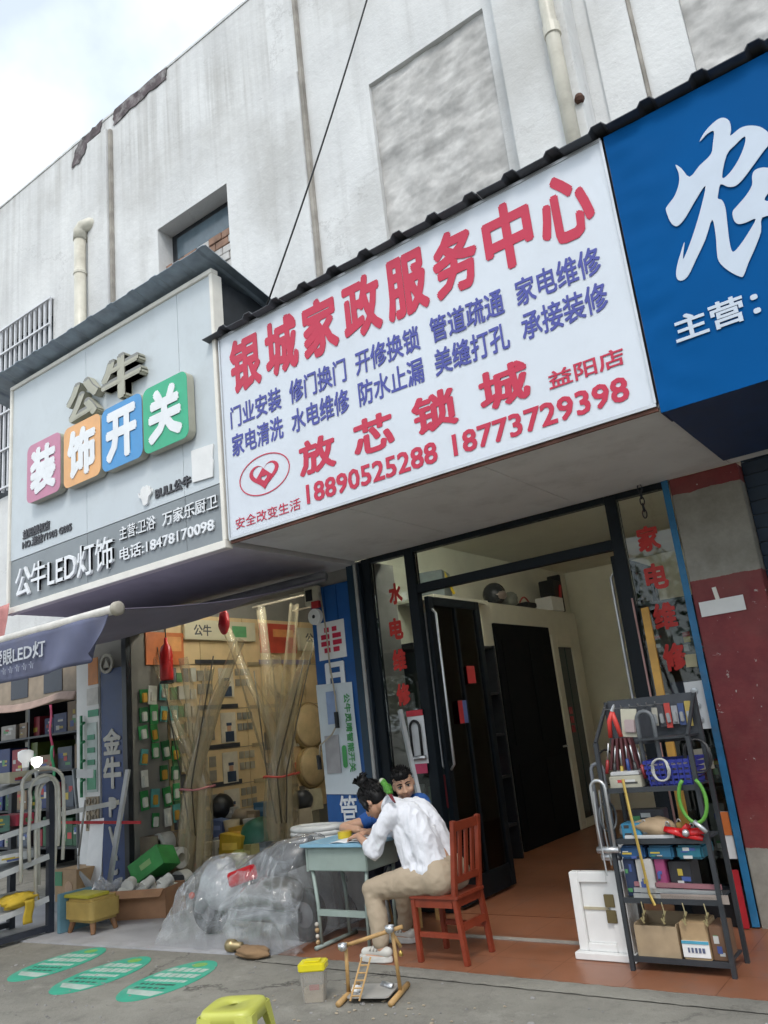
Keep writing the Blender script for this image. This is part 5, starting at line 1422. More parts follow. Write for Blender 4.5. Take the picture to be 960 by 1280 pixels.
# ---- school desk
dk = thing('school_desk', 'grey-green steel school desk with a pale blue top', 'desk', (-4.14, 5.04, 0))
rot = Matrix.Identity(3)
GM = M('desk_green', (0.30, 0.37, 0.34), 0.45, var=0.07, bmp=0.03, dirt=0.2)
MB().prism_xy(rrect(-4.47, -3.80, 4.80, 5.26, 0.015), 0.705, 0.728).build('top', M('desk_blue', (0.22, 0.42, 0.56), 0.4, var=0.06, bmp=0.02, dirt=0.12, dirtcol=(0.4, 0.5, 0.56)), dk, bevel=0.003)
box('drawer_box', (-4.44, 4.84, 0.535), (-3.86, 5.23, 0.704), GM, dk, bevel=0.006)
box('drawer_box', (-4.443, 4.837, 0.53), (-4.42, 5.233, 0.7035), GM, dk, bevel=0.003)
for x in (-4.41, -3.89):
    s = 1 if x < -4.1 else -1
    for y in (4.87, 5.2):
        MB().tube([(x, y, 0.54), (x + s * 0.03, y, 0.3), (x + s * 0.035, y, 0.025)], 0.014, 8).build('leg', GM, dk, smooth=True)
    MB().tube([(x + s * 0.036, 4.80, 0.016), (x + s * 0.036, 5.28, 0.016)], 0.016, 8).build('foot_rail', GM, dk, smooth=True)
MB().bar((-4.375, 4.87, 0.245), (-3.925, 4.87, 0.245), 0.03, 0.04).build('crossbar', GM, dk)
for k in range(2): MB().tube([(-3.93, 5.2, 0.5), (-4.02 + 0.02 * k, 5.2, 0.36), (-3.98, 5.2, 0.12)], 0.014, 8).build('brace', K(0.4, 0.42, 0.42, 0.4), dk, smooth=True)
bh = thing('toy_bell_string', 'little string of tan beads hanging on the desk leg', 'beads', (-4.38, 4.84, 0.1))
for k in range(4): MB().ball((-4.378, 4.835, 0.05 + k * 0.04), 0.018 - 0.002 * (k % 2), 10, 6).build('bead', K(0.40, 0.27, 0.14, 0.5) if k % 2 == 0 else K(0.55, 0.52, 0.46, 0.3), bh, smooth=True)
for k, (x, y, w_, d_, a, lab) in enumerate(((-4.06, 4.93, 0.27, 0.19, 0.15, 'open white exercise book on the desk'), (-4.02, 5.10, 0.26, 0.18, -0.25, 'white worksheet lying behind the exercise book on the desk'))):
    b_ = thing('exercise_book', lab, 'paper', (x, y, 0.7285))
    b_.rotation_euler.z = a
    MB().grid(lambda u, v: ((u - 0.5) * w_, (v - 0.5) * d_, 0.003 + 0.008 * abs(math.sin(PI * u * 2)) + 0.004 * k), 12, 4).build('pages', 'paper', b_, local=True, smooth=True, solid=0.002)
tr = thing('tape_roll', 'roll of yellow adhesive tape on the desk', 'tape', (-4.24, 5.08, 0.728))
MB().lathe((-4.24, 5.08, 0.728), [(0.04, 0.001), (0.055, 0.001), (0.055, 0.049), (0.04, 0.049)], 24).build('roll', K(0.62, 0.45, 0.03, 0.3), tr, smooth=False)
MB().tube([(-3.93, 4.86, 0.742), (-3.86, 4.95, 0.742)], 0.005, 6).build('pen', 'black', label='black pen lying on the desk by the sleeve', cat='pen')

# ---- red wooden chair
ch = thing('wooden_chair', 'red-brown wooden chair under the seated woman', 'chair', (-3.25, 4.93, 0))
RW = M('wood_red', (0.22, 0.038, 0.017), 0.38, var=0.18, scale=9, bmp=0.06)
for y in (4.77, 5.09):
    MB().bar((-3.42, y, 0.0), (-3.43, y, 0.385), 0.034).build('leg', RW, ch, bevel=0.003)
    MB().bar((-3.06, y, 0.0), (-3.10, y, 0.40), 0.034, 0.036).build('leg', RW, ch, bevel=0.003)
    MB().bar((-3.10, y, 0.40), (-3.045, y, 0.87), 0.034, 0.036).build('back_post', RW, ch, bevel=0.003)
    MB().bar((-3.40, y, 0.17), (-3.085, y, 0.17), 0.022, 0.032).build('stretcher', RW, ch)
    MB().bar((-3.413, y, 0.36), (-3.12, y, 0.36), 0.024, 0.05).build('seat_rail', RW, ch)
for x, z in ((-3.428, 0.36), (-3.10, 0.36), (-3.075, 0.22)): MB().bar((x, 4.79, z), (x, 5.07, z), 0.022, 0.045).build('cross_rail', RW, ch)
MB().prism_xy(rrect(-3.46, -3.07, 4.745, 5.115, 0.02), 0.387, 0.408).build('seat', RW, ch, bevel=0.004)
for z, h_ in ((0.83, 0.06), (0.50, 0.045)): MB().bar((-3.05 - (0.83 - z) * 0.12, 4.79, z), (-3.05 - (0.83 - z) * 0.12, 5.07, z), 0.02, h_).build('back_rail', RW, ch, bevel=0.003)
for y in (4.85, 4.93, 5.01): MB().bar((-3.088, y, 0.52), (-3.052, y, 0.80), 0.014, 0.035).build('back_slat', RW, ch)

# ---- little stool the boy sits on
bs = thing('wooden_stool', 'low wooden stool behind the desk under the boy', 'stool', (-4.08, 5.66, 0))
box('seat', (-4.25, 5.5, 0.36), (-3.91, 5.82, 0.385), WD, bs, bevel=0.004)
for x in (-4.22, -3.94):
    for y in (5.53, 5.79): MB().bar((x, y, 0), (x, y, 0.36), 0.03).build('leg', WD, bs)

# ---- scooter wrapped in clear plastic
sc_ = thing('wrapped_scooter', 'small electric scooter wrapped in crumpled clear plastic beside the desk', 'scooter', (-5.2, 5.0, 0.0))
DKP = K(0.035, 0.037, 0.042, 0.35)
for x, r_ in ((-5.72, 0.19), (-4.62, 0.19)):
    w_ = MB()
    n_ = 28
    w_.lathe((x, 5.0, r_ + 0.004), [(r_ * 0.62, -0.035), (r_ * 0.9, -0.045), (r_, -0.02), (r_, 0.02), (r_ * 0.9, 0.045), (r_ * 0.62, 0.035)], n_, 'Y')
    wo_ = w_.build('wheel', 'black', sc_, smooth=True)
    MB().lathe((x, 5.0, r_ + 0.004), [(0.03, -0.05), (r_ * 0.6, -0.03), (r_ * 0.6, 0.03), (0.03, 0.05)], 20, 'Y').build('rim', K(0.12, 0.12, 0.13, 0.4), wo_)
MB().tube([(-5.78, 4.93, 0.19), (-5.66, 4.96, 0.42), (-5.45, 5.0, 0.56)], [0.05, 0.09, 0.06], 12).build('fender', K(0.42, 0.43, 0.45, 0.25), sc_, smooth=True)
blob((-5.58, 5.0, 0.38), 0.2, (1.1, 0.6, 1.0), 4, 0.1).build('front_shield', K(0.42, 0.43, 0.45, 0.25), sc_, smooth=True)
MB().obox((-5.0, 5.0, 0.19), (0.75, 0.22, 0.1)).build('footboard', DKP, sc_, bevel=0.02)
blob((-4.86, 4.92, 0.36), 0.2, (1.35, 0.85, 0.62), 9, 0.05).build('battery_cover', K(0.085, 0.08, 0.07, 0.35), sc_, smooth=True)
MB().tube([(-5.22, 5.0, 0.50), (-4.95, 5.0, 0.58), (-4.55, 5.0, 0.66)], [0.09, 0.16, 0.12], 14, flat=0.6).build('seat', DKP, sc_, smooth=True)
MB().obox((-5.10, 4.80, 0.50), (0.30, 0.06, 0.11), Matrix.Rotation(R(-14), 3, 'Y')).build('tail_light', K(0.5, 0.012, 0.02, 0.25), sc_, bevel=0.012)
MB().tube([(-4.52, 4.95, 0.74), (-4.75, 5.0, 0.70), (-5.1, 5.04, 0.62)], 0.014, 8).build('rear_rack', K(0.3, 0.3, 0.31, 0.4), sc_, smooth=True)
MB().ball((-5.76, 4.84, 0.33), 0.028, 10, 6).build('reflector', K(0.6, 0.10, 0.05, 0.3), sc_, smooth=True)
film_mat('wrap_clear', (0.985, 0.99, 0.995), (0.80, 0.82, 0.84), 0.07, 0.05, 9.0, 0.12, 0.20, 0.14)
prof = [(-5.95, 0.03), (-5.92, 0.24), (-5.80, 0.46), (-5.62, 0.58), (-5.48, 0.61), (-5.33, 0.56), (-5.15, 0.60), (-4.9, 0.68), (-4.65, 0.75), (-4.5, 0.74), (-4.45, 0.55), (-4.42, 0.05)]
def ph(x):
    for (a, ha), (b_, hb) in zip(prof, prof[1:]):
        if a <= x <= b_:
            t = (x - a) / (b_ - a)
            return ha + (hb - ha) * t
    return 0.03
def wrap(u, v, s=0):
    x = -5.95 + 1.53 * u
    h = ph(x) + 0.015
    a = PI * v
    y = 5.0 - math.copysign(abs(math.cos(a)) ** 0.7, math.cos(a)) * (0.26 + 0.10 * (1 - math.sin(a)) + (0.05 if x < -5.3 else 0.0))
    z = max(0.006, h * math.sin(a) ** 0.62)
    p = Vector((x * 4.2, y * 4.2, z * 4.2))
    rid = 1 - abs(noise.noise(p * 1.1 + Vector((s, 0, 0)))) * 2
    rid2 = 1 - abs(noise.noise(p * 2.7 + Vector((3 + s, 0, 0)))) * 2
    fo = 1 - 2 * abs(noise.noise(Vector((x * 9 + s, y * 9, z * 2.2))))
    k = 0.034 * (rid - 0.4) + 0.012 * (rid2 - 0.4) + 0.026 * (fo - 0.4)
    e = min(1, z / 0.06)
    return (x + k * 0.5 * e, y - math.cos(a) * k * e, max(0.005, z + k * 0.6 * math.sin(a) * e))
MB().grid(wrap, 150, 90).build('plastic_wrap', 'wrap_clear', sc_, smooth=True)
MB().grid(lambda u, v: (lambda q: (-5.22 + 0.80 * u + 0.02 * q, 4.66 - 0.05 * math.sin(PI * v) + 0.05 * q, 0.008 + (0.34 + 0.12 * math.sin(PI * u)) * v))(1 - 2 * abs(noise.noise(Vector((u * 4, v * 3, 1))))), 50, 30).build('plastic_skirt', 'wrap_clear', sc_, smooth=True)
hc = thing('hose_coil', 'coil of pale grey corrugated hose lying behind the desk', 'hose', (-4.75, 5.45, 0.62))
hst = thing('low_crate', 'grey crate behind the wrapped scooter carrying the hose coil', 'crate', (-4.85, 5.55, 0))
box('body', (-5.2, 5.42, 0.004), (-4.70, 5.85, 0.60), K(0.22, 0.23, 0.24, 0.6), hst, bevel=0.008)
hc.location = (-4.93, 5.6, 0.602)
MB().tube([(-4.93 + (0.27 + 0.012 * math.sin(9 * t)) * math.cos(t), 5.6 + 0.2 * math.sin(t), 0.64 + 0.018 * t / 3) for t in [k * 0.2 for k in range(95)]], 0.03, 8).build('hose', K(0.50, 0.51, 0.50, 0.4), hc, smooth=True)

# ---- ottoman, cardboard box with fittings, green carton, sack
ot = thing('footstool', 'small mustard padded footstool with splayed wooden legs', 'stool', (-7.12, 4.82, 0.0))
MB().prism_xy(rrect(-7.34, -6.92, 4.66, 4.98, 0.05), 0.10, 0.30).build('cushion', M('mustard', (0.36, 0.25, 0.07), 0.65, var=0.12, bmp=0.15), ot, bevel=0.025, smooth=False)
for x, y in ((-7.28, 4.72), (-6.98, 4.72), (-7.28, 4.92), (-6.98, 4.92)):
    s, t_ = (1 if x > -7.1 else -1), (1 if y > 4.8 else -1)
    MB().tube([(x, y, 0.105), (x + s * 0.03, y + t_ * 0.02, 0.003)], [0.03, 0.02], 8).build('leg', K(0.20, 0.10, 0.045, 0.5), ot)
box('book_pad', (-7.36, 4.67, 0.302), (-6.98, 4.9, 0.33), K(0.40, 0.36, 0.04, 0.5), label='yellow folded mat lying on the mustard footstool', cat='mat', bevel=0.006)
box('panel_strip', (-7.42, 4.64, 0.004), (-7.375, 4.98, 0.34), K(0.12, 0.24, 0.30, 0.5), label='blue-grey board edge standing beside the mustard footstool', cat='board', bevel=0.004)
cbx = thing('cardboard_box', 'open brown cardboard box of white pipe fittings on the apron', 'box', (-7.1, 5.42, 0.0), rz=R(22))
KB = M('cardboard', (0.32, 0.17, 0.09), 0.75, var=0.12, bmp=0.1)
for lo, hi_ in (((-0.3, -0.2, 0.002), (0.3, 0.2, 0.01)), ((-0.3, -0.2, 0.011), (0.3, -0.192, 0.26)), ((-0.3, 0.192, 0.011), (0.3, 0.2, 0.26)), ((-0.3, -0.191, 0.011), (-0.292, 0.191, 0.26)), ((0.292, -0.191, 0.011), (0.3, 0.191, 0.26))):
    box('side', lo, hi_, KB, cbx, local=True)
MB().obox((0.0, -0.25, 0.235), (0.58, 0.1, 0.006), Matrix.Rotation(R(35), 3, 'X')).build('flap', KB, cbx, local=True)
k = 0
places = ['front left', 'front middle', 'front right', 'back left', 'back middle', 'back right', 'top left', 'top middle', 'top right']
for q_ in range(9):
    r_ = random.uniform(0.045, 0.065)
    lx, ly, lz = -0.2 + 0.2 * (q_ % 3), (-0.1 if q_ < 3 else 0.09 if q_ < 6 else 0.0), (0.21 if q_ < 6 else 0.29)
    a = R(22)
    p = Vector((-7.1 + lx * math.cos(a) - ly * math.sin(a), 5.42 + lx * math.sin(a) + ly * math.cos(a), lz))
    fi = thing('pipe_fitting', 'white plastic pipe fitting in the cardboard box, %s' % places[q_], 'fitting', p, 'fittings in the cardboard box')
    fi.rotation_euler = (random.uniform(0.3, 1.5), random.uniform(-0.6, 0.6), random.uniform(0, 6))
    MB().lathe((0, 0, 0), [(r_ * 0.72, -0.07), (r_, -0.07), (r_, -0.02), (r_ * 0.86, -0.015), (r_ * 0.86, 0.06), (r_ * 0.7, 0.06), (r_ * 0.7, -0.06)], 16).build('socket', K(0.62, 0.61, 0.57, 0.35), fi, local=True)
sk = thing('plastic_sack', 'crumpled grey plastic sack beside the cardboard box', 'sack', (-7.45, 5.2, 0))
film_mat('sack_film', (0.8, 0.82, 0.85), (0.42, 0.43, 0.46), 0.5, 0.25, 14, 0.3)
blob((-7.45, 5.18, 0.15), 0.2, (1.1, 0.8, 1.0), 12, 0.45, 40, 26).build('film', 'sack_film', sk)
blob((-7.45, 5.18, 0.13), 0.15, (1.1, 0.8, 0.9), 13, 0.3).build('filling', K(0.35, 0.35, 0.36, 0.6), sk, smooth=True)
gb = thing('green_carton', 'bright green printed carton tipped on the pile by the film bundle', 'box', (-7.613, 5.850, 0.348))
x, z = -7.612, 0.364
MB().obox((x, 5.9, z), (0.40, 0.32, 0.22), Matrix.Rotation(R(-32), 3, 'Y') @ Matrix.Rotation(R(20), 3, 'Z')).build('body', K(0.05, 0.30, 0.07, 0.45), gb, bevel=0.004)
MB().obox((x, 5.9, z), (0.14, 0.324, 0.06), Matrix.Rotation(R(-32), 3, 'Y') @ Matrix.Rotation(R(20), 3, 'Z')).build('print', K(0.25, 0.42, 0.16, 0.5), gb)
box('dark_crate', (-7.95, 5.72, 0.004), (-7.30, 6.05, 0.24), K(0.04, 0.045, 0.05, 0.6), label='dark crate under the green carton', cat='crate', bevel=0.01)
# reels and tubs of fittings by the first bundle
for k, (px_, r_, w_, lab) in enumerate((((-7.880, 6.250, 0.533), 0.11, 0.16, 'upper white tape reel left of the nearer film bundle'), ((-7.592, 6.200, 0.382), 0.11, 0.14, 'middle white tape reel left of the nearer film bundle'), ((-7.406, 6.100, 0.136), 0.14, 0.12, 'lowest white hose ring left of the nearer film bundle'), ((-8.155, 6.300, 0.579), 0.09, 0.12, 'small grey reel behind the green carton'))):
    x, y, z = px_
    rr = thing('reel', lab, 'reel', px_, 'reels by the film bundle')
    MB().lathe((x, y, z), [(r_ * 0.45, -w_ / 2), (r_, -w_ / 2), (r_, w_ / 2), (r_ * 0.45, w_ / 2), (r_ * 0.45, -w_ / 2)], 22, 'X' if k % 2 else 'Y').build('ring', K(0.58, 0.56, 0.52, 0.4) if k < 3 else K(0.3, 0.3, 0.3, 0.4), rr)
box('low_bench', (-8.06, 6.06, 0.004), (-7.88, 6.5, 0.62), K(0.25, 0.20, 0.15, 0.6), label='low wooden bench carrying reels at the left shop entrance', cat='bench')

# ---- heap of goods at the foot of the display wall
lc = thing('low_counter', 'dark low counter at the foot of the display boards', 'counter', (-7.7, 8.0, 0))
box('body', (-8.06, 6.9, 0.004), (-7.2, 9.6, 0.30), K(0.10, 0.09, 0.08, 0.6), lc, bevel=0.006)
heap = [
        ((-8.076, 7.300, 0.786), 0.17, 'ball', (0.012, 0.012, 0.014), 'round black kettle on the goods heap below the display boards'),
        ((-8.184, 7.200, 0.594), 0.1, 'ball', (0.03, 0.03, 0.035), 'small black knob-shaped part left of the black kettle'),
        ((-7.859, 7.100, 0.557), 0.13, 'box', (0.12, 0.17, 0.34), 'blue and white carton below the black kettle'),
        ((-7.623, 7.050, 0.551), 0.1, 'cup', (0.5, 0.42, 0.28), 'cream cup-shaped lamp holder on the goods heap'),
        ((-7.675, 7.000, 0.434), 0.09, 'box', (0.25, 0.02, 0.08), 'crimson small carton in the goods heap'),
        ((-7.438, 7.000, 0.503), 0.12, 'box', (0.5, 0.31, 0.05), 'ochre carton in the middle of the goods heap'),
        ((-7.396, 6.900, 0.378), 0.19, 'box', (0.52, 0.34, 0.03), 'large yellow carton at the front of the goods heap'),
        ((-7.783, 6.900, 0.292), 0.2, 'box', (0.48, 0.44, 0.36), 'pale open carton beside the nearer film bundle'),
        ((-7.201, 7.100, 0.431), 0.26, 'ball', (0.03, 0.14, 0.09), 'dark green round basin in the goods heap'),
        ((-7.773, 7.400, 0.669), 0.15, 'roll', (0.34, 0.27, 0.19), 'tan cloth roll on top of the goods heap'),
        ((-7.421, 7.400, 0.715), 0.12, 'box', (0.05, 0.14, 0.24), 'teal carton on top of the goods heap beside the second bundle'),
        ((-8.028, 7.000, 0.420), 0.1, 'box', (0.05, 0.06, 0.1), 'navy carton behind the nearer film bundle'),
        ((-7.062, 6.850, 0.317), 0.13, 'box', (0.35, 0.3, 0.12), 'khaki small carton at the right foot of the goods heap'),
        ((-7.248, 6.800, 0.250), 0.13, 'ball', (0.25, 0.27, 0.06), 'olive cloth bundle at the foot of the goods heap'),
        ((-6.859, 7.600, 0.780), 0.16, 'box', (0.45, 0.4, 0.28), 'cream tall carton behind the blue pillar'),
        ((-6.779, 7.400, 0.803), 0.13, 'ball', (0.02, 0.02, 0.025), 'black bag hanging beside the blue pillar'),
        ((-6.815, 7.300, 0.552), 0.2, 'box', (0.4, 0.33, 0.24), 'tan tall carton right of the second film bundle'),
        ((-8.412, 7.250, 0.736), 0.09, 'box', (0.3, 0.3, 0.3), 'grey carton at the back of the heap behind the nearer bundle'),
        ((-7.932, 7.350, 0.709), 0.08, 'box', (0.42, 0.4, 0.36), 'pale carton beside the black kettle'),
        ((-7.426, 7.150, 0.568), 0.08, 'cup', (0.45, 0.43, 0.4), 'white lamp holder in the middle of the goods heap'),
        ((-7.494, 6.850, 0.318), 0.1, 'box', (0.1, 0.1, 0.12), 'black carton low in the goods heap'),
        ((-7.289, 6.950, 0.387), 0.07, 'cup', (0.4, 0.1, 0.06), 'orange plastic cup in the goods heap'),
        ((-7.787, 7.000, 0.417), 0.07, 'box', (0.4, 0.42, 0.46), 'silver small carton in the goods heap'),
        ((-7.490, 7.300, 0.657), 0.09, 'box', (0.3, 0.22, 0.14), 'kraft small carton behind the green basin'),
        ((-6.933, 6.900, 0.342), 0.11, 'box', (0.16, 0.18, 0.2), 'slate carton in front of the green basin'),
        ((-7.676, 6.700, 0.181), 0.12, 'box', (0.36, 0.3, 0.22), 'tan carton at the foot of the nearer bundle'),
        ((-7.104, 7.200, 0.572), 0.08, 'box', (0.48, 0.46, 0.4), 'white carton in front of the second bundle')]
for (x, y, z), r_, kd, cc, lab in heap:
    t = thing({'ball': 'round_goods', 'box': 'carton', 'cup': 'lamp_holder', 'roll': 'cloth_roll'}[kd], lab, {'ball': 'goods', 'box': 'box', 'cup': 'lamp holder', 'roll': 'cloth'}[kd], (x, y, z - r_), 'goods heap')
    mt = K(*cc, 0.45)
    if kd == 'ball': blob((x, y, z), r_, (1, 1, 0.9), r_ * 50, 0.08).build('body', mt, t, smooth=True)
    elif kd == 'box':
        a = random.uniform(-0.5, 0.5)
        MB().obox((x, y, z), (r_ * 1.7, r_ * 1.3, r_ * 1.5), Matrix.Rotation(a, 3, 'Z') @ Matrix.Rotation(random.uniform(-0.15, 0.15), 3, 'Y')).build('body', mt, t, bevel=0.004)
        MB().obox((x, y, z + r_ * 0.1), (r_ * 1.2, r_ * 1.32, r_ * 0.4), Matrix.Rotation(a, 3, 'Z')).build('print', K(*(min(1, q * 1.5 + 0.06) for q in cc), 0.5), t)
        MB().box((x - r_ * 0.5, y - r_ * 0.5, 0.31), (x + r_ * 0.5, y + r_ * 0.5, z - r_ * 0.76)).build('stack_below', K(*(q * 0.6 + 0.03 for q in cc), 0.6), t)
    elif kd == 'cup': MB().lathe((x, y, z), [(r_ * 0.6, -r_), (r_ * 0.75, -r_ * 0.9), (r_, r_), (r_ * 0.9, r_), (r_ * 0.66, -r_ * 0.8)], 18).build('body', mt, t, smooth=True)
    else: MB().tube([(x - 0.25, y, z), (x, y - 0.03, z - 0.02), (x + 0.25, y + 0.05, z + 0.01)], [r_ * 0.5, r_ * 0.62, r_ * 0.5], 12).build('body', mt, t, smooth=True)

# ---- pipe rack at the far left
rk = thing('goods_rack', 'steel rack with sloping shelves at the left edge of the picture', 'rack', (-7.8, 4.3, 0))
DM = K(0.03, 0.035, 0.05, 0.4)
MB().bar((-7.57, 4.66, 0.0), (-7.57, 4.66, 1.36), 0.06).build('post', DM, rk, bevel=0.004)
MB().bar((-8.25, 4.66, 0.0), (-8.25, 4.66, 1.36), 0.06).build('post', DM, rk)
for x in (-7.57, -8.25): MB().bar((x, 3.3, 0.0), (x, 3.3, 1.2), 0.06).build('post', DM, rk)
MB().bar((-7.57, 3.3, 0.045), (-7.57, 4.63, 0.045), 0.05).build('base_beam', DM, rk)
MB().bar((-8.25, 3.3, 0.045), (-8.25, 4.63, 0.045), 0.05).build('base_beam', DM, rk)
for z0_, z1_ in ((1.15, 1.38), (0.80, 0.98), (0.45, 0.67), (0.10, 0.30)):
    MB().add([(-8.3, 3.3, z0_), (-7.53, 3.3, z0_), (-7.53, 4.62, z1_), (-8.3, 4.62, z1_), (-8.3, 3.3, z0_ + 0.02), (-7.53, 3.3, z0_ + 0.02), (-7.53, 4.62, z1_ + 0.02), (-8.3, 4.62, z1_ + 0.02)], [(0, 3, 2, 1), (4, 5, 6, 7), (0, 1, 5, 4), (1, 2, 6, 5), (2, 3, 7, 6), (3, 0, 4, 7)]).build('shelf', K(0.45, 0.46, 0.47, 0.5), rk)
    MB().bar((-7.525, 3.3, z0_ + 0.005), (-7.525, 4.62, z1_ + 0.005), 0.012, 0.05).build('shelf_edge', K(0.52, 0.53, 0.54, 0.45), rk)
HM_ = K(0.62, 0.60, 0.54, 0.4)
for k, (y0, y1, zt, za, zb, lab) in enumerate(((4.33, 4.76, 1.49, 0.50, 0.62, 'widest white hose loop hung over the rack post'), (4.42, 4.72, 1.42, 0.66, 0.75, 'middle white hose loop hung over the rack post'), (4.50, 4.70, 1.40, 0.30, 0.55, 'long narrow white hose loop hung over the rack post'), (4.54, 4.75, 1.37, 0.44, 0.80, 'innermost white hose loop hung over the rack post'))):
    pts = [(-7.50 - 0.02 * k, y0, za), (-7.50 - 0.02 * k, y0 - 0.01, 0.9), (-7.51 - 0.02 * k, y0 + 0.01, zt - 0.2)]
    for i in range(9):
        a = PI * (1 - i / 8)
        pts.append((-7.51 - 0.02 * k, (y0 + y1) / 2 + (y1 - y0) / 2 * math.cos(a), zt - 0.14 + 0.14 * math.sin(a)))
    pts += [(-7.52 - 0.02 * k, y1 + 0.01, zt - 0.3), (-7.52 - 0.02 * k, y1 + 0.015, 0.9), (-7.52 - 0.02 * k, y1, zb)]
    h_ = thing('white_hose', lab, 'hose', (-7.5, (y0 + y1) / 2, za), 'hoses over the rack post')
    MB().tube(pts, 0.017, 8).build('tube', HM_, h_, smooth=True)
def goods(lab, nm, cat, lo, hi, col, b_=0.006, rough=0.5, grp=None):
    o = box(nm, lo, hi, K(*col, rough), label=lab, cat=cat, bevel=b_, group=grp)
    prints(o, lo, hi, 3, 'X')
    return o
def shz(i, y):
    z0_, z1_ = ((1.15, 1.38), (0.80, 0.98), (0.45, 0.67), (0.10, 0.30))[i]
    return z0_ + (z1_ - z0_) * (y - 3.3) / 1.32 + 0.03
for i, y, w_, h_, cc, lab in ((0, 4.35, 0.22, 0.10, (0.5, 0.46, 0.34), 'cream carton on the top shelf of the left rack'), (0, 4.05, 0.2, 0.07, (0.3, 0.32, 0.34), 'grey carton on the top shelf of the left rack'), (1, 4.40, 0.18, 0.10, (0.5, 0.06, 0.10), 'red carton on the second shelf of the left rack'), (1, 4.15, 0.2, 0.14, (0.10, 0.20, 0.16), 'dark teal carton on the second shelf of the left rack'), (2, 4.3, 0.5, 0.07, (0.60, 0.61, 0.62), 'long white panel on the third shelf of the left rack'), (3, 4.45, 0.2, 0.06, (0.4, 0.39, 0.36), 'grey flat carton on the lowest shelf of the left rack')):
    z = shz(i, y + w_ / 2)
    goods(lab, 'carton', 'box', (-7.95, y - w_ / 2, z), (-7.56, y + w_ / 2, z + h_), cc, grp='goods on the left rack')
yb = thing('yellow_cloth', 'crumpled yellow work glove draped on the lowest shelf of the left rack', 'cloth', (-7.6, 4.35, 0.3))
blob((-7.58, 4.36, 0.34), 0.13, (0.6, 1.5, 0.5), 21, 0.4, 30, 18).build('cloth', K(0.52, 0.36, 0.03, 0.7), yb, smooth=True)
MB().grid(lambda u, v: (-7.49 - 0.01 * v, 4.36 + 0.09 * u + 0.01 * math.sin(6 * v), 0.34 - 0.20 * v), 4, 8).build('tail', K(0.52, 0.36, 0.03, 0.7), yb, smooth=True, solid=0.006)
# leaning lengths by the navy board
MB().bar((-7.977, 5.600, 0.242), (-7.965, 5.850, 1.369), 0.06, 0.03).build('leaning_profile', K(0.42, 0.43, 0.44, 0.4), label='pale grey channel leaning in front of the navy board', cat='profile')
MB().tube([(-8.861, 5.750, 1.430), (-8.707, 5.700, 0.959), (-8.694, 5.700, 0.571)], 0.02, 8).build('grey_tube', K(0.2, 0.22, 0.23, 0.4), label='dark grey tube standing before the white door panel', cat='tube', smooth=True)
MB().bar((-8.742, 5.500, 0.962), (-7.844, 5.620, 1.044), 0.05, 0.05).build('pipe_length', K(0.5, 0.49, 0.46, 0.4), label='cream pipe lying across in front of the white door panel', cat='pipe')
MB().bar((-8.981, 5.500, 0.881), (-7.692, 5.800, 0.809), 0.012, 0.03).build('red_tape', K(0.5, 0.02, 0.03, 0.5), label='red tape stretched in front of the white door panel', cat='tape')
cpx, cpz = -7.962, 1.383
MB().obox((cpx, 5.3, cpz), (0.30, 0.006, 0.09), Matrix.Rotation(R(3), 3, 'Y')).build('price_card', 'paper', label='small white price card above the white panels', cat='card')
wpn = thing('white_board', 'white plastic board leaning at the foot of the navy board', 'board', (-8.071, 5.450, 0.231))
MB().add([(-8.214, 5.450, 0.228), (-7.916, 5.450, 0.265), (-8.207, 5.700, 0.885), (-8.461, 5.700, 0.866), (-8.244, 5.470, 0.223), (-7.945, 5.470, 0.260), (-8.236, 5.720, 0.883), (-8.491, 5.720, 0.864)], [(0, 1, 2, 3), (7, 6, 5, 4), (0, 4, 5, 1), (1, 5, 6, 2), (2, 6, 7, 3), (3, 7, 4, 0)]).build('sheet', 'white', wpn)
br = thing('broom', 'grey bristled broom upside down before the white board', 'broom', (-8.134, 5.350, 0.273))
MB().tube([(-8.161, 5.350, 0.549), (-8.251, 5.500, 1.099)], 0.012, 6).build('stick', K(0.3, 0.29, 0.27, 0.5), br, smooth=True)
for k in range(5): MB().tube([(-8.161, 5.350, 0.549), (-8.147, 5.340, 0.408), (-7.93 + 0.05 * k, 5.33, 0.2)], 0.012, 6).build('tine', K(0.42, 0.41, 0.4, 0.5), br, smooth=True)
pcx = thing('printed_carton', 'tan printed carton with a green circle behind the rack post', 'box', (-8.304, 5.300, 0.320))
x, z = -8.318, 0.438
box('body', (x - 0.2, 5.3, 0.1), (x + 0.2, 5.6, 0.42), K(0.40, 0.26, 0.14, 0.6), pcx, bevel=0.004)
box('green_print', (x - 0.19, 5.294, 0.26), (x - 0.06, 5.2995, 0.40), K(0.06, 0.25, 0.12, 0.5), pcx)
MB().lathe((x + 0.06, 5.2995, 0.24), [(0.07, 0), (0.07, -0.004)], 18, 'Y').build('round_print', K(0.5, 0.32, 0.2, 0.5), pcx)
box('pallet_block', (x - 0.22, 5.28, 0.004), (x + 0.22, 5.62, 0.098), K(0.3, 0.3, 0.3, 0.6), label='grey block under the tan printed carton', cat='block')

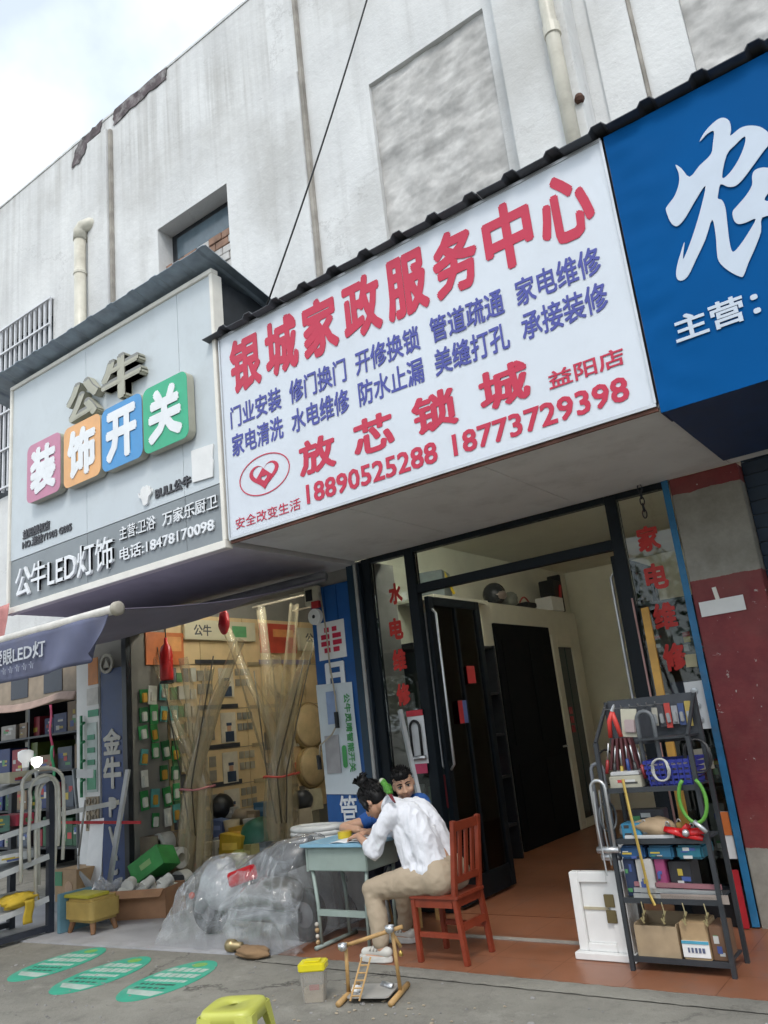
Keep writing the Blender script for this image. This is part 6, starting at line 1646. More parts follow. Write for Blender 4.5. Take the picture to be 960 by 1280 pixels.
# ================================================================== TOOL RACK (right)
tk = thing('display_rack', 'dark steel display rack of locks and tools at the shop door', 'rack', (-1.76, 5.1, 0))
TM = K(0.032, 0.036, 0.042, 0.45)
for x in (-2.04, -1.47):
    for y in (4.95, 5.24): MB().bar((x, y, 0.0), (x, y, 1.28 if y < 5 else 1.52), 0.025).build('post', TM, tk)
for z in (0.06, 0.375, 0.70, 0.99):
    box('shelf', (-2.025, 4.962, z), (-1.485, 5.228, z + 0.012), TM, tk)
    MB().bar((-2.03, 4.948, z + 0.004), (-1.48, 4.948, z + 0.004), 0.012, 0.03).build('front_rail', TM, tk)
for z in (1.27,): box('shelf', (-1.80, 4.98, z), (-1.485, 5.228, z + 0.012), TM, tk)
pgp = box('pegboard_panel', (-2.03, 5.235, 1.24), (-1.48, 5.245, 1.525), K(0.05, 0.055, 0.065, 0.45), tk)
for k in range(7): MB().tube([(-2.0 + k * 0.055, 5.233, 1.47), (-2.0 + k * 0.055, 5.10, 1.475), (-2.0 + k * 0.055, 5.09, 1.49)], 0.004, 6).build('hook', 'alu', tk)
for x, zz in ((-2.04, 1.28), (-1.47, 1.28)): MB().bar((x, 4.95, 1.28), (x, 5.23, 1.5), 0.018).build('brace', TM, tk)
# hanging goods
tl = thing('red_pliers', 'red-handled pliers hanging at the top left of the tool rack', 'pliers', (-1.95, 5.05, 1.28))
for s in (-1, 1): MB().tube([(-1.94, 5.06, 1.46), (-1.95 + s * 0.02, 5.06, 1.40), (-1.945 + s * 0.035, 5.06, 1.30)], [0.012, 0.016, 0.014], 8).build('handle', K(0.60, 0.05, 0.04, 0.4), tl, smooth=True)
MB().tube([(-1.94, 5.06, 1.46), (-1.92, 5.06, 1.5)], [0.014, 0.006], 8).build('jaw', 'alu', tl)
pk = thing('carded_pack', 'white carded pack hanging next to the red pliers', 'pack', (-1.85, 5.06, 1.3))
MB().obox((-1.845, 5.07, 1.38), (0.10, 0.008, 0.17), Matrix.Rotation(0.1, 3, 'Y')).build('card', K(0.5, 0.48, 0.38, 0.5), pk)
MB().obox((-1.84, 5.058, 1.36), (0.07, 0.02, 0.08), Matrix.Rotation(0.1, 3, 'Y')).build('blister', K(0.42, 0.33, 0.33, 0.3), pk, bevel=0.006)
def ulock(lab, x, y, zt, w_, h_, r_, mt, bar=True):
    u = thing('u_lock', lab, 'lock', (x, y, zt - h_))
    pts = [(x - w_, y, zt - h_), (x - w_, y, zt - w_)] + [(x - w_ * math.cos(PI * k / 8), y, zt - w_ + w_ * math.sin(PI * k / 8)) for k in range(1, 8)] + [(x + w_, y, zt - w_), (x + w_, y, zt - h_)]
    MB().tube(pts, r_, 8).build('shackle', mt, u, smooth=True)
    if bar: MB().tube([(x - w_ * 1.5, y, zt - h_), (x + w_ * 1.5, y, zt - h_)], r_ * 1.7, 10).build('crossbar', 'alu', u, smooth=True)
ulock('tall black U-lock hanging in the middle of the tool rack', -1.735, 5.04, 1.44, 0.05, 0.42, 0.014, K(0.12, 0.13, 0.14, 0.35), False)
ulock('long silver U-lock hanging on the left side of the tool rack', -2.065, 4.93, 1.06, 0.045, 0.40, 0.011, 'alu')
ulock('grey U-lock hanging behind the silver one at the rack side', -2.10, 5.05, 1.15, 0.04, 0.55, 0.012, K(0.16, 0.17, 0.19, 0.35))
for k in range(5):
    x = -2.085 + 0.018 * (k % 3)
    kc = thing('key_chain', 'thin steel chain hanging on the left rack side, %s from the street' % ordn[k], 'chain', (x, 4.9 + 0.05 * k, 0.5), 'chains on the rack side')
    MB().tube([(x, 4.9 + 0.05 * k, 1.0), (x - 0.01, 4.9 + 0.05 * k, 0.8), (x, 4.9 + 0.05 * k, 0.52 + 0.05 * (k % 2))], 0.005, 6).build('links', 'alu', kc)
bk = thing('blue_basket', 'bright blue plastic basket on the second shelf of the tool rack', 'basket', (-1.62, 5.08, 1.003))
BM = K(0.025, 0.035, 0.24, 0.4)
for k in range(5):
    z = 1.015 + k * 0.03
    e = 0.004 * k
    for lo, hi_ in (((-1.75 - e, 4.965 - e, z), (-1.49 + e, 4.972 - e, z + 0.018)), ((-1.75 - e, 5.19 + e, z), (-1.49 + e, 5.197 + e, z + 0.018)), ((-1.752 - e, 4.973 - e, z), (-1.745 - e, 5.189 + e, z + 0.018)), ((-1.495 + e, 4.973 - e, z), (-1.488 + e, 5.189 + e, z + 0.018))): box('slat', lo, hi_, BM, bk)
for k in range(8): MB().bar((-1.74 + k * 0.034, 4.964, 1.006), (-1.745 + k * 0.036, 4.946, 1.155), 0.008).build('rib', BM, bk)
box('bottom', (-1.75, 4.966, 1.004), (-1.49, 5.196, 1.010), BM, bk)
for k in range(6): box('packet', (-1.74 + k * 0.04, 4.98, 1.012), (-1.715 + k * 0.04, 5.15, 1.10 + random.uniform(0, 0.05)), K(0.3, 0.28, 0.36, 0.4), label='pale packet in the blue basket, %s from the left' % ordn[k], cat='packet', group='packets in the blue basket')
gl = thing('cable_lock', 'bright green loop cable lock hanging at the right of the tool rack', 'lock', (-1.5, 4.9, 0.75))
MB().tube([(-1.50 + 0.075 * math.sin(2 * PI * k / 24), 4.91, 0.93 - 0.125 * math.cos(2 * PI * k / 24)) for k in range(-10, 11)][::1], 0.011, 8).build('cable', K(0.10, 0.30, 0.04, 0.35), gl, smooth=True)
MB().tube([(-1.515, 4.905, 0.815), (-1.455, 4.905, 0.755)], 0.014, 8).build('barrel', 'alu', gl, smooth=True)
rd = thing('red_horn', 'glossy red folded tool on the third shelf of the tool rack', 'tool', (-1.62, 4.98, 0.72))
for a, l_ in ((0.2, 0.13), (-0.5, 0.12), (2.7, 0.12), (1.2, 0.10)):
    MB().tube([(-1.60, 4.95, 0.745), (-1.60 + math.cos(a) * l_, 4.95, 0.745 + math.sin(a) * l_ * 0.5)], [0.03, 0.018], 10, flat=0.6).build('arm', K(0.52, 0.012, 0.015, 0.25), rd, smooth=True)
MB().ball((-1.58, 4.925, 0.75), 0.022, 10, 6).build('pivot', 'alu', rd, smooth=True)
def g2(lab, nm, lo, hi, col, b_=0.004, cat=None):
    o = box(nm, lo, hi, K(*col, 0.45), label=lab, cat=cat or nm.split('_')[-1], bevel=b_, group='goods on the tool rack')
    if hi[2] - lo[2] > 0.06: prints(o, lo, hi)
g2('cream boxed lock on the second rack shelf, left', 'lock_box', (-2.0, 4.97, 1.003), (-1.80, 5.15, 1.075), (0.42, 0.40, 0.32), cat='box')
g2('white lid box on top of the cream lock box', 'lock_box', (-1.99, 4.975, 1.077), (-1.81, 5.14, 1.10), (0.5, 0.5, 0.5), cat='box')
for k in range(5):
    MB().obox((-1.98 + k * 0.035, 5.06, 1.20), (0.014, 0.06, 0.19), Matrix.Rotation(0.25 - 0.1 * k, 3, 'Y')).build('file_tool', K(0.10, 0.03, 0.035, 0.4), label='dark red tool handle standing on the second rack shelf, %s from the left' % ordn[k], cat='tool', group='tool handles on the rack')
g2('light blue spray pack on the third rack shelf', 'spray_pack', (-1.98, 4.98, 0.713), (-1.86, 5.1, 0.80), (0.05, 0.24, 0.40), cat='pack')
g2('dark packet on the third rack shelf behind the blue pack', 'dark_packet', (-1.97, 5.11, 0.713), (-1.75, 5.2, 0.86), (0.05, 0.05, 0.06), cat='packet')
kp = thing('kraft_bag', 'kraft paper bag lying on the third rack shelf', 'bag', (-1.78, 5.04, 0.713))
blob((-1.79, 5.04, 0.765), 0.075, (1.7, 1.0, 0.75), 31, 0.25).build('paper', K(0.36, 0.26, 0.16, 0.7), kp, smooth=True)
g2('white and silver foil tray on the third rack shelf', 'foil_tray', (-1.96, 4.955, 0.713), (-1.66, 4.979, 0.735), (0.6, 0.6, 0.6), cat='tray')
for k in range(3): g2('blue folded bag under the third shelf, %s from the left' % ordn[k], 'blue_bag', (-2.01 + k * 0.17, 4.97, 0.60), (-1.86 + k * 0.17, 5.2, 0.675), (0.02, 0.08 + 0.03 * k, 0.20), 0.012, cat='bag')
g2('white printed carton standing on the fourth rack shelf', 'printed_carton', (-1.93, 4.98, 0.389), (-1.83, 5.1, 0.60), (0.5, 0.48, 0.46), cat='box')
g2('magenta striped carton on the fourth rack shelf', 'striped_carton', (-1.82, 4.99, 0.389), (-1.76, 5.12, 0.61), (0.28, 0.05, 0.14), cat='box')
g2('black carton on the fourth rack shelf', 'black_carton', (-1.75, 5.02, 0.389), (-1.62, 5.18, 0.58), (0.03, 0.03, 0.035), cat='box')
g2('navy tall carton at the left end of the fourth rack shelf', 'navy_carton', (-2.015, 5.0, 0.389), (-1.945, 5.2, 0.60), (0.03, 0.045, 0.10), cat='box')
for k in range(3): MB().bar((-1.96, 4.953 + 0.02 * k, 0.405 + 0.028 * k), (-1.46, 4.953 + 0.02 * k, 0.395 + 0.028 * k), 0.018, 0.024).build('hinge_strip', K(0.30, 0.13, 0.15, 0.4) if k == 2 else 'alu', label='%s of the long metal strips laid along the fourth rack shelf' % ('lowest', 'middle one', 'reddish top one')[k], cat='strip')
g2('kraft flat board at the right end of the fourth rack shelf', 'flat_board', (-1.80, 4.944, 0.373), (-1.42, 4.9465, 0.42), (0.30, 0.25, 0.22), 0.0, cat='board')
chn = thing('brass_chain', 'long brass chain hanging down the front of the tool rack', 'chain', (-1.86, 4.93, 0.35))
MB().tube([(-1.90, 4.935, 1.06), (-1.885, 4.925, 0.85), (-1.87, 4.925, 0.65), (-1.855, 4.925, 0.42), (-1.835, 4.925, 0.36)], 0.009, 6).build('links', K(0.55, 0.38, 0.10, 0.3, metal=0.6), chn)
ob = thing('cardboard_box', 'open cardboard box on the lowest shelf of the tool rack', 'box', (-1.88, 5.1, 0.073))
KB2 = K(0.36, 0.27, 0.17, 0.7)
for lo, hi_ in (((-2.0, 4.965, 0.073), (-1.75, 4.972, 0.24)), ((-2.0, 5.193, 0.073), (-1.75, 5.2, 0.27)), ((-2.0, 4.973, 0.073), (-1.993, 5.192, 0.25)), ((-1.757, 4.973, 0.073), (-1.75, 5.192, 0.25)), ((-1.99, 4.974, 0.073), (-1.76, 5.19, 0.20))): box('side', lo, hi_, KB2, ob)
ob2 = thing('lock_carton', 'brown carton with a white and blue label on the lowest rack shelf', 'box', (-1.65, 5.05, 0.073))
box('body', (-1.73, 4.96, 0.073), (-1.58, 5.15, 0.27), K(0.42, 0.29, 0.16, 0.6), ob2, bevel=0.004)
box('label', (-1.73, 4.954, 0.09), (-1.58, 4.9595, 0.175), 'white', ob2)
box('label_stripe', (-1.73, 4.9505, 0.16), (-1.58, 4.9535, 0.175), K(0.08, 0.35, 0.5, 0.5), ob2)
for k in range(5): box('label_print', (-1.70 + k * 0.02, 4.9505, 0.115), (-1.69 + k * 0.021, 4.9535, 0.14), K(0.1, 0.12, 0.2, 0.5), ob2)
g2('dark brown carton at the right end of the lowest rack shelf', 'brown_carton', (-1.575, 4.98, 0.073), (-1.495, 5.18, 0.25), (0.18, 0.10, 0.06), cat='box')
# ---- sample door and leaning timber
sd_ = thing('sample_door', 'small white sample door frame with a brass lock leaning beside the tool rack', 'door', (-2.28, 5.12, 0.0))
WM = 'white'
for lo, hi_ in (((-2.43, 5.10, 0.045), (-2.37, 5.16, 0.50)), ((-2.18, 5.10, 0.045), (-2.08, 5.16, 0.50)), ((-2.369, 5.10, 0.44), (-2.181, 5.16, 0.50)), ((-2.369, 5.10, 0.045), (-2.181, 5.16, 0.09))): box('stile', lo, hi_, WM, sd_, bevel=0.004)
box('panel', (-2.366, 5.12, 0.092), (-2.184, 5.14, 0.437), WM, sd_)
box('rail_moulding', (-2.366, 5.112, 0.28), (-2.20, 5.1195, 0.295), K(0.45, 0.4, 0.28, 0.5), sd_)
box('plinth', (-2.45, 5.06, 0.003), (-2.06, 5.2, 0.044), WM, sd_, bevel=0.004)
for z in (0.21, 0.30): box('lock_plate', (-2.215, 5.092, z), (-2.15, 5.0995, z + 0.075), K(0.20, 0.16, 0.08, 0.35, metal=0.5), sd_, bevel=0.003)
box('white_board', (-2.16, 5.22, 0.003), (-2.06, 5.28, 0.64), WM, label='narrow white board standing behind the sample door', cat='board', bevel=0.004)
MB().bar((-1.878, 5.900, 2.160), (-1.745, 5.450, 0.302), 0.055, 0.02).build('timber_plank', K(0.55, 0.29, 0.05, 0.5), label='orange-yellow timber plank leaning behind the tool rack', cat='plank')
rs_ = thing('pink_rods', 'bundle of thin pink rods leaning beside the orange plank', 'rods', (-1.753, 5.400, 0.312))
for k in range(3): MB().tube([(-1.958, 5.900, 2.246 - 0.02 * k), (-1.944, 5.860, 1.933 - 0.01 * k), (-1.789, 5.420, 0.307)], 0.008, 6).build('rod', K(0.42, 0.24, 0.22, 0.5), rs_, smooth=True)
# more small stock on the tool rack
for k in range(6):
    x = -1.72 + 0.042 * k
    o = thing('hanging_pack', 'carded pack hung along the rack top, %s from the left' % ordn[k], 'pack', (x, 5.2, 1.33), 'packs on the rack panel')
    cc = [(0.42, 0.40, 0.34), (0.06, 0.06, 0.07), (0.45, 0.06, 0.05), (0.30, 0.30, 0.32), (0.05, 0.08, 0.2), (0.4, 0.3, 0.08)][k]
    MB().obox((x, 5.20, 1.40), (0.036, 0.008, 0.11 + 0.02 * (k % 3)), Matrix.Rotation(random.uniform(-0.1, 0.1), 3, 'Y')).build('card', K(*cc, 0.45), o)
    MB().obox((x, 5.192, 1.385), (0.022, 0.016, 0.06), Matrix.Rotation(random.uniform(-0.1, 0.1), 3, 'Y')).build('blister', K(0.32, 0.33, 0.34, 0.25), o, bevel=0.004)
for k, (x, y, z, r_, cc, lab) in enumerate(((-2.07, 5.15, 1.12, 0.085, (0.015, 0.015, 0.018), 'black coiled cable lock hanging on the left rear of the tool rack'), (-1.45, 5.0, 1.16, 0.075, (0.02, 0.02, 0.022), 'black coiled cable hanging at the upper right of the tool rack'), (-2.06, 5.0, 0.84, 0.07, (0.10, 0.11, 0.12), 'grey coiled wire hanging at the middle left of the tool rack'), (-1.66, 4.94, 1.10, 0.05, (0.4, 0.40, 0.38), 'pale coiled cord hanging over the blue basket'))):
    o = thing('cable_coil', lab, 'cable', (x, y, z - r_), 'coils on the tool rack')
    MB().tube([(x + (r_ + 0.006 * math.sin(2.3 * t)) * math.sin(t) * (0.35 if k in (0, 2) else 1), y + (r_ * math.sin(t) if k in (0, 2) else 0.008 * math.sin(3 * t)), z + 1.25 * r_ * math.cos(t)) for t in [i * 0.3 for i in range(66)]], 0.006, 6).build('coil', K(*cc, 0.4), o, smooth=True)
tools = ['spanner', 'screwdriver', 'pair of tongs', 'chisel', 'pair of shears', 'drill bit']
for k in range(6):
    x = -1.985 + 0.034 * k
    o = thing('hand_tool', 'steel %s hanging under the rack panel beside the red pliers' % tools[k], 'tool', (x, 5.0, 1.12), 'tools under the rack panel')
    z1_ = 1.27 - 0.02 * (k % 3)
    MB().tube([(x, 5.02 + 0.02 * (k % 2), z1_), (x + 0.008 * (k - 3), 5.02, z1_ - 0.10)], [0.006, 0.004], 6).build('shaft', 'alu', o, smooth=True)
    MB().tube([(x + 0.008 * (k - 3), 5.02, z1_ - 0.10), (x + 0.014 * (k - 3), 5.02, z1_ - 0.18)], [0.010, 0.012], 8).build('grip', K(*[(0.35, 0.03, 0.03), (0.03, 0.03, 0.03), (0.4, 0.28, 0.04), (0.03, 0.06, 0.22), (0.05, 0.05, 0.05), (0.3, 0.04, 0.05)][k], 0.4), o, smooth=True)
for k in range(7):
    x = -1.98 + 0.07 * k
    o = thing('padlock', 'padlock on the third rack shelf edge, %s from the left' % ordn[k], 'padlock', (x, 4.97, 0.713), 'padlocks on the rack')
    h_ = 0.04 + 0.012 * (k % 3)
    box('body', (x - 0.016, 4.985, 0.735 + 0.001 * k), (x + 0.016, 5.005, 0.735 + h_), K(*((0.42, 0.30, 0.10) if k % 2 else (0.25, 0.26, 0.27)), 0.3, metal=0.6), o, bevel=0.004)
    MB().tube([(x + 0.011 * math.cos(PI * i / 8), 4.995, 0.735 + h_ + 0.018 * math.sin(PI * i / 8)) for i in range(9)], 0.003, 6).build('shackle', 'alu', o, smooth=True)
for k in range(4):
    x = -1.92 + 0.12 * k
    o = thing('key_string', 'string of small keys dangling from the fourth rack shelf, %s from the left' % ordn[k], 'keys', (x, 4.94, 0.26), 'key strings on the rack')
    MB().tube([(x, 4.938, 0.375), (x + 0.006, 4.937, 0.33), (x - 0.004, 4.937, 0.27)], 0.003, 5).build('string', K(0.4, 0.35, 0.2, 0.5), o)
    for q_ in range(3): MB().obox((x + 0.008 * (q_ - 1), 4.936, 0.275 + 0.02 * q_), (0.010, 0.003, 0.035), Matrix.Rotation(0.5 * (q_ - 1), 3, 'Y')).build('key', K(0.5, 0.42, 0.22, 0.3, metal=0.7), o)

# ================================================================== PEOPLE AND THE PARROT
def remeshed(mb, name, mat, parent, voxel=0.011, it=6, label=None):
    me = bpy.data.meshes.new('tmp')
    me.from_pydata(mb.v, [], mb.f)
    ob = bpy.data.objects.new('tmp', me)
    C.objects.link(ob)
    bm = bmesh.new()
    bm.from_mesh(me)
    bmesh.ops.recalc_face_normals(bm, faces=bm.faces)
    bm.to_mesh(me)
    bm.free()
    r = ob.modifiers.new('r', 'REMESH')
    r.mode = 'VOXEL'
    r.voxel_size = voxel
    s = ob.modifiers.new('s', 'SMOOTH')
    s.factor = 0.5
    s.iterations = it
    out = bpy.data.meshes.new_from_object(ob.evaluated_get(bpy.context.evaluated_depsgraph_get()))
    bpy.data.objects.remove(ob)
    bpy.data.meshes.remove(me)
    o = rootloc(parent)
    for v in out.vertices: v.co -= o
    out.name = name
    out.materials.clear()
    return link(out, name, mat, parent, label=label, smooth=True)
def limb(mb, pts, rs, n=14):
    # chain of capsules: closed tubes with round ends
    pts = [Vector(p) for p in pts]
    for (a, ra), (b_, rb) in zip(zip(pts, rs), list(zip(pts, rs))[1:]):
        d = (b_ - a).normalized()
        P, Q = [], []
        for k in range(4):
            t = PI / 2 * (1 - k / 4)
            P.append(a - d * ra * math.sin(t)); Q.append(max(0.002, ra * math.cos(t)))
        for k in range(5):
            P.append(a.lerp(b_, k / 4)); Q.append(ra + (rb - ra) * k / 4)
        for k in range(1, 5):
            t = PI / 2 * k / 4
            P.append(b_ + d * rb * math.sin(t)); Q.append(max(0.002, rb * math.cos(t)))
        mb.tube(P, Q, n)
    return mb
def frame(f, u):
    f = Vector(f).normalized()
    u = Vector(u)
    u = (u - f * u.dot(f)).normalized()
    s = f.cross(u)                       # the figure's right-hand side
    return f, u, s
def head_shape(mb, c, f, u, k=1.0, child=False):
    f, u, s = frame(f, u)
    c = Vector(c)
    rot = Matrix((s, f, u)).transposed()
    P = lambda a, b_, d: c + (s * a + f * b_ + u * d) * k
    mb.ball(P(0, -0.012, 0.022), 0.1 * k, 22, 14, (0.77, 0.96, 0.92), rot)         # skull
    mb.ball(P(0, 0.022, -0.035), 0.1 * k, 20, 12, (0.70, 0.68, 0.70) if child else (0.64, 0.66, 0.78), rot)          # face
    mb.ball(P(0, 0.046, -0.080 if child else -0.090), 0.1 * k, 14, 8, (0.36, 0.36, 0.24), rot)           # chin
    limb(mb, [P(0, 0.088, 0.0), P(0, 0.104, -0.038)], [0.010 * k, 0.015 * k], 10)   # nose
    for q in (-1, 1):
        mb.ball(P(q * 0.013, 0.098, -0.040), 0.010 * k, 8, 6)
        mb.ball(P(q * 0.040, 0.064, -0.040), 0.024 * k, 10, 6)                        # cheek
        mb.ball(P(q * 0.077, -0.008, -0.015), 0.03 * k, 12, 8, (0.32, 0.62, 1.0), rot)  # ear
    mb.ball(P(0, 0.084, -0.066), 0.024 * k, 12, 6, (1.0, 0.5, 0.34), rot)           # lips
    return P, rot
def eyes(parent, P, rot, k=1.0, shut=False):
    for q in (-1, 1):
        if not shut:
            e = MB().ball(P(q * 0.031, 0.074, -0.002), 0.0135 * k, 12, 8, (1.1, 0.8, 0.62), rot).build('eye', K(0.55, 0.52, 0.48, 0.3), parent, smooth=True)
            MB().ball(P(q * 0.031, 0.0835, -0.002), 0.0068 * k, 10, 6, (1, 0.5, 1), rot).build('iris', 'black', e, smooth=True)
        pts = [P(q * 0.012, 0.087, 0.019), P(q * 0.031, 0.086, 0.025), P(q * 0.053, 0.071, 0.017)]
        MB().tube(pts, [0.0035 * k, 0.0045 * k, 0.002 * k], 6).build('eyebrow', 'hair', parent, smooth=True)
        MB().tube([P(q * 0.015, 0.082, 0.004), P(q * 0.031, 0.087, 0.008), P(q * 0.048, 0.075, 0.002)], 0.0028 * k, 6).build('eyelid', 'hair', parent, smooth=True)
    MB().ball(P(0, 0.0945, -0.066), 0.019 * k, 12, 6, (1.0, 0.22, 0.2), rot).build('mouth', K(0.46, 0.22, 0.165, 0.5), parent, smooth=True)
def hand_shape(mb, wrist, d, nrm, thumb, k=1.0, curl=0.5):
    # palm along d, palm faces nrm, thumb on the side of `thumb`
    d = Vector(d).normalized()
    nrm = Vector(nrm)
    nrm = (nrm - d * nrm.dot(d)).normalized()
    t = Vector(thumb)
    t = (t - d * t.dot(d) - nrm * t.dot(nrm)).normalized()
    w = Vector(wrist)
    for a in (-0.028, -0.010, 0.010, 0.026): limb(mb, [w + d * 0.012 * k + t * a * 0.7 * k, w + d * 0.075 * k + t * a * k], [0.015 * k, 0.013 * k], 8)
    for a, l_ in ((0.028, 0.068), (0.010, 0.076), (-0.009, 0.070), (-0.027, 0.054)):
        p = w + (d * 0.078 + t * a) * k
        dd = d
        pts = [p]
        for j in range(3):
            dd = (dd + nrm * curl * (0.35 + 0.2 * j)).normalized()
            p = p + dd * l_ * k * (0.42, 0.33, 0.25)[j]
            pts.append(p)
        limb(mb, pts, [0.0095 * k, 0.009 * k, 0.008 * k, 0.007 * k], 8)
    p = w + (d * 0.02 + t * 0.026) * k
    limb(mb, [p, p + (t * 0.026 + d * 0.026 + nrm * 0.012) * k, p + (t * 0.03 + d * 0.056 + nrm * 0.026) * k], [0.014 * k, 0.011 * k, 0.008 * k], 8)
def skin_mat(name, col):
    m, n, b = new_mat(name)
    q = noise_node(n, 14, 4)
    n.links.new(ramp(n, q.outputs['Fac'], 0.3, 0.7, tuple(c * 0.88 for c in col), tuple(min(1, c * 1.1) for c in col)), b.inputs['Base Color'])
    b.inputs['Roughness'].default_value = 0.5
    b.inputs['Subsurface Weight'].default_value = 0.12
    b.inputs['Subsurface Radius'].default_value = (0.012, 0.005, 0.003)
    b.inputs['Subsurface Scale'].default_value = 0.5
def cloth_mat(name, col, wr=0.5, sc=9):
    m, n, b = new_mat(name)
    q = noise_node(n, 5, 4)
    n.links.new(ramp(n, q.outputs['Fac'], 0.3, 0.7, tuple(c * 0.93 for c in col), col), b.inputs['Base Color'])
    b.inputs['Roughness'].default_value = 0.85
    q2 = noise_node(n, sc, 3, stretch=(1, 1, 0.55), dist=1.3)
    bump(n, b, q2.outputs['Fac'], wr, 0.03)
skin_mat('skin', (0.52, 0.29, 0.19))
skin_mat('skin_boy', (0.52, 0.31, 0.21))
M('hair', (0.006, 0.0055, 0.006), 0.5, var=0.4, scale=40, bmp=0.4, bscale=120, spec=0.25)
cloth_mat('shirt_white', (0.74, 0.75, 0.80))
cloth_mat('khaki', (0.40, 0.32, 0.23), 0.22, 9)
cloth_mat('shirt_blue', (0.015, 0.08, 0.30))
cloth_mat('trousers_navy', (0.018, 0.022, 0.04))
def folds(ob, amp, sc, seed, stretch=(1.6, 1.6, 0.8), ridge=0.8):
    me = ob.data
    nv = len(me.vertices)
    nrm = [v.normal.copy() for v in me.vertices]
    co = [v.co.copy() for v in me.vertices]
    flat = []
    for p, q in zip(co, nrm):
        r = p * sc + Vector((seed, 0, 0))
        r = Vector((r.x * stretch[0], r.y * stretch[1], r.z * stretch[2]))
        k = amp * (0.7 * noise.noise(r) + ridge * (0.5 - 2 * abs(noise.noise(r * 1.4 + Vector((0, 9, 0))))))
        k2 = 0.35 * amp * (0.5 - 2 * abs(noise.noise(r * 3.1)))
        flat += list(p + q * (k + k2))
    me.vertices.foreach_set('co', flat)
    me.update()
# ---- the woman writing at the desk
wm = thing('person', 'person in a white shirt and khaki trousers bent over the desk writing', 'person', (-3.3, 4.93, 0))
HC, HF, HU = Vector((-3.815, 4.93, 1.005)), (-0.74, -0.02, -0.67), (-0.67, 0, 0.74)
body = MB()
P, rot = head_shape(body, HC, HF, HU, 0.98)
limb(body, [(-3.78, 4.93, 0.985), (-3.64, 4.93, 0.955)], [0.046, 0.052])
limb(body, [(-3.62, 4.93, 0.93), (-3.42, 4.93, 0.80), (-3.30, 4.93, 0.55)], [0.075, 0.10, 0.11])
NE, FE = Vector((-3.70, 4.72, 0.70)), Vector((-3.76, 5.16, 0.75))
NW, FW = Vector((-3.93, 4.86, 0.775)), Vector((-3.98, 5.05, 0.775))
limb(body, [(-3.56, 4.79, 0.93), NE, NW], [0.045, 0.038, 0.024])
limb(body, [(-3.56, 5.07, 0.93), FE, FW], [0.045, 0.038, 0.024])
hand_shape(body, NW, (-1, 0.2, -0.12), (0, 0.3, -1), (0, 1, 0), 0.92, 0.7)
hand_shape(body, FW, (-1, -0.5, -0.1), (0, 0, -1), (0, -1, 0), 0.92, 0.35)
NK, NA = Vector((-3.775, 4.765, 0.435)), Vector((-3.685, 4.70, 0.085))
FK, FA = Vector((-3.74, 5.08, 0.43)), Vector((-3.80, 5.15, 0.085))
limb(body, [(-3.30, 4.86, 0.48), NK, NA], [0.08, 0.055, 0.036])
limb(body, [(-3.30, 5.0, 0.48), FK, FA], [0.08, 0.055, 0.036])
for A, dx in ((NA, -1), (FA, -1)): limb(body, [A + Vector((0.03, 0, -0.035)), A + Vector((-0.11, -0.01, -0.05))], [0.032, 0.026])
bo = remeshed(body, 'body', 'skin', wm, 0.0065, 4)
eyes(bo, P, rot, 0.98, shut=True)
sh = MB()
limb(sh, [(-3.66, 4.93, 0.955), (-3.53, 4.93, 0.90)], [0.072, 0.10])
for y in (4.86, 5.0):
    limb(sh, [(-3.57, y, 0.925), (-3.46, y, 0.90), (-3.37, y, 0.77), (-3.31, y, 0.58)], [0.082, 0.100, 0.110, 0.112])
limb(sh, [(-3.50, 4.84, 0.80), (-3.44, 4.84, 0.62)], [0.085, 0.088])
limb(sh, [(-3.50, 5.02, 0.80), (-3.44, 5.02, 0.62)], [0.085, 0.088])
limb(sh, [(-3.31, 4.86, 0.545), (-3.43, 4.85, 0.53)], [0.125, 0.112])
limb(sh, [(-3.31, 5.0, 0.545), (-3.43, 5.01, 0.53)], [0.125, 0.112])
limb(sh, [(-3.55, 4.78, 0.93), (-3.63, 4.735, 0.82), NE + Vector((0.005, 0, -0.005)), NE.lerp(NW, 0.24)], [0.072, 0.062, 0.064, 0.050])
limb(sh, [(-3.55, 5.08, 0.93), (-3.66, 5.13, 0.84), FE, FE.lerp(FW, 0.3)], [0.072, 0.062, 0.06, 0.046])
so = remeshed(sh, 'shirt', 'shirt_white', wm, 0.008, 9)
folds(so, 0.011, 6.5, 2, (1.7, 1.5, 0.75), 1.0)
MB().tube([Vector((-3.685, 4.93, 0.985)) + Vector((0.02 * math.cos(a) + 0.012 * math.sin(a), 0.062 * math.sin(a) * 0 + 0.066 * math.cos(a + PI / 2), 0.05 * math.cos(a))) for a in [2 * PI * i / 20 for i in range(21)]], 0.014, 8, caps=False).build('collar', 'shirt_white', so, smooth=True)
tr_ = MB()
limb(tr_, [(-3.27, 4.85, 0.505), (-3.27, 5.01, 0.505)], [0.135, 0.135])
limb(tr_, [(-3.24, 4.85, 0.50), (-3.50, 4.79, 0.482), NK, NK.lerp(NA, 0.5) + Vector((0.015, 0, 0)), NK.lerp(NA, 0.88)], [0.115, 0.098, 0.072, 0.07, 0.058])
limb(tr_, [(-3.24, 5.01, 0.50), (-3.50, 5.06, 0.478), FK, FK.lerp(FA, 0.5) + Vector((0.015, 0, 0)), FK.lerp(FA, 0.86)], [0.115, 0.098, 0.072, 0.07, 0.058])
to_ = remeshed(tr_, 'trousers', 'khaki', wm, 0.010, 6)
folds(to_, 0.006, 8.0, 5, (1, 1.4, 1.2), 0.9)
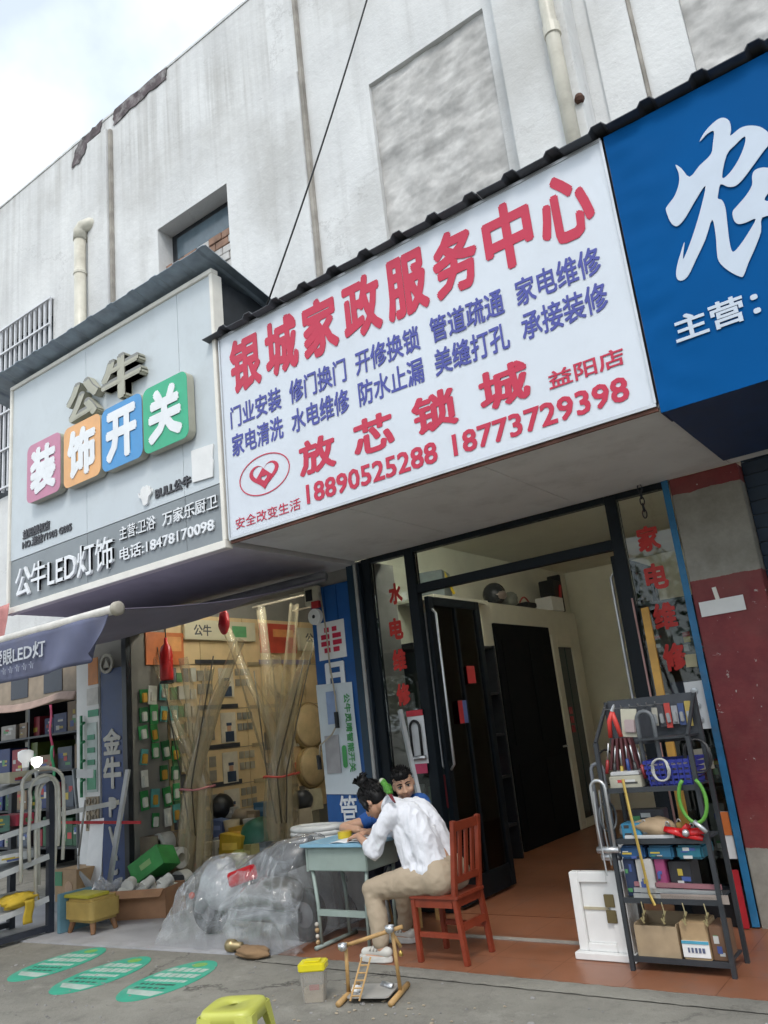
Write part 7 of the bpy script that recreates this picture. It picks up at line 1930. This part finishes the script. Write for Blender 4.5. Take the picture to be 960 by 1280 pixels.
for k, A in enumerate((NA, FA)):
    s = MB()
    sx, sy = A.x, A.y
    def foot(zs, grow):
        out = []
        for i in range(20):
            a = 2 * PI * i / 20
            x = -0.055 + 0.128 * math.cos(a)
            w_ = (0.045 if math.cos(a) > 0 else 0.052) * math.sin(a)
            out.append((sx + x * 1.02 + math.copysign(grow, math.cos(a)), sy + w_ * (1 + grow * 8)))
        return out
    so_ = MB().prism_xy(foot(0, 0.006), 0.003, 0.042).build('shoe', K(0.62, 0.60, 0.56, 0.6), wm, bevel=0.006, smooth=False)
    up_ = MB()
    limb(up_, [(sx + 0.045, sy, 0.062), (sx - 0.06, sy, 0.062), (sx - 0.145, sy, 0.054)], [0.036, 0.036, 0.030])
    remeshed(up_, 'upper', K(0.60, 0.58, 0.53, 0.6), so_, 0.008, 3)
    for j in range(3): MB().tube([(sx - 0.02 - 0.028 * j, sy - 0.038, 0.075), (sx - 0.02 - 0.028 * j, sy, 0.102 - 0.004 * j), (sx - 0.02 - 0.028 * j, sy + 0.038, 0.075)], 0.006, 6).build('strap', K(0.34, 0.31, 0.27, 0.6), so_, smooth=True)
# hair: cap, fringe and a loose bun
f, u, s = frame(HF, HU)
hr = MB()
hr.ball(P(0, -0.022, 0.034), 0.105, 22, 14, (0.83, 0.96, 0.93), rot)
hr.ball(P(0, -0.055, -0.01), 0.08, 16, 10, (0.9, 0.8, 0.9), rot)
hr.ball(P(0, 0.035, 0.062), 0.06, 14, 8, (1.15, 0.9, 0.7), rot)
for q in (-1, 1):
    limb(hr, [P(q * 0.062, 0.03, 0.05), P(q * 0.079, 0.035, -0.005), P(q * 0.076, 0.045, -0.05)], [0.026, 0.018, 0.008], 8)
ho = remeshed(hr, 'hair', 'hair', bo, 0.007, 3)
bn = MB()
B0 = P(0, -0.03, 0.165)
bn.ball(B0, 0.046, 16, 10)
for k in range(16):
    a = 2 * PI * k / 16
    e1 = B0 + (s * math.cos(a) + f * math.sin(a)) * 0.032 + u * random.uniform(-0.02, 0.02)
    e2 = B0 + (s * math.cos(a + 0.9) + f * math.sin(a + 0.9)) * random.uniform(0.05, 0.078) + u * random.uniform(-0.01, 0.05)
    bn.tube([e1, (e1 + e2) / 2 + u * 0.02, e2], [0.012, 0.009, 0.002], 6)
limb(bn, [P(0, -0.02, 0.11), B0], [0.03, 0.028], 10)
bn.build('hair_bun', 'hair', bo, smooth=True)
stn = MB()
for k in range(150):                     # strands swept up from the hairline to the bun
    a = random.uniform(0, 2 * PI)
    lo_ = random.uniform(-0.06, 0.05)
    pts = []
    for j in range(6):
        w_ = j / 5
        ang = PI / 2 * w_
        rr = 1.0 + random.uniform(-0.01, 0.025)
        pts.append(P(0.090 * math.cos(a) * math.cos(ang * 0.95) * rr, -0.024 + 0.102 * math.sin(a) * math.cos(ang * 0.95) * rr, 0.034 + lo_ * (1 - w_) + 0.100 * math.sin(ang) * rr) if True else None)
    if (pts[0] - HC).dot(f) > 0.06 and (pts[0] - HC).dot(u) < 0.03: continue
    stn.tube(pts, [0.0035, 0.004, 0.004, 0.0035, 0.003, 0.001], 4)
for k in range(14):                      # loose wisps at the nape and temples
    a = random.uniform(0, 2 * PI)
    p0 = P(0.082 * math.cos(a), -0.03 + 0.085 * math.sin(a), 0.0)
    stn.tube([p0, p0 - u * 0.03 + (s * math.cos(a) + f * math.sin(a)) * 0.012, p0 - u * random.uniform(0.05, 0.08) + s * random.uniform(-0.02, 0.02)], [0.002, 0.0018, 0.0006], 4)
stn.build('hair_strands', 'hair', bo, smooth=True)

# ---- the boy behind the desk
by = thing('person', 'boy in a blue shirt behind the desk, leaning on one bare elbow', 'person', (-4.05, 5.6, 0))
BC = Vector((-3.851, 5.380, 1.080))
bb = MB()
P, rot = head_shape(bb, BC, (0.62, -0.76, -0.22), (-0.22, -0.05, 1), 1.04, True)
limb(bb, [BC + Vector((0.0, 0.03, -0.06)), (-4.02, 5.50, 0.86)], [0.04, 0.045])
limb(bb, [(-4.03, 5.52, 0.82), (-4.06, 5.6, 0.62), (-4.07, 5.64, 0.46)], [0.075, 0.085, 0.09])
BE, BW = Vector((-4.33, 5.19, 0.785)), Vector((-4.13, 5.12, 0.78))
limb(bb, [(-4.15, 5.47, 0.83), BE, BW], [0.043, 0.043, 0.026])
hand_shape(bb, BW, (1, -0.15, -0.05), (0, 0, -1), (0, 1, 0), 0.82, 0.4)
limb(bb, [(-3.82, 5.48, 0.89), (-3.68, 5.41, 0.77), (-3.88, 5.22, 0.775)], [0.043, 0.036, 0.026])
hand_shape(bb, (-3.88, 5.22, 0.775), (-0.6, -0.8, -0.05), (0, 0, -1), (-1, 0, 0), 0.82, 0.4)
for x in (-4.15, -3.98):
    limb(bb, [(x, 5.6, 0.45), (x - 0.03, 5.33, 0.43), (x - 0.03, 5.38, 0.06)], [0.07, 0.05, 0.036])
bbo = remeshed(bb, 'body', 'skin_boy', by, 0.0065, 4)
eyes(bbo, P, rot, 1.04)
bs_ = MB()
for x in (-4.09, -3.93): limb(bs_, [(x + 0.03, 5.50, 0.86), (x, 5.56, 0.66), (x - 0.02, 5.62, 0.47)], [0.08, 0.095, 0.10])
limb(bs_, [(-4.13, 5.49, 0.845), Vector((-4.13, 5.49, 0.845)).lerp(BE, 0.5)], [0.07, 0.062])
limb(bs_, [(-3.92, 5.48, 0.90), (-3.77, 5.47, 0.915), (-3.68, 5.41, 0.79)], [0.075, 0.08, 0.068])
bso = remeshed(bs_, 'shirt', 'shirt_blue', by, 0.010, 6)
folds(bso, 0.006, 9, 3)
bt = MB()
for x in (-4.15, -3.98): limb(bt, [(x, 5.64, 0.47), (x - 0.03, 5.33, 0.44), (x - 0.03, 5.37, 0.14)], [0.092, 0.068, 0.055])
bto = remeshed(bt, 'trousers', 'trousers_navy', by, 0.011, 5)
for x in (-4.18, -4.01): MB().prism_xy(rrect(x - 0.04, x + 0.04, 5.22, 5.43, 0.035), 0.003, 0.07).build('shoe', 'black', by, bevel=0.012)
f, u, s = frame((0.62, -0.76, -0.22), (-0.22, -0.05, 1))
hr = MB()
hr.ball(P(0, -0.026, 0.036), 0.1, 22, 14, (0.82, 0.95, 0.90), rot)
hr.ball(P(0, -0.06, -0.01), 0.07, 14, 8, (1.0, 0.7, 1.0), rot)
hr.ball(P(0, 0.030, 0.076), 0.06, 14, 8, (1.15, 0.95, 0.62), rot)
hr.ball(P(0, 0.056, 0.058), 0.036, 14, 8, (1.6, 0.8, 0.6), rot)
hbo = remeshed(hr, 'hair', 'hair', bbo, 0.007, 2)
spk = MB()
for v, q in [(v.co.copy() + by.location, v.normal.copy()) for v in hbo.data.vertices][::7]:
    if (v - BC).dot(u) < -0.01: continue
    t_ = v + q * random.uniform(0.006, 0.014) + u * 0.006 + f * random.uniform(-0.004, 0.010) + s * random.uniform(-0.006, 0.006)
    spk.tube([v - q * 0.004, t_], [0.0045, 0.0008], 4)
spk.build('hair_strands', 'hair', bbo)
folds(hbo, 0.003, 40, 1)

# ---- the green parrot on her back
pa = thing('parrot', 'small green parrot with a dark red tail perched on the white shirt', 'parrot', (-3.585, 4.800, 1.062))
A = Vector((-3.580, 4.800, 1.094))
T = Vector((-3.439, 4.700, 0.984))
d = (T - A).normalized()
pm = MB()
limb(pm, [A - d * 0.035, A + d * 0.005, A + d * 0.045], [0.022, 0.030, 0.018], 14)
limb(pm, [A - d * 0.03 + Vector((0, 0, 0.004)), A - d * 0.066 + Vector((-0.010, 0, 0.012))], [0.022, 0.023], 14)
po_ = remeshed(pm, 'body', M('feather_green', (0.07, 0.24, 0.03), 0.6, var=0.35, scale=60, bmp=0.5, bscale=150), pa, 0.004, 4)
hd = A - d * 0.07 + Vector((-0.012, 0, 0.012))
MB().ball(hd + Vector((-0.002, -0.004, 0.004)), 0.0215, 12, 8, (1.02, 1.05, 0.9)).build('cap_feathers', M('feather_pale', (0.42, 0.45, 0.36), 0.6, var=0.2, scale=60), po_, smooth=True)
MB().tube([hd + Vector((-0.016, -0.006, 0.0)), hd + Vector((-0.030, -0.008, -0.006)), hd + Vector((-0.032, -0.008, -0.018))], [0.009, 0.007, 0.002], 8).build('beak', K(0.10, 0.08, 0.07, 0.3), po_, smooth=True)
for q in (-1, 1):
    MB().ball(hd + Vector((-0.008, q * 0.021, 0.004)), 0.004, 8, 6).build('eye', 'black', po_, smooth=True)
    wv = MB()
    wv.grid(lambda a_, b_: A + d * (-0.03 + 0.10 * a_) + Vector((0, q * 0.028, 0.006)) + Vector((0.5, 0, 0.9)) * (b_ - 0.4) * 0.04 * math.sin(PI * min(1, 0.15 + a_ * 0.8)) + Vector((0, q, 0)) * 0.005 * math.sin(PI * b_), 10, 6).build('wing', 'feather_green', po_, smooth=True, solid=0.003)
for k in range(5):
    tt = A + d * 0.05
    MB().obox(tt + d * 0.045 + Vector((0.002 * (k - 2), 0.004 * (k - 2), -0.002 * k)), (0.010, 0.003, 0.105), d.to_track_quat('Z', 'Y').to_matrix() @ Matrix.Rotation(0.05 * (k - 2), 3, 'X')).build('tail_feather', M('feather_red', (0.16, 0.02, 0.03), 0.6, var=0.3, scale=40), po_)
for q in (-1, 1): MB().tube([A + Vector((0, q * 0.012, -0.02)), A + Vector((-0.004, q * 0.012, -0.045))], 0.004, 6).build('foot', K(0.3, 0.26, 0.22, 0.5), po_)

# ================================================================== ADDED TUBE LAMPS, out of view, to brighten both shop interiors
for k, (xa, xb, y, z, st_, lab) in enumerate(((-4.3, -3.1, 6.75, 3.52, 32.0, 'added unseen fill tube above the door inside the lock shop, left one'), (-2.9, -1.7, 6.75, 3.52, 32.0, 'added unseen fill tube above the door inside the lock shop, right one'),
                                              (-7.5, -6.3, 6.85, 3.52, 60.0, 'added unseen fill tube inside the left shop, left one'), (-6.1, -5.2, 6.85, 3.52, 60.0, 'added unseen fill tube inside the left shop, right one'))):
    lt = thing('added_tube_lamp', lab, 'lamp', ((xa + xb) / 2, y, z), 'added fill tubes in the shops')
    box('housing', (xa - 0.03, y - 0.05, z + 0.045), (xb + 0.03, y + 0.05, z + 0.084), 'white', lt, bevel=0.005)
    MB().tube([(xa, y, z + 0.02), (xb, y, z + 0.02)], 0.02, 10).build('tube', M('added_tube_lit_%d' % (k // 2), (1.0, 1.0, 0.90), 0.4, emit=st_, var=0.0, bmp=0), lt, smooth=True)

# ================================================================== STREET TREES ACROSS THE ROAD (seen only in the glass)
M('bark', (0.13, 0.10, 0.075), 0.9, var=0.3, bmp=0.6, bscale=25)
M('leaf', (0.055, 0.105, 0.03), 0.6, var=0.4, scale=3, bmp=0.0)
def street_tree(x, y, h_, r_, seed, lab):
    rnd = random.Random(seed)
    t = thing('street_tree', lab, 'tree', (x, y, -0.012), 'street trees across the road')
    tr = MB().tube([(x, y, -0.02), (x + 0.05, y, h_ * 0.25), (x - 0.05, y + 0.05, h_ * 0.5), (x, y, h_ * 0.8)], [0.17, 0.13, 0.10, 0.03], 10)
    for k in range(7):
        a = 2 * PI * k / 7 + rnd.random()
        z = h_ * (0.35 + 0.05 * k)
        tr.tube([(x, y, z), (x + math.cos(a) * r_ * 0.4, y + math.sin(a) * r_ * 0.4, z + 0.6), (x + math.cos(a) * r_ * 0.8, y + math.sin(a) * r_ * 0.8, z + 1.1)], [0.07, 0.045, 0.015], 7)
    tr.build('trunk', 'bark', t, smooth=True)
    lf = MB()
    cl = [(Vector((x, y, h_ * 0.52)) + Vector((rnd.gauss(0, 0.5) * r_, rnd.gauss(0, 0.5) * r_, rnd.gauss(0, 0.55) * r_)), rnd.uniform(0.35, 0.75)) for _ in range(60)]
    for c_, q in cl:
        for _ in range(60):
            p = c_ + Vector((rnd.gauss(0, 0.5), rnd.gauss(0, 0.5), rnd.gauss(0, 0.4))) * q
            p.z = max(p.z, 0.5)
            d_ = Vector((rnd.gauss(0, 1), rnd.gauss(0, 1), rnd.gauss(0, 0.6))).normalized()
            e = d_.orthogonal().normalized() * 0.06
            d_ = d_ * 0.12
            lf.add([p - d_, p + e, p + d_, p - e], [(0, 1, 2, 3)])
    lf.build('crown', 'leaf', t)
for k, (x, y, h_, r_) in enumerate(((-18.5, -9.6, 6.6, 2.3), (-14.2, -9.2, 6.8, 2.3), (-9.5, -9.0, 6.5, 2.1), (-4.6, -10.2, 7.2, 2.3), (0.5, -9.4, 6.2, 2.0), (5.5, -10.4, 7.0, 2.2))):
    street_tree(x, y, h_, r_, 11 + k, '%s of the leafy street trees across the road behind the viewer' % ('leftmost', 'second', 'third', 'fourth', 'fifth', 'rightmost')[k])
